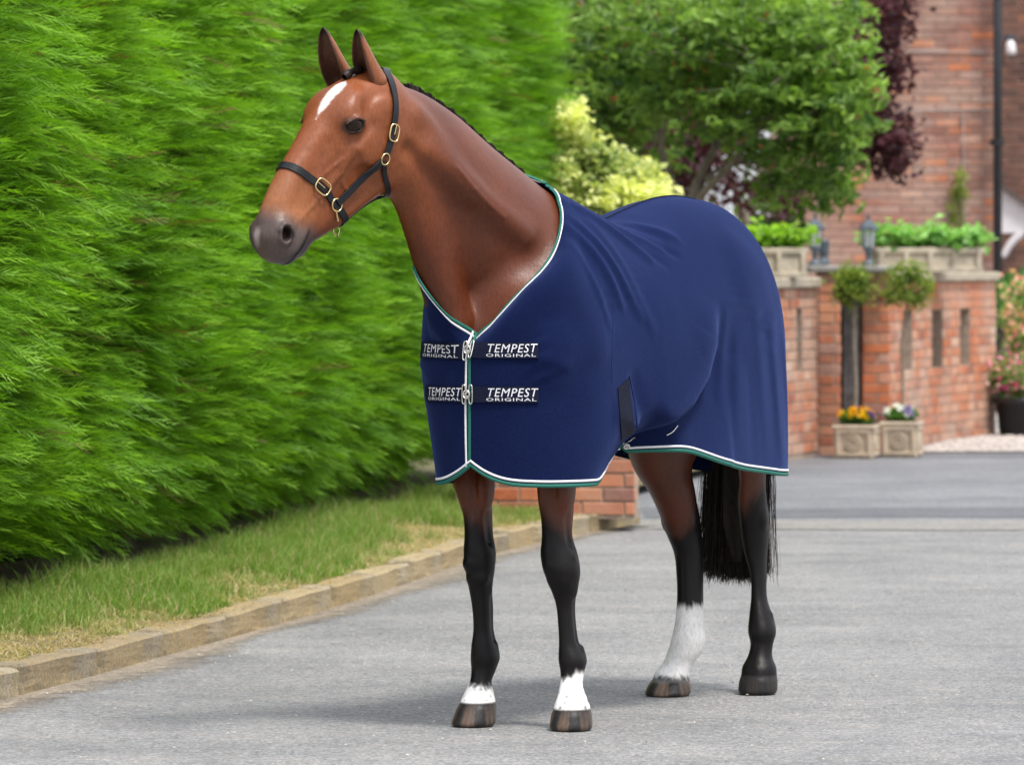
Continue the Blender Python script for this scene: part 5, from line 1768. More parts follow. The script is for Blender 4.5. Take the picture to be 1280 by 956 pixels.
b.inputs["Specular IOR Level"].default_value = 0.1
ns_, nz_2 = 260, 60
S_, Z_ = np.meshgrid(np.linspace(HS0, HS1, ns_), np.linspace(0, HT, nz_2), indexing='ij')
O_ = hedge_out(S_.ravel(), Z_.ravel()).reshape(S_.shape) - 0.13
Vc = np.stack([HB0[0] + HBD[0] * S_ + HBN[0] * O_, HB0[1] + HBD[1] * S_ + HBN[1] * O_, 0.08 + Z_], 2)
back = np.stack([HB0[0] + HBD[0] * S_ - HBN[0] * 1.6, HB0[1] + HBD[1] * S_ - HBN[1] * 1.6, 0.08 + Z_], 2)
loopv = np.concatenate([Vc, back[:, ::-1]], 1)
VV = loopv.reshape(-1, 3) - hoff
QQ = grid_quads(ns_, nz_2 * 2)
wrap = np.array([(i * nz_2 * 2 + nz_2 * 2 - 1, (i + 1) * nz_2 * 2 + nz_2 * 2 - 1, (i + 1) * nz_2 * 2, i * nz_2 * 2) for i in range(ns_ - 1)])
endc = [(((ns_ - 1) * nz_2 * 2) + k, ((ns_ - 1) * nz_2 * 2) + k + 1, ((ns_ - 1) * nz_2 * 2) + 2 * nz_2 - 2 - k, ((ns_ - 1) * nz_2 * 2) + 2 * nz_2 - 1 - k) for k in range(nz_2 - 1)]
link_mesh("shade_core", mesh_np("shade_core", VV, quads=np.concatenate([QQ, wrap, np.array(endc)])), m, hedge)  # near-black core, coloured dark for the shade inside the hedge
# one spray: stem with forward swept branchlets, drooping at the tip; x along, y across, z up
def spray_template(n_side=14):
    V_, T_, F_ = [], [], []
    def stemp(f_): return np.array([f_, 0, 0.10 * f_ - 0.16 * f_**2])
    for k in range(3):
        a, b_ = stemp(k / 3), stemp((k + 1) / 3)
        o = len(V_); wd = 0.007 * (1 - k / 4)
        V_ += [a + [0, -wd, 0], a + [0, wd, 0], b_ + [0, 0, 0]]; F_ += [k / 3, k / 3, (k + 1) / 3]
        T_.append((o, o + 1, o + 2))
    for k in range(n_side):
        for s in (-1, 1):
            f_ = 0.10 + 0.86 * (k + 0.25 * (s + 1)) / n_side
            L_ = 0.30 * (1 - 0.62 * f_) * (0.75 + 0.5 * random.random()); an = math.radians(random.uniform(11, 27)) * s
            a = stemp(f_); tip = a + np.array([L_ * math.cos(an), L_ * math.sin(an), random.uniform(-0.07, 0.06)])
            mid = (a + tip) / 2; pr = np.array([-math.sin(an), math.cos(an), 0]) * 0.019
            o = len(V_)
            q_ = a + (tip - a) * 0.25
            V_ += [q_ + pr * 0.5, tip, q_ - pr * 0.5]; F_ += [f_ * 0.7, min(1, f_ + 0.3), f_ * 0.7]
            T_ += [(o, o + 1, o + 2)]
    return np.array(V_), np.array(T_), np.array(F_)
TPL = [spray_template() for _ in range(5)]
NSP = 52000
ss_ = HS0 + 1.5 + (HS1 - HS0 - 1.5) * rg.uniform(size=NSP)
zz_ = 0.24 + (3.55 - 0.24) * rg.uniform(size=NSP)
# nearer parts show larger: thin out what is out of view
out_ = hedge_out(ss_, zz_) - rg.uniform(0, 0.16, NSP)
base_ = np.stack([HB0[0] + HBD[0] * ss_ + HBN[0] * out_, HB0[1] + HBD[1] * ss_ + HBN[1] * out_, 0.08 + zz_], 1)
pxs = 640 + base_[:, 0] / base_[:, 1] * FOC
pys = HOR + (CAM_H - base_[:, 2]) / base_[:, 1] * FOC
gap_ = fbm(base_ * [1.6, 1.6, 2.6], 1.5, 97, 3)
vis = (pxs > -110) & (pys > -80) & ((gap_ < 0.635) | (rg.uniform(size=NSP) < 0.25))
base_, ss_, zz_ = base_[vis], ss_[vis], zz_[vis]; N = len(base_)
N3 = np.array([HBN[0], HBN[1], 0]); D3 = np.array([-HBD[0], -HBD[1], 0])     # outwards, and along the hedge towards the camera
flow = fbm(np.stack([ss_, zz_ * 2.2, 0 * ss_], 1), 1.0, 81, 2) - 0.5
ax_ = N3 * 1.0 + D3 * (0.10 + 0.45 * rg.normal(size=N))[:, None] + np.array([0, 0, 1.0]) * (0.10 + 1.1 * flow + 0.16 * rg.normal(size=N) - 0.40 * np.exp(-zz_ / 0.5))[:, None]
ax_ /= np.linalg.norm(ax_, axis=1)[:, None]
upv = np.array([0, 0, 1.0]) + rg.normal(0, 0.45, (N, 3))
sdv = np.cross(upv, ax_); sdv /= np.linalg.norm(sdv, axis=1)[:, None]
upv = np.cross(ax_, sdv)
size_ = rg.uniform(0.17, 0.40, N) * (1 + 0.5 * np.clip((ss_ - HS1 + 1.5), 0, 1))
cl2 = fbm(base_, 1.3, 91, 3); rnd = rg.uniform(size=N)
Vall, Tall, Call = [], [], []; off = 0
which = rg.integers(0, 5, N)
for k in range(5):
    tv, tt_, tf = TPL[k]
    s_ = which == k; n_k = s_.sum()
    Vk = base_[s_][:, None, :] + size_[s_][:, None, None] * (tv[None, :, 0:1] * ax_[s_][:, None, :] + tv[None, :, 1:2] * sdv[s_][:, None, :] + tv[None, :, 2:3] * upv[s_][:, None, :])
    c0 = np.array([0.018, 0.060, 0.005]); c1 = np.array([0.195, 0.46, 0.016]); c2 = np.array([0.42, 0.66, 0.06])  # dark spray bases put the shadows between sprays into the colour
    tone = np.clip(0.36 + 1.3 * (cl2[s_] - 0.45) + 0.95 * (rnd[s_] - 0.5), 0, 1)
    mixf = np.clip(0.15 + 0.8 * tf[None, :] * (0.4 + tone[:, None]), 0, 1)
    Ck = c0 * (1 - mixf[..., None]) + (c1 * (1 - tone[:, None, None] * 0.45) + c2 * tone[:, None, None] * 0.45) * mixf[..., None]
    brown = (rg.uniform(size=n_k) < 0.016)[:, None, None]
    Ck = np.where(brown, np.array([0.16, 0.09, 0.03]), Ck)
    Vall.append(Vk.reshape(-1, 3)); Call.append(Ck.reshape(-1, 3))
    Tall.append((tt_[None] + (np.arange(n_k) * len(tv))[:, None, None]).reshape(-1, 3) + off)
    off += n_k * len(tv)
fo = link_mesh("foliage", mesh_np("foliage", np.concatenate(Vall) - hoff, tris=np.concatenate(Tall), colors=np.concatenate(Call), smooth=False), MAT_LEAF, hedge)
fo['kind'] = "stuff"
# ------------------------------------------------------------------ brickwork: every brick its own object
def brick_mat(name, stops, bl=0.5, efflo=0.3):
    m, nt, b = new_mat(name)
    oi = nt.nodes.new("ShaderNodeObjectInfo")
    co = coords(nt)
    base = ramp(nt, oi.outputs["Random"], stops)
    nt.nodes[-1].color_ramp.interpolation = 'LINEAR'
    # offset the noise by the object so that alike bricks differ
    add = nt.nodes.new("ShaderNodeVectorMath"); add.operation = 'ADD'
    geo = nt.nodes.new("ShaderNodeNewGeometry")
    n1 = noise_node(nt, 9, 4, 0.7, geo.outputs["Position"]); n2 = noise_node(nt, 60, 3, 0.7, geo.outputs["Position"])
    n3 = noise_node(nt, 1.6, 3, 0.6, geo.outputs["Position"])
    base = mixc(nt, bl, base, ramp(nt, n1.outputs[0], [(0.3, (0.62, 0.60, 0.60)), (0.7, (1.35, 1.32, 1.3))]), 'MULTIPLY')
    f = mathn(nt, 'MULTIPLY', ramp(nt, n3.outputs[0], [(0.42, (0, 0, 0)), (0.68, (1, 1, 1))]), efflo)
    base = mixc(nt, f, base, (0.46, 0.36, 0.29))
    nt.links.new(base, b.inputs["Base Color"]); b.inputs["Roughness"].default_value = 0.92
    b.inputs["Specular IOR Level"].default_value = 0.25
    bump(nt, b, n2.outputs[0], 0.6, 0.006)
    return m
MAT_BRICK = brick_mat("garden_brick", [(0, (0.42, 0.125, 0.060)), (0.2, (0.55, 0.185, 0.085)), (0.4, (0.44, 0.17, 0.105)), (0.55, (0.60, 0.24, 0.12)), (0.68, (0.50, 0.29, 0.22)), (0.8, (0.24, 0.09, 0.075)), (0.9, (0.46, 0.15, 0.07)), (1, (0.62, 0.32, 0.20))], 0.5, 0.30)
MAT_BRICKL = brick_mat("sheltered_brick", [(0, (0.40, 0.125, 0.065)), (0.25, (0.50, 0.19, 0.095)), (0.5, (0.46, 0.22, 0.14)), (0.7, (0.56, 0.31, 0.20)), (0.85, (0.30, 0.11, 0.075)), (1, (0.58, 0.40, 0.30))], 0.55, 0.75)
MAT_BRICKH = brick_mat("house_brick", [(0, (0.28, 0.145, 0.11)), (0.15, (0.36, 0.195, 0.15)), (0.32, (0.32, 0.135, 0.095)), (0.48, (0.40, 0.25, 0.205)), (0.62, (0.25, 0.12, 0.095)), (0.75, (0.37, 0.17, 0.12)), (0.86, (0.46, 0.17, 0.085)), (0.94, (0.50, 0.16, 0.065)), (1, (0.52, 0.38, 0.31))], 0.5, 0.50)
MAT_BRICKD = brick_mat("dark_brick_slot_shade", [(0, (0.10, 0.060, 0.050)), (0.3, (0.15, 0.085, 0.068)), (0.6, (0.20, 0.10, 0.075)), (0.85, (0.125, 0.075, 0.062)), (1, (0.30, 0.13, 0.08))], 0.5, 0.1)
MAT_MORTAR = simple_mat("mortar", (0.33, 0.26, 0.205), 0.95, var=0.25, scale=20, bumps=0.5)
MAT_MORTARH = simple_mat("house_mortar", (0.27, 0.195, 0.165), 0.95, var=0.25, scale=20, bumps=0.5)
BM_CACHE = {}
def brick_mesh(L_, H_, Dp, mat, key):
    k = (round(L_, 3), round(H_, 3), mat.name, key)
    if k not in BM_CACHE:
        bm = bmesh.new(); add_box(bm, (0, 0, 0), (L_, Dp, H_), bevel=0.0045)
        for v in bm.verts:
            nz = mnoise.noise(Vector(v.co) * 30 + Vector((key * 9.0, 0, 0))); v.co += Vector((nz * 0.003, nz * 0.002, nz * 0.002))
        me = bpy.data.meshes.new("brick"); bm.to_mesh(me); bm.free(); me.materials.append(mat); BM_CACHE[k] = me
    return BM_CACHE[k]
COURSE, BLEN, JOINT = 0.075, 0.225, 0.010
def brick_wall(parent, poly, z0, ncourse, mat, skip=None, bond='flemish', maxn=290, seed=0, see=None):
    """poly: (n,2) plan line of the outer face, face looks to the right-hand side of travel; bricks in parent's space (parent at origin)"""
    rr = random.Random(seed)
    poly = np.asarray(poly, float)
    d = np.concatenate([[0], np.cumsum(np.linalg.norm(np.diff(poly, axis=0), axis=1))])
    def at(s): return np.array([np.interp(s, d, poly[:, 0]), np.interp(s, d, poly[:, 1])])
    recs = []
    for c in range(ncourse):
        s = 0.0; k = 0
        seq = [BLEN, (BLEN - JOINT) / 2 + JOINT * 0.5] if bond == 'flemish' else [BLEN]
        first = (c % 2) * (BLEN * 0.5 if bond != 'flemish' else BLEN * 0.75)
        if first > 0.02: recs.append((c, 0.0, min(first, d[-1]))); s = first
        while s < d[-1] - 0.02:
            L_ = seq[k % len(seq)]; k += 1
            L_ = min(L_, d[-1] - s)
            if d[-1] - s - L_ < 0.04: L_ = d[-1] - s
            recs.append((c, s, L_)); s += L_
    out = []
    for c, s, L_ in recs:
        if L_ < 0.03: continue
        m_ = s + L_ / 2; z = z0 + c * COURSE + COURSE / 2
        segs = [(s, s + L_)]
        if skip:
            for (a, b_, za, zb) in skip:
                if za < z < zb:
                    ns = []
                    for (p, q) in segs:
                        if q <= a or p >= b_: ns.append((p, q))
                        else:
                            if p < a - 0.03: ns.append((p, a))
                            if q > b_ + 0.03: ns.append((b_, q))
                    segs = ns
        for p, q in segs: out.append((c, p, q - p, z))
    def visscore(r_):
        pt = at(r_[1] + r_[2] / 2)
        if see is None: return 0
        px, py = 640 + pt[0] / pt[1] * FOC, HOR + (CAM_H - r_[3]) / pt[1] * FOC
        return 0 if (see[0] < px < see[2] and see[1] < py < see[3]) else 1
    out.sort(key=visscore)
    rest = []
    for i, (c, s, L_, z) in enumerate(out):
        a = at(s + JOINT / 2); b_ = at(s + L_ - JOINT / 2); t = b_ - a; ln_ = np.linalg.norm(t)
        if ln_ < 0.015: continue
        t = t / ln_; n_ = np.array([t[1], -t[0]])
        Lq = max(0.02, round(ln_ / 0.004) * 0.004)
        me = brick_mesh(Lq, COURSE - JOINT, 0.05, mat, rr.randrange(3))
        mid = (a + b_) / 2 - n_ * (0.025 - rr.uniform(-0.0025, 0.004))
        loc = Vector((mid[0], mid[1], z)); rot = (rr.uniform(-.006, .006), rr.uniform(-.008, .008), math.atan2(t[1], t[0]))
        if i < maxn:
            o = bpy.data.objects.new("brick", me); C.objects.link(o); o.parent = parent
            o.location = loc; o.rotation_euler = rot
        else: rest.append((me, loc, rot))
    if rest:
        bm = bmesh.new()
        for me, loc, rot in rest:
            n0 = len(bm.verts); bm.from_mesh(me); bm.verts.ensure_lookup_table()
            from mathutils import Euler
            M = Matrix.Translation(loc) @ Euler(rot).to_matrix().to_4x4()
            for v in bm.verts[n0:]: v.co = M @ v.co
        o = bm_obj("brickwork", bm, mat, parent); o['kind'] = "stuff"
    return at, d[-1]
def wall_core(parent, poly, z0, z1, depth, mat, skip=None, name="core", rec=0.006):
    """solid mortar body behind the bricks, with real openings"""
    poly = np.asarray(poly, float)
    d = np.concatenate([[0], np.cumsum(np.linalg.norm(np.diff(poly, axis=0), axis=1))])
    cuts = sorted(set([0, d[-1]] + [x_ for s_ in (skip or []) for x_ in s_[:2]] + list(d[1:-1])))
    bm = bmesh.new(); backs = []
    def at(s): return np.array([np.interp(s, d, poly[:, 0]), np.interp(s, d, poly[:, 1])])
    def slab(s0, s1, za, zb, r0=rec, dep=depth):
        a, b_ = at(s0), at(s1); t = (b_ - a) / np.linalg.norm(b_ - a); n_ = np.array([t[1], -t[0]])
        a0, b0 = a - n_ * r0, b_ - n_ * r0; a1, b1 = a - n_ * dep, b_ - n_ * dep
        vs = [bm.verts.new((*p, z)) for z in (za, zb) for p in (a0, b0, b1, a1)]
        for f_ in ((0, 1, 5, 4), (1, 2, 6, 5), (2, 3, 7, 6), (3, 0, 4, 7), (4, 5, 6, 7), (3, 2, 1, 0)): bm.faces.new([vs[k] for k in f_])
    for s0, s1 in zip(cuts[:-1], cuts[1:]):
        if s1 - s0 < 1e-4: continue
        mid = (s0 + s1) / 2; hole = [s_ for s_ in (skip or []) if s_[0] <= mid <= s_[1]]
        if hole:
            slab(s0, s1, z0, hole[0][2]); slab(s0, s1, hole[0][3], z1); backs.append((s0, s1, hole[0][2], hole[0][3]))
        else: slab(s0, s1, z0, z1)
    bmesh.ops.recalc_face_normals(bm, faces=bm.faces[:])
    core_o = bm_obj(name, bm, mat, parent)
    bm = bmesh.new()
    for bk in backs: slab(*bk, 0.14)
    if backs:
        bmesh.ops.recalc_face_normals(bm, faces=bm.faces[:]); sb = bm_obj("slot_lining", bm, MAT_BRICKD, parent); sb['kind'] = "stuff"  # darker brick tone stands in for the shade at the slot backs
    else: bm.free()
    return core_o
MAT_STONE = simple_mat("weathered_stone", (0.40, 0.35, 0.27), 0.92, var=0.28, scale=9, bumps=0.6, bscale=45)
MAT_COPING = simple_mat("grey_coping", (0.26, 0.245, 0.225), 0.9, var=0.3, scale=8, bumps=0.6, bscale=45)
def coping(parent, poly, z, th, over, depth, mat, L_=0.45, name="coping_stone"):
    poly = np.asarray(poly, float)
    d = np.concatenate([[0], np.cumsum(np.linalg.norm(np.diff(poly, axis=0), axis=1))])
    def at(s): return np.array([np.interp(s, d, poly[:, 0]), np.interp(s, d, poly[:, 1])])
    n = max(1, round(d[-1] / L_)); L_ = d[-1] / n
    for k in range(n):
        a, b_ = at(k * L_ + 0.003), at((k + 1) * L_ - 0.003); t = b_ - a; ln_ = np.linalg.norm(t); t /= ln_; n_ = np.array([t[1], -t[0]])
        mid = (a + b_) / 2 + n_ * (over - (depth + 2 * over) / 2)
        bm = bmesh.new(); add_box(bm, (0, 0, 0), (ln_, depth + 2 * over, th), bevel=0.01)
        o = bm_obj(name, bm, mat, parent); o.location = (mid[0], mid[1], z + th / 2 + 0.001 * (k % 2)); o.rotation_euler = (0, 0, math.atan2(t[1], t[0]))

# ---- low wall end behind the horse
lw = empty("brick_wall", (0, 0, 0)); tag(lw, "low brick wall end at the top of the kerb, seen under the horse's belly", "wall")
pw = [(-0.30, 28.62), (0.655, 28.52)]
brick_wall(lw, pw, 0.085, 15, MAT_BRICK, bond='stretcher', maxn=290, seed=1)
wall_core(lw, pw, 0.07, 0.085 + 15 * COURSE, 0.22, MAT_MORTAR)
pw2 = [(0.655, 28.52), (0.675, 28.74)]
brick_wall(lw, pw2, 0.085, 15, MAT_BRICKL, bond='stretcher', seed=2)
coping(lw, pw, 0.085 + 15 * COURSE, 0.06, 0.03, 0.22, MAT_COPING)

# ---- left length of the far garden wall, running back from behind the horse
g1 = empty("garden_wall", (0, 0, 0)); tag(g1, "straight brick garden wall with stone troughs, just right of the rug's rear edge", "wall")
p1 = [(1.55, 36.9), (2.235, 39.25)]
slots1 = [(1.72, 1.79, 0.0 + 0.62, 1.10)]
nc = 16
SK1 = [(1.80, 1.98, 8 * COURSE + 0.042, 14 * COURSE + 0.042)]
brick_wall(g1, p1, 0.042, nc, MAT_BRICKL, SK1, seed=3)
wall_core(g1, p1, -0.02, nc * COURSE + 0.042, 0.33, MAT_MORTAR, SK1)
coping(g1, p1, nc * COURSE + 0.042, 0.075, 0.035, 0.33, MAT_STONE)

# ---- two gate piers with a grey timber gate leaf between them
def pier(px0, px1, D, ncour, label, seed):
    o = empty("brick_pier", (0, 0, 0)); tag(o, label, "pier")
    x0, x1 = (px0 - 640) / FOC * D, (px1 - 640) / FOC * D
    dep = 0.40
    brick_wall(o, [(x0, D), (x1, D)], 0, ncour, MAT_BRICK, bond='stretcher', seed=seed)
    brick_wall(o, [(x0, D + dep), (x0, D + 0.003)], 0, ncour, MAT_BRICK, bond='stretcher', seed=seed + 1)
    brick_wall(o, [(x1, D + 0.003), (x1, D + dep)], 0, ncour, MAT_BRICK, bond='stretcher', seed=seed + 2)
    bm = bmesh.new(); add_box(bm, ((x0 + x1) / 2, D + dep / 2, ncour * COURSE / 2), (x1 - x0 - 0.012, dep - 0.012, ncour * COURSE))
    bm_obj("core", bm, MAT_MORTAR, o)
    return o, x0, x1
pA, ax0, ax1 = pier(1023.5, 1051, 39.45, 18, "orange brick gate pier left of the grey timber gate", 11)
pB, bx0, bx1 = pier(1078, 1113, 39.75, 18, "orange brick gate pier right of the grey timber gate, behind the topiaries", 21)
bm = bmesh.new(); add_box(bm, ((ax0 + bx1) / 2 - 0.02, 39.72, 18 * COURSE + 0.027), (bx1 - ax0 + 0.10, 0.62, 0.052), bevel=0.012)
lintel = bm_obj("coping_slab", bm, MAT_COPING); tag(lintel, "long grey coping slab across both gate piers under the lanterns", "coping")
gate = empty("timber_gate", ((ax1 + bx0) / 2, 39.72, 0)); tag(gate, "narrow weathered grey timber gate between the two brick piers", "gate")
MAT_TIMBER = simple_mat("grey_timber", (0.135, 0.130, 0.130), 0.8, var=0.35, scale=12, bumps=0.4)
MAT_DARKT = simple_mat("dark_frame", (0.035, 0.033, 0.035), 0.8, var=0.3, scale=12, bumps=0.3)
gw = bx0 - ax1
bm = bmesh.new(); add_box(bm, (0, 0.22, 0.64), (gw, 0.04, 1.27)); bm_obj("backing_board", bm, MAT_DARKT, gate)
for k, (xo, w_) in enumerate(((-0.036, 0.034), (0.004, 0.040), (0.046, 0.038))):
    bm = bmesh.new(); add_box(bm, (xo, 0.05 + 0.004 * (k % 2), 0.63), (w_, 0.045, 1.25), bevel=0.004); bm_obj("board", bm, MAT_TIMBER, gate)

# ---- curved wall with slots
g2 = empty("curved_wall", (0, 0, 0)); tag(g2, "curved brick garden wall with three tall slots and a long planted trough", "wall")
th_ = np.linspace(0, 1, 13)
A2 = np.array([bx1 + 0.004, 40.0]); B2 = np.array([3.965, 43.9])
chord = B2 - A2; nrm2 = np.array([chord[1], -chord[0]]) / np.linalg.norm(chord)
P2c = np.array([A2 + chord * f_ - nrm2 * 0.10 * math.sin(math.pi * f_) for f_ in th_])
d2 = np.concatenate([[0], np.cumsum(np.linalg.norm(np.diff(P2c, axis=0), axis=1))])
def s_of_px(px):
    pp = 640 + P2c[:, 0] / P2c[:, 1] * FOC
    return float(np.interp(px, pp, d2))
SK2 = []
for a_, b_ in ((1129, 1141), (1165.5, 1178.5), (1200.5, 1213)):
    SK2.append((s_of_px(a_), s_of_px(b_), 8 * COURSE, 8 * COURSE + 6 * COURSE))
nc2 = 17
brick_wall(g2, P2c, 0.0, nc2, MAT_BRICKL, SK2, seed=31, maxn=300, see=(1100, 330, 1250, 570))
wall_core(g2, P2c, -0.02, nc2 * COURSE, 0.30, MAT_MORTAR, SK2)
coping(g2, P2c, nc2 * COURSE, 0.07, 0.035, 0.30, MAT_STONE)

# ---- the house
house = empty("brick_house", (0, 0, 0)); tag(house, "tall weathered red brick house rising behind the garden wall", "house")
HD = 50.7
hx1 = (1243.5 - 640) / FOC * HD; hx0 = 2.62
fr_poly = [((1020 - 640) / FOC * HD, HD), (hx1, HD)]
brick_wall(house, [(hx1 - BLEN * 9.5, HD), (hx1, HD)], 0.9, 48, MAT_BRICKH, bond='stretcher', seed=41, maxn=300, see=(1035, -5, 1245, 285))
wall_core(house, [(hx0, HD), (hx1, HD)], 0, 6.2, 0.5, MAT_MORTARH)
brick_wall(house, [(hx0, HD), (hx1 - BLEN * 9.5, HD)], 1.2, 46, MAT_BRICKH, bond='stretcher', seed=43, maxn=0)
brick_wall(house, [(hx1 - BLEN * 9.5, HD), (hx1, HD)], 0.0, 12, MAT_BRICKH, bond='stretcher', seed=44, maxn=0)
brick_wall(house, [(hx1, HD + 0.002), (hx1, HD + 3.3)], 0.0, 70, MAT_BRICKH, bond='stretcher', seed=45, maxn=0)
wing = empty("house_wing", (0, 0, 0)); tag(wing, "darker recessed brick wing at the right edge behind the black downpipe", "house")
WD = 53.8
wx0, wx1 = hx1 - 0.05, hx1 + 2.4
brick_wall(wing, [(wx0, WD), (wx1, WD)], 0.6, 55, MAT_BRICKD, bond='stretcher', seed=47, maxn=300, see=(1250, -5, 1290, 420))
wall_core(wing, [(wx0, WD), (wx1, WD)], 0, 6.2, 0.4, MAT_MORTARH)
MAT_BLACK = simple_mat("black_paint", (0.012, 0.013, 0.016), 0.35, var=0.3, scale=8, bumps=0.1)
MAT_GREYM = simple_mat("blue_grey_paint", (0.060, 0.080, 0.100), 0.45, var=0.25, scale=30, bumps=0.15)
MAT_WPAINT = simple_mat("white_paint", (0.74, 0.75, 0.78), 0.5, var=0.06, scale=10, bumps=0.1)
MAT_CABLE = simple_mat("grey_cable", (0.35, 0.34, 0.33), 0.6, var=0.2, scale=10, bumps=0)
# downpipe
dp = empty("downpipe", ((1247 - 640) / FOC * 50.55, 50.55, 0)); tag(dp, "black downpipe running down the corner of the house", "downpipe")
bm = bmesh.new(); add_lathe(bm, [(0.042, 0.0), (0.042, 6.0)], seg=14); bm_obj("pipe", bm, MAT_BLACK, dp, True)
for z in (1.05, 2.55, 3.95):
    bm = bmesh.new(); add_lathe(bm, [(0.043, z - 0.035), (0.054, z - 0.033), (0.054, z + 0.033), (0.043, z + 0.035)], seg=14)
    add_box(bm, (0.0, 0.07, z), (0.14, 0.02, 0.05)); bm_obj("pipe_clip", bm, MAT_BLACK, dp)
# cables on the house front
def cable(name, pts, r, label):
    q = [W(a, b_, D) for a, b_, D in pts]
    v, qq = tube_np(q, r, 6)
    return tag(link_mesh(name, mesh_np(name, v, quads=qq), MAT_CABLE), label, "cable")
cable("cable", [(1020, 66, HD - 0.015), (1100, 65, HD - 0.015), (1170, 64.5, HD - 0.015), (1233, 66, HD - 0.015)], 0.006, "thin grey cable running level across the upper house wall")
cable("cable", [(1020, 141, HD - 0.015), (1120, 139, HD - 0.015), (1240, 137, HD - 0.015)], 0.005, "thin cable running level across the middle of the house wall")
cable("cable", [(1204, 139, HD - 0.03), (1205, 200, HD - 0.03), (1206, 300, HD - 0.03)], 0.006, "thin grey cable dropping down the house wall above the climber")
# wall lamp on the wing
wl = empty("wall_lamp", W(1263, 52, WD - 0.2)); tag(wl, "small white glass wall lamp high on the right beside the downpipe", "wall lamp")
bm = bmesh.new(); add_lathe(bm, [(0.01, 0.01), (0.035, 0.0), (0.05, -0.05), (0.058, -0.10), (0.052, -0.135), (0.0, -0.14)], seg=14); bm_obj("glass_shade", bm, MAT_WPAINT, wl, True)
bm = bmesh.new(); add_box(bm, (-0.02, 0.05, 0.035), (0.16, 0.03, 0.03)); add_box(bm, (0, 0.1, 0.04), (0.05, 0.18, 0.05)); bm_obj("bracket", bm, MAT_GREYM, wl)
# white gabled porch
pc = W(1253, 290, 52.6); porch = empty("porch", (pc[0], 52.6, pc[2])); tag(porch, "white gabled door canopy with curved bracket beyond the downpipe", "porch")
bm = bmesh.new()
pr = [(-0.05, 0.0), (0.62, 0.0), (0.62, 0.02), (0.0, 0.40), (-0.05, 0.40)]
pr = [(-0.3, 0.02), (0.30, 0.02), (0.30, 0.10), (-0.05, 0.42), (-0.3, 0.42 + 0.0)]
pr = [(-0.02, -0.01), (0.55, -0.01), (0.55, 0.02), (-0.02, 0.43)]
f0 = [bm.verts.new((a, 0, c)) for a, c in pr]; f1 = [bm.verts.new((a, 0.9, c)) for a, c in pr]
bm.faces.new(f0); bm.faces.new(f1[::-1])
for i in range(4): bm.faces.new((f0[i], f1[i], f1[(i + 1) % 4], f0[(i + 1) % 4]))
bmesh.ops.recalc_face_normals(bm, faces=bm.faces[:])
bm_obj("gable_panel", bm, MAT_WPAINT, porch)
bm = bmesh.new(); add_box(bm, (0.27, 0.42, 0.245), (0.75, 1.0, 0.035), rot=Matrix.Rotation(math.atan2(0.41, 0.57), 4, 'Y')); bm_obj("canopy_roof", bm, simple_mat("slate", (0.10, 0.085, 0.08), 0.8), porch)
v, q = tube_np([(0.20, 0.03, -0.01), (0.13, 0.03, -0.06), (0.07, 0.03, -0.13), (0.02, 0.03, -0.22), (0.0, 0.03, -0.24)], [0.045, 0.042, 0.038, 0.035, 0.03], 8)
link_mesh("bracket", mesh_np("bracket", v, quads=q), MAT_WPAINT, porch)
# ------------------------------------------------------------------ stone troughs
def trough(cx, cy, z, L_, H_, Dp, rotz, label, panels):
    o = empty("stone_trough", (cx, cy, z), rotz); tag(o, label, "trough")
    bm = bmesh.new(); add_box(bm, (0, 0, H_ / 2), (L_, Dp, H_), bevel=0.012)
    bm_obj("body", bm, MAT_STONE, o)
    bm = bmesh.new()
    for s in (-1, 1):
        add_box(bm, (0, s * (Dp / 2 + 0.002), H_ - 0.022), (L_ + 0.03, 0.035, 0.045), bevel=0.008); add_box(bm, (s * (L_ / 2 + 0.002), 0, H_ - 0.024), (0.035, Dp - 0.04, 0.045), bevel=0.006)
    bm_obj("rim", bm, MAT_STONE, o)
    for k in range(panels + 1):
        bm = bmesh.new(); add_box(bm, (-L_ / 2 + 0.03 + (L_ - 0.06) * k / panels, -Dp / 2 - 0.008, H_ * 0.43), (0.045, 0.03, H_ * 0.84), bevel=0.006); bm_obj("pilaster", bm, MAT_STONE, o)
    bm = bmesh.new(); add_box(bm, (0, -Dp / 2 - 0.006, 0.02), (L_ + 0.012, 0.03, 0.038), bevel=0.005); bm_obj("plinth", bm, MAT_STONE, o)
    return o
ztr1 = nc * COURSE + 0.120
dir1 = math.atan2(p1[1][1] - p1[0][1], p1[1][0] - p1[0][0])
c1w = W(962, 350, 38.35)
trough(c1w[0], 38.35, ztr1, 0.46, 0.21, 0.24, 0.45, "short panelled stone trough on the straight wall, left of the lanterns", 2)
ztr2 = nc2 * COURSE + 0.073
t2 = (W(1158, 320, 41.9) + 0)
trough(t2[0], 41.95, ztr2, 0.84, 0.19, 0.26, math.radians(10), "long panelled stone trough on the curved wall, right of the lanterns", 4)

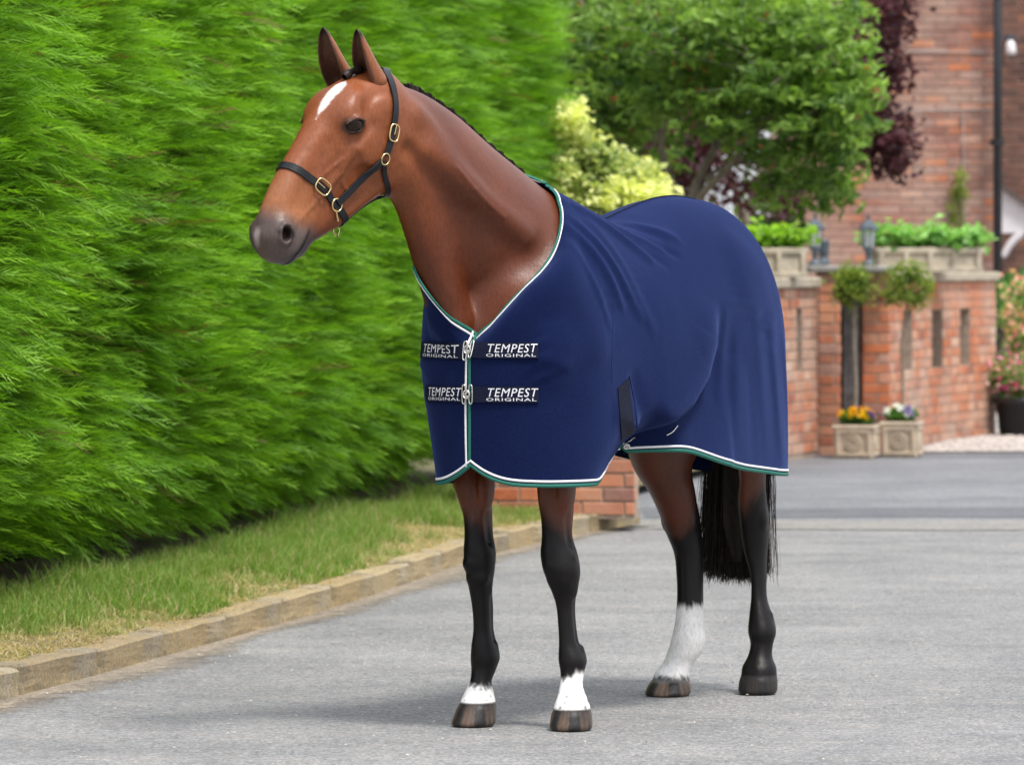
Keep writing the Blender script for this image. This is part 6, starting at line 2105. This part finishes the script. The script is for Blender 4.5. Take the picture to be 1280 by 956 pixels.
# ------------------------------------------------------------------ leaves
def leaf_cloud(name, P, sizes, cols, parent=None, aspect=0.55, up_bias=0.6, seed=1, droop=0.0):
    rg = np.random.default_rng(seed); N = len(P)
    nrm_ = rg.normal(size=(N, 3)) * 0.7 + np.array([0, 0, up_bias]); nrm_ /= np.linalg.norm(nrm_, axis=1)[:, None]
    a = rg.normal(size=(N, 3)) + np.array([0, 0, -droop]); a -= nrm_ * (a * nrm_).sum(1)[:, None]; a /= np.linalg.norm(a, axis=1)[:, None]
    b = np.cross(nrm_, a)
    s = np.asarray(sizes)[:, None]
    fold_ = nrm_ * s * 0.12
    V_ = np.stack([P - a * s * 0.5, P + b * s * aspect * 0.5 + fold_, P + a * s * 0.5, P - b * s * aspect * 0.5 + fold_], 1).reshape(-1, 3)
    idx = np.arange(N)[:, None] * 4
    T_ = np.concatenate([idx + [0, 1, 2], idx + [0, 2, 3]])
    cc = np.repeat(cols[:, None, :], 4, 1).reshape(-1, 3)
    o = link_mesh(name, mesh_np(name, V_, tris=T_, colors=cc, smooth=False), MAT_LEAF, parent)
    o['kind'] = "stuff"
    return o
def ellip_pts(n, c, r, rg, shell=0.55):
    d = rg.normal(size=(n, 3)); d /= np.linalg.norm(d, axis=1)[:, None]
    q = (shell + (1 - shell) * rg.uniform(size=n) ** 0.6)[:, None]
    return np.asarray(c) + d * q * np.asarray(r), q[:, 0], d
def clumps(centres, r, n, rg, flat=0.7):
    """n leaves gathered round clump centres"""
    k = rg.integers(0, len(centres), n)
    return centres[k] + rg.normal(size=(n, 3)) * np.array([r, r, r * flat]), k
def cmix(a, b, t): return np.asarray(a) * (1 - t[:, None]) + np.asarray(b) * t[:, None]

# trough planting
rg = np.random.default_rng(21)
def bedding(name, c, L_, Dp, H_, rotz, n, col_a, col_b, label, size=0.075, cat="plants", nclump=9):
    o = empty(name, c, rotz); tag(o, label, cat)
    cc = np.stack([np.linspace(-L_ / 2, L_ / 2, nclump) + rg.normal(0, 0.02, nclump), rg.uniform(-Dp / 2, Dp / 2, nclump), H_ * (0.45 + 0.35 * rg.uniform(size=nclump))], 1)
    P, k = clumps(cc, 0.055, n, rg, 0.75); P[:, 2] = np.clip(P[:, 2], 0.0, None)
    t = np.clip(P[:, 2] / H_ * 0.8 + rg.normal(0, 0.2, n), 0, 1)
    leaf_cloud("leaves", P, rg.uniform(size * 0.6, size * 1.2, n), cmix(col_a, col_b, t), o, 0.75, 0.9, 5)
    bm = bmesh.new()
    for q in cc: 
        v, qq = tube_np([(q[0], q[1], -0.02), tuple(q)], [0.006, 0.004], 5)
        vs = [bm.verts.new(x_) for x_ in v]
        for f_ in qq: bm.faces.new([vs[i] for i in f_])
    bm_obj("stem", bm, MAT_STEM, o)
    return o
MAT_STEM = simple_mat("green_stem", (0.10, 0.17, 0.05), 0.7, bumps=0)
MAT_BARK = simple_mat("grey_bark", (0.24, 0.20, 0.155), 0.9, var=0.35, scale=14, bumps=0.7, bscale=40)
bedding("trough_plants", (c1w[0], 38.35, ztr1 + 0.19), 0.46, 0.16, 0.16, 0.45, 420, (0.10, 0.24, 0.02), (0.34, 0.56, 0.06), "bright yellow-green leafy plants in the short stone trough", 0.085)
bedding("trough_plants", (t2[0], 41.95, ztr2 + 0.17), 0.84, 0.18, 0.17, math.radians(10), 900, (0.12, 0.28, 0.06), (0.36, 0.62, 0.20), "pale green lettuce-like plants filling the long stone trough", 0.085, nclump=13)

# ------------------------------------------------------------------ lanterns
MAT_GLASS, ntg, bg_ = new_mat("lantern_glass")
bg_.inputs["Base Color"].default_value = (0.75, 0.80, 0.80, 1); bg_.inputs["Roughness"].default_value = 0.15; bg_.inputs["Alpha"].default_value = 0.45
def lantern(x, y, z, h, label, seed):
    o = empty("lantern", (x, y, z), 0.3); tag(o, label, "lantern", "lanterns on the gate piers")
    k = h / 0.40
    bm = bmesh.new(); add_lathe(bm, [(0.055 * k, 0), (0.055 * k, 0.012 * k), (0.035 * k, 0.03 * k), (0.018 * k, 0.055 * k), (0.028 * k, 0.075 * k), (0.016 * k, 0.095 * k), (0.040 * k, 0.125 * k)], seg=12); bm_obj("base", bm, MAT_GREYM, o, True)
    bm = bmesh.new(); add_lathe(bm, [(0.040 * k, 0.125 * k), (0.046 * k, 0.128 * k), (0.046 * k, 0.138 * k), (0.040 * k, 0.140 * k)], square=6)
    for i in range(6):
        a = math.pi / 6 + i * math.pi / 3
        v, q = tube_np([(0.040 * k * math.cos(a), 0.040 * k * math.sin(a), 0.135 * k), (0.060 * k * math.cos(a), 0.060 * k * math.sin(a), 0.275 * k)], [0.0045 * k] * 2, 5)
        vs = [bm.verts.new(x_) for x_ in v]
        for f_ in q: bm.faces.new([vs[j] for j in f_])
    bm_obj("frame", bm, MAT_GREYM, o)
    bm = bmesh.new(); add_lathe(bm, [(0.037 * k, 0.14 * k), (0.057 * k, 0.272 * k)], square=6); bm_obj("glass_pane", bm, MAT_GLASS, o)
    bm = bmesh.new(); add_lathe(bm, [(0.066 * k, 0.270 * k), (0.078 * k, 0.276 * k), (0.074 * k, 0.288 * k), (0.055 * k, 0.315 * k), (0.034 * k, 0.335 * k), (0.020 * k, 0.345 * k), (0.010 * k, 0.352 * k), (0.014 * k, 0.368 * k), (0.003 * k, 0.40 * k)], square=6); bm_obj("cap", bm, MAT_GREYM, o)
    bm = bmesh.new(); add_lathe(bm, [(0.010 * k, 0.14 * k), (0.012 * k, 0.18 * k), (0.016 * k, 0.20 * k), (0.010 * k, 0.235 * k), (0.0, 0.24 * k)], seg=8); bm_obj("bulb", bm, MAT_WPAINT, o, True)
zt = 18 * COURSE + 0.054
l1 = W(1019, 330, 39.7); l2 = W(1085.5, 330, 39.6)
lantern(l1[0], 39.72, zt, 0.395, "blue-grey lantern on the left gate pier beside the short trough", 1)
lantern(l2[0], 39.60, zt, 0.385, "blue-grey lantern on the right gate pier beside the long trough", 2)
l3 = W(1029, 330, 40.0)
bm = bmesh.new(); add_lathe(bm, [(0.05, 0), (0.05, 0.02), (0.03, 0.06), (0.04, 0.10), (0.045, 0.18), (0.03, 0.19)], seg=10)
tag(bm_obj("post_finial", bm, MAT_GREYM), "small blue-grey metal finial just behind the left lantern", "finial"); bpy.data.objects["post_finial"].location = (l3[0], 39.95, zt)

# ------------------------------------------------------------------ square planters, standard topiaries
def planter(px0, px1, D, py_base, py_top, label):
    x0, x1 = (px0 - 640) / FOC * D, (px1 - 640) / FOC * D
    w_ = (x1 - x0); cx = (x0 + x1) / 2; H_ = (py_base - py_top) / FOC * D
    o = empty("square_planter", (cx, D + w_ / 2, 0.004), -0.22); tag(o, label, "planter", "square stone planters by the gate")
    s = w_ * 0.86
    bm = bmesh.new()
    add_lathe(bm, [(s * 0.46 * 1.414, 0.03), (s * 0.50 * 1.414, H_ * 0.86)], square=4); bm_obj("body", bm, MAT_STONE2, o)
    bm = bmesh.new(); add_box(bm, (0, 0, H_ * 0.93), (s * 1.10, s * 1.10, H_ * 0.12), bevel=0.008); bm_obj("rim", bm, MAT_STONE2, o)
    bm = bmesh.new(); add_box(bm, (0, 0, 0.02), (s * 1.0, s * 1.0, 0.04), bevel=0.006); bm_obj("foot", bm, MAT_STONE2, o)
    for k in range(2):
        R_ = Matrix.Rotation(k * math.pi / 2, 4, 'Z')
        bm = bmesh.new(); f_ = s * 0.49
        for (cx_, cz_, sx_, sz_) in ((0, H_ * 0.12, s * 0.86, 0.022), (0, H_ * 0.80, s * 0.9, 0.022), (-s * 0.40, H_ * 0.46, 0.022, H_ * 0.62), (s * 0.40, H_ * 0.46, 0.022, H_ * 0.62)):
            add_box(bm, (cx_, -f_ - 0.004, cz_), (sx_, 0.022, sz_), bevel=0.004)
        bmesh.ops.transform(bm, matrix=R_, verts=bm.verts[:]); bm_obj("panel_moulding", bm, MAT_STONE2, o)
        v, q = tube_np([(0.052 * math.cos(a), -f_ - 0.006, H_ * 0.46 + 0.052 * math.sin(a)) for a in np.linspace(0, 2 * math.pi, 20, endpoint=False)], 0.009, 6, closed=True)
        v2_, q2_ = tube_np([(0.026 * math.cos(a), -f_ - 0.008, H_ * 0.46 + 0.026 * math.sin(a)) for a in np.linspace(0, 2 * math.pi, 14, endpoint=False)], 0.008, 6, closed=True)
        vv, qq = joinVQ([(v, q), (v2_, q2_)])
        vv = np.array([R_ @ Vector(x_) for x_ in vv])
        link_mesh("rosette", mesh_np("rosette", vv, quads=qq), MAT_STONE2, o)
    bm = bmesh.new(); add_box(bm, (0, 0, H_ * 0.985), (s * 0.98, s * 0.98, 0.012)); bm_obj("soil", bm, MAT_SOIL, o)
    return cx, D + w_ / 2, H_, s
MAT_STONE2 = simple_mat("sandstone", (0.50, 0.41, 0.31), 0.9, var=0.18, scale=14, bumps=0.4, bscale=60)
MAT_SOIL = simple_mat("potting_soil", (0.03, 0.022, 0.016), 0.95)
PL1 = planter(1043.5, 1101, 38.9, 569, 527, "sandstone square planter with yellow and purple pansies, left of the pair")
PL2 = planter(1102.5, 1155, 39.1, 567, 522, "sandstone square planter with white petunias, right of the pair")
def flowers(name, c, r, H_, nleaf, nfl, fcols, label, fs=0.05):
    o = empty(name, c); tag(o, label, "flowers")
    P, q, d = ellip_pts(nleaf, (0, 0, H_ * 0.4), (r, r, H_ * 0.5), rg, 0.2); P[:, 2] = np.abs(P[:, 2])
    leaf_cloud("leaves", P, rg.uniform(0.025, 0.05, nleaf), cmix((0.05, 0.13, 0.02), (0.13, 0.30, 0.04), rg.uniform(size=nleaf)), o, 0.6, 0.5, 3)
    d = rg.normal(size=(nfl, 3)); d[:, 2] = np.abs(d[:, 2]) * 0.8 + 0.15; d[:, 1] -= 0.5; d /= np.linalg.norm(d, axis=1)[:, None]
    P = np.array([0, 0, H_ * 0.4]) + d * np.array([r, r, H_ * 0.62])
    fc = np.array(fcols)[rg.integers(0, len(fcols), nfl)] * rg.uniform(0.85, 1.1, (nfl, 1))
    # five petals round each bloom
    PP, CCc, SS = [], [], []
    for i in range(nfl):
        u_ = np.cross(d[i], [0, 0, 1.0]); u_ /= np.linalg.norm(u_) + 1e-6; w_ = np.cross(d[i], u_)
        for k in range(5):
            a = k * 2 * math.pi / 5; PP.append(P[i] + (u_ * math.cos(a) + w_ * math.sin(a)) * fs * 0.28); CCc.append(fc[i]); SS.append(fs * 0.62)
    blm = leaf_cloud("blooms", np.array(PP), np.array(SS), np.array(CCc), o, 0.9, 0.2, 8)
    return o
flowers("pansies", (PL1[0], PL1[1], PL1[2] * 1.0), 0.135, 0.13, 420, 26, [(0.85, 0.50, 0.01), (0.85, 0.50, 0.01), (0.80, 0.36, 0.01), (0.14, 0.06, 0.30)], "yellow and purple pansies in the left planter", 0.052)
flowers("petunias", (PL2[0], PL2[1], PL2[2] * 1.0), 0.125, 0.12, 420, 14, [(0.78, 0.78, 0.80), (0.80, 0.80, 0.82), (0.30, 0.22, 0.55)], "white petunias with green leaves in the right planter", 0.060)
def topiary(base, px, py, rpx, D, hpx, label, seed, stem=True):
    c = W(px, py, D); r = rpx / FOC * D
    o = empty("topiary", base); tag(o, label, "topiary", "standard topiaries by the gate")
    rgl = np.random.default_rng(seed)
    ctr = np.array([c[0] - base[0], 0.0, c[2] - base[2]])
    cen, q, d = ellip_pts(60, ctr, (r * 0.88, r * 0.8, hpx / FOC * D * 0.88), rgl, 0.3)
    P, k = clumps(cen, 0.034, 1700, rgl, 0.9)
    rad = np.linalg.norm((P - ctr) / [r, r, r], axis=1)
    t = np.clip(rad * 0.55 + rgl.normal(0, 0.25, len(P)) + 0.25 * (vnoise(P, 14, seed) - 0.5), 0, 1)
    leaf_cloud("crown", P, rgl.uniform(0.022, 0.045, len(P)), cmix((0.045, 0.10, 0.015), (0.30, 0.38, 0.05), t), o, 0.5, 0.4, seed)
    pts = [(0, 0, -0.02), (0.006, 0, 0.3), (-0.004, 0, 0.6), (ctr[0] * 0.9, 0, ctr[2] - r * 0.5), (ctr[0], 0, ctr[2])]
    v, q = tube_np(pts, [0.013, 0.012, 0.011, 0.010, 0.006], 8); link_mesh("trunk", mesh_np("trunk", v, quads=q), MAT_BARK, o)
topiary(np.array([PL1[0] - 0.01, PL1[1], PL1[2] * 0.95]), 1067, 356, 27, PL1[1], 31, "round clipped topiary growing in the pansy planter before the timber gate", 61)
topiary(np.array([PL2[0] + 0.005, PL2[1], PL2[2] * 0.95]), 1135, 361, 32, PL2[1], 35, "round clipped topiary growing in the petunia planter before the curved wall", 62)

# gravel strip at the foot of the curved wall
MAT_GRAVEL = simple_mat("pale_gravel", (0.40, 0.365, 0.34), 0.9, var=0.3, scale=60, bumps=0.5)
bm = bmesh.new()
gp = [(2.90, 40.0), (3.3, 40.1), (3.9, 40.15), (6.5, 40.2), (9.0, 40.3), (9.0, 50.5), (4.3, 50.5), (4.0, 44.0), (3.4, 42.0)]
bm.faces.new([bm.verts.new((a, b_, 0.012)) for a, b_ in gp]); tag(bm_obj("gravel_bed", bm, MAT_GRAVEL), kind="structure")
ng = 9000
P = np.stack([rg.uniform(2.9, 5.2, ng), 40.05 + 5.0 * rg.uniform(size=ng) ** 1.4, np.full(ng, 0.016)], 1)
P = P[P[:, 0] > 2.95 + (P[:, 1] - 40) * 0.20 + 0.0]
s_ = rg.uniform(0.008, 0.022, len(P))
oct_v = np.array([(1, 0, 0), (-1, 0, 0), (0, 1, 0), (0, -1, 0), (0, 0, 0.7), (0, 0, -0.3)], float); oct_t = np.array([(0, 2, 4), (2, 1, 4), (1, 3, 4), (3, 0, 4)])
Vg = P[:, None, :] + oct_v[None] * s_[:, None, None] * rg.uniform(0.7, 1.3, (len(P), 1, 3))
Tg = (oct_t[None] + (np.arange(len(P)) * 6)[:, None, None]).reshape(-1, 3)
cg_ = cmix((0.55, 0.50, 0.46), (0.30, 0.26, 0.24), rg.uniform(size=len(P)))
mg, ntg, bg2 = new_mat("gravel_stone"); at = ntg.nodes.new("ShaderNodeAttribute"); at.attribute_name = "col"; ntg.links.new(at.outputs[0], bg2.inputs["Base Color"]); bg2.inputs["Roughness"].default_value = 0.9
MAT_PEB = mg
gr = link_mesh("gravel", mesh_np("gravel", Vg.reshape(-1, 3), tris=Tg, colors=np.repeat(cg_[:, None, :], 6, 1).reshape(-1, 3), smooth=False), MAT_PEB); tag(gr, kind="stuff")
# loose grit on the drive
ng = 2600
P = np.stack([rg.uniform(-2.5, 3.6, ng), 15.5 + 14 * rg.uniform(size=ng), np.full(ng, 0.004)], 1)
P = P[P[:, 0] > np.interp(P[:, 1], KC[:, 1], KC[:, 0]) + 0.05]
s_ = rg.uniform(0.002, 0.0055, len(P))
Vg = P[:, None, :] + oct_v[None] * s_[:, None, None] * rg.uniform(0.7, 1.3, (len(P), 1, 3))
Tg = (oct_t[None] + (np.arange(len(P)) * 6)[:, None, None]).reshape(-1, 3)
cg_ = cmix((0.50, 0.45, 0.38), (0.12, 0.10, 0.09), rg.uniform(size=len(P)) ** 1.5)
gr = link_mesh("grit", mesh_np("grit", Vg.reshape(-1, 3), tris=Tg, colors=np.repeat(cg_[:, None, :], 6, 1).reshape(-1, 3), smooth=False), MAT_PEB); tag(gr, kind="stuff")

# ------------------------------------------------------------------ black pot of flowering shrub, and the planting behind it
pt = W(1279, 547, 43.4)
pot = empty("plant_pot", (pt[0], 43.7, 0.014)); tag(pot, "black round pot of pink flowers at the right edge of the photo", "plant pot")
bm = bmesh.new(); add_lathe(bm, [(0.165, 0.0), (0.195, 0.26), (0.225, 0.262), (0.225, 0.31), (0.20, 0.31), (0.19, 0.28), (0.0, 0.27)], seg=28); bm_obj("body", bm, MAT_BLACK, pot, True)
def shrub(name, base, blobs, n, size, col_a, col_b, label, cat, seed, flowers_=None, aspect=0.6, clump_r=0.05, ncl=60, stems=5, up=0.6, group=None, tone_by_rad=True):
    o = empty(name, base); tag(o, label, cat, group)
    rgl = np.random.default_rng(seed); cs_ = []; base = np.asarray(base)
    for c, r, wgt in blobs:
        cen, q, d = ellip_pts(int(ncl * wgt), np.asarray(c) - base, r, rgl, 0.45); cs_.append(cen)
    cen = np.concatenate(cs_)
    P, k = clumps(cen, clump_r, n, rgl, 0.8)
    bright = rgl.uniform(size=len(cen))[k]
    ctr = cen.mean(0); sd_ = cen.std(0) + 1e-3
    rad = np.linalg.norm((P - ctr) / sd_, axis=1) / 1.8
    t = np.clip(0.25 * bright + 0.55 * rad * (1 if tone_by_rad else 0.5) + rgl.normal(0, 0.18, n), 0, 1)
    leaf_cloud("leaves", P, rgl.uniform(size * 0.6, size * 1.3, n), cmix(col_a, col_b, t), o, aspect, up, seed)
    if flowers_:
        nf, fc, fs = flowers_
        kk_ = rgl.integers(0, len(cen), nf); out = cen[kk_] + rgl.normal(0, clump_r, (nf, 3)) + np.array([0, -0.05, 0.02])
        fcol = np.array(fc)[rgl.integers(0, len(fc), nf)]
        leaf_cloud("blooms", out, rgl.uniform(fs * 0.7, fs * 1.3, nf), fcol, o, 0.9, 0.2, seed + 1)
    parts_ = []
    for i in range(stems):
        tgt = cen[rgl.integers(0, len(cen))]
        mid = tgt * 0.5 + np.array([0, 0, 0.1 * tgt[2]]) + rgl.normal(0, 0.03, 3)
        parts_.append(tube_np([(0, 0, 0), mid, tgt], [0.012 + 0.004 * np.linalg.norm(tgt), 0.01, 0.004], 6))
    v, q = joinVQ(parts_); link_mesh("stem", mesh_np("stem", v, quads=q), MAT_BARK, o)
    return o
pb = (pt[0], 43.7, 0.30)
shrub("flowering_plant", pb, [((pt[0], 43.7, 0.48), (0.24, 0.22, 0.17), 1)], 900, 0.05, (0.05, 0.12, 0.02), (0.16, 0.30, 0.06), "pink and magenta flowering plant growing in the black pot", "flowers", 71, (220, [(0.75, 0.32, 0.42), (0.72, 0.05, 0.30), (0.85, 0.55, 0.58)], 0.05))
c = W(1285, 400, 45.5); shrub("flowering_shrub", (c[0], 45.5, 0.01), [((c[0], 45.5, 1.0), (0.32, 0.3, 0.30), 1), ((c[0] + 0.1, 45.5, 0.7), (0.30, 0.3, 0.25), 1)], 1300, 0.06, (0.05, 0.13, 0.03), (0.22, 0.36, 0.08), "tall shrub of salmon-pink flowers behind the black pot", "shrub", 73, (420, [(0.80, 0.42, 0.30), (0.82, 0.50, 0.40), (0.78, 0.30, 0.30)], 0.06))
c = W(1282, 372, 47); shrub("green_shrub", (c[0], 47, 0.01), [((c[0], 47, 1.15), (0.30, 0.3, 0.2), 1)], 700, 0.07, (0.02, 0.08, 0.02), (0.06, 0.20, 0.05), "dark green leafy shrub below the white porch at the right edge", "shrub", 75)
# climber on the house
c = W(1197, 262, HD - 0.08); shrub("climber", (c[0], HD - 0.06, 0.8), [((c[0], HD - 0.07, 1.82), (0.07, 0.05, 0.30), 1), ((c[0] + 0.03, HD - 0.07, 2.15), (0.035, 0.04, 0.14), 0.4)], 520, 0.04, (0.07, 0.14, 0.02), (0.26, 0.34, 0.05), "small green climber growing up the house wall above the long trough", "climber", 77, clump_r=0.03, ncl=40, stems=2)

# ------------------------------------------------------------------ variegated shrub and trees
def Wc(px, py, D): return W(px, py, D)
blobs = []
for px, py, rx, rz, wg in ((712, 152, 18, 22, .6), (728, 190, 24, 24, .8), (770, 218, 32, 24, 1.2), (800, 226, 24, 18, .8), (725, 228, 30, 26, 1), (782, 250, 40, 22, 1.2), (822, 244, 16, 14, .6), (700, 225, 20, 26, .7), (745, 205, 26, 22, .9), (755, 275, 55, 26, 1), (712, 262, 26, 30, .8)):
    D = 33.4 + random.uniform(-0.3, 0.3); s = D / FOC
    blobs.append((Wc(px, py, D), (rx * s, 0.28, rz * s), wg))
c = Wc(750, 300, 33.4)
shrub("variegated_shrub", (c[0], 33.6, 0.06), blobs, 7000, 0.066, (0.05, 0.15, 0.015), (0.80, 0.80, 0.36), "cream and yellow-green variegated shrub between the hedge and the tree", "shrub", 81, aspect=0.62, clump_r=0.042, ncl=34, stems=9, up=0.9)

def limb(pts, r0, r1, n=14, seg=8):
    p = catmull(np.array(pts), n); return tube_np(p, np.linspace(r0, r1, n), seg)
tree = empty("maple_tree", (W(868, 300, 36.8)[0], 36.8, 0.0)); tag(tree, "spreading green tree with pale bare limbs behind the horse's rump", "tree")
TB = np.array([W(868, 300, 36.8)[0], 36.8, 0.0])
Lm = []
def TP(px, py, D): return W(px, py, D) - TB
fork = TP(862, 262, 36.8)
trunk_v = limb([(0, 0, 0), (0.0, 0, 0.8), tuple(fork)], 0.10, 0.075, 10, 12)
link_mesh("trunk", mesh_np("trunk", *trunk_v), MAT_BARK, tree)
limbs_px = [
    ([(862, 262, 36.8), (885, 235, 36.7), (915, 205, 36.5), (945, 165, 36.3), (985, 120, 36.0), (1030, 70, 35.8)], 0.040, 0.010),
    ([(862, 262, 36.8), (872, 225, 36.8), (893, 185, 36.8), (900, 150, 36.9), (905, 90, 37.0), (930, 20, 37.2)], 0.038, 0.014),
    ([(880, 222, 36.8), (915, 205, 36.8), (940, 205, 36.7), (985, 190, 36.5), (1030, 175, 36.3)], 0.022, 0.007),
    ([(893, 185, 36.8), (930, 170, 37.0), (960, 158, 37.0), (1010, 150, 37.0)], 0.018, 0.006),
    ([(862, 262, 36.8), (835, 215, 37.2), (825, 170, 37.3), (845, 115, 37.4), (870, 40, 37.5), (880, -20, 37.6)], 0.036, 0.014),
    ([(825, 190, 37.2), (835, 150, 37.0), (862, 110, 36.8), (880, 60, 36.6)], 0.020, 0.008),
    ([(862, 262, 36.8), (800, 215, 37.6), (770, 160, 37.8), (765, 90, 37.9), (790, 10, 38.0)], 0.034, 0.012),
    ([(770, 160, 37.8), (735, 120, 37.7), (718, 70, 37.6), (715, 0, 37.6)], 0.020, 0.009),
    ([(800, 215, 37.6), (830, 130, 37.9), (815, 60, 38.0), (805, -20, 38.0)], 0.020, 0.010),
    ([(945, 165, 36.3), (1000, 150, 36.0), (1050, 140, 35.8)], 0.014, 0.005),
    ([(915, 205, 36.5), (960, 230, 36.2), (1000, 240, 36.0), (1040, 225, 35.9)], 0.014, 0.005)]
ends = []
for pts, r0, r1 in limbs_px:
    pp = [TP(*q) for q in pts]
    link_mesh("limb", mesh_np("limb", *limb(pp, r0 * 0.72, r1 * 0.8, 18, 8)), MAT_BARK, tree)
rgl = np.random.default_rng(91)
# twigs and leaf sprays: clumps in flattened tiers
cen = []
zones = [((830, 60), (130, 90), 36.9, 0.9, 150), ((930, 60), (120, 80), 36.4, 0.8, 150), ((1010, 80), (75, 85), 36.0, 0.7, 120), ((1045, 130), (48, 60), 35.9, 0.4, 60), ((980, 150), (90, 55), 36.3, 0.7, 95),
         ((900, 130), (90, 50), 37.2, 0.4, 36), ((750, 90), (75, 100), 37.6, 0.5, 110), ((790, 175), (60, 45), 38.0, 0.4, 40), ((1020, 205), (42, 32), 36.0, 0.3, 34), ((960, 20), (130, 40), 36.3, 0.7, 70), ((1030, 235), (26, 24), 36.1, 0.2, 16), ((740, 30), (60, 60), 38.2, 0.4, 50), ((960, 240), (30, 20), 36.4, 0.2, 10)]
for (px, py), (rx, ry), D, rd, n in zones:
    for _ in range(n):
        a = rgl.uniform(0, 2 * math.pi); q = math.sqrt(rgl.uniform())
        cen.append(TP(px + rx * q * math.cos(a), py + ry * q * math.sin(a), D + rgl.uniform(-rd, rd)))
cen = np.array(cen)
NL = 19000
k = rgl.integers(0, len(cen), NL)
# each clump is a drooping compound-leaf spray with its own heading
hd = rgl.uniform(0, 2 * math.pi, len(cen)); tilt_ = rgl.uniform(-0.5, 0.1, len(cen))
along = rgl.uniform(-1, 1, NL); across = rgl.normal(0, 0.30, NL)
hx_ = np.cos(hd)[k]; hy_ = np.sin(hd)[k]
P = cen[k] + np.stack([hx_ * along * 0.17 - hy_ * across * 0.17, hy_ * along * 0.17 + hx_ * across * 0.17, tilt_[k] * along * 0.14 - 0.05 * along**2 + rgl.normal(0, 0.018, NL)], 1)
bright = rgl.uniform(size=len(cen))[k]
t = np.clip(0.15 + 0.55 * bright + rgl.normal(0, 0.15, NL) + 0.12 * np.clip((P[:, 0] + TB[0] - 1.2), -1, 1), 0, 1)
cols = cmix((0.030, 0.085, 0.018), (0.33, 0.51, 0.10), t)
red = rgl.uniform(size=NL) < 0.012; cols[red] = (0.28, 0.10, 0.05)
leaf_cloud("crown", P, rgl.uniform(0.055, 0.125, NL), cols, tree, 0.42, 1.1, 92, 0.3)
tw = []
for i in rgl.choice(len(cen), 260, replace=False):
    c0 = cen[i]; j = rgl.integers(0, len(limbs_px)); L_ = [TP(*q) for q in limbs_px[j][0]]
    best = min((np.linalg.norm(c0 - p_), tuple(p_)) for pts, _, _ in limbs_px for p_ in [TP(*q) for q in pts])
    if best[0] < 1.1:
        a = np.array(best[1]); tw.append(tube_np([a, (a + c0) / 2 + [0, 0, 0.05], c0], [0.007, 0.005, 0.003], 5))
v, q = joinVQ(tw); link_mesh("twigs", mesh_np("twigs", v, quads=q), MAT_BARK, tree)['kind'] = "stuff"

def dark_tree(name, base, zones, n, col_a, col_b, label, seed, size, limbs_, mat=MAT_BARK):
    o = empty(name, base); tag(o, label, "tree"); rgl = np.random.default_rng(seed); B = np.asarray(base); cen = []
    for (px, py), (rx, ry), D, rd, m_ in zones:
        for _ in range(m_):
            a = rgl.uniform(0, 2 * math.pi); q = math.sqrt(rgl.uniform()); cen.append(W(px + rx * q * math.cos(a), py + ry * q * math.sin(a), D + rgl.uniform(-rd, rd)) - B)
    cen = np.array(cen); P, k = clumps(cen, 0.085, n, rgl, 0.8); br = rgl.uniform(size=len(cen))[k]
    leaf_cloud("crown", P, rgl.uniform(size * 0.6, size * 1.3, n), cmix(col_a, col_b, np.clip(0.6 * br + rgl.normal(0.15, 0.2, n), 0, 1)), o, 0.65, 0.6, seed)
    for pts, r0, r1 in limbs_: link_mesh("trunk" if r0 > 0.05 else "limb", mesh_np("trunk", *limb([W(*q) - B for q in pts], r0, r1, 14, 8)), mat, o)
pbx = W(930, 300, 42.5)[0] + 0.2
dark_tree("purple_tree", (pbx - 0.2, 42.6, 0.0), [((1095, 20), (32, 40), 42.4, 0.4, 36), ((1100, 95), (26, 24), 42.4, 0.3, 24), ((1112, 14), (26, 20), 42.4, 0.3, 14), ((1095, 150), (34, 40), 42.4, 0.4, 44), ((1108, 185), (24, 26), 42.4, 0.3, 24), ((1060, 110), (40, 90), 42.6, 0.4, 60), ((870, 200), (60, 60), 41.0, 0.6, 50), ((960, 225), (50, 45), 41.5, 0.5, 34), ((1020, 60), (40, 60), 42.6, 0.4, 30), ((860, 150), (90, 70), 41.0, 0.5, 40)], 7000, (0.028, 0.010, 0.016), (0.110, 0.028, 0.042), "dark purple-leaved tree showing behind the green tree's right edge", 101, 0.075,
          [([(930, 420, 42.6), (940, 250, 42.6), (1010, 120, 42.5), (1090, 20, 42.4)], 0.06, 0.02), ([(980, 180, 42.6), (1060, 150, 42.5), (1105, 170, 42.4)], 0.025, 0.008), ([(930, 420, 42.6), (925, 260, 42.2), (900, 200, 41.5), (870, 160, 41.0)], 0.05, 0.012)])
bx_ = W(800, 300, 44)[0]
dark_tree("evergreen_tree", (bx_, 44.0, 0.0), [((760, 60), (90, 110), 44, 0.8, 130), ((850, 60), (90, 110), 44.5, 0.8, 130), ((930, 40), (90, 80), 44.5, 0.8, 80), ((790, 190), (90, 70), 44, 0.8, 80), ((870, 170), (50, 45), 44.2, 0.6, 22), ((975, 300), (20, 30), 43.0, 0.4, 10)], 15000, (0.018, 0.045, 0.014), (0.075, 0.150, 0.040), "dark green tree filling the gaps far behind the spreading tree", 103, 0.10,
          [([(800, 420, 44.0), (805, 200, 44.0), (800, 60, 44.0), (810, -60, 44)], 0.09, 0.03)])
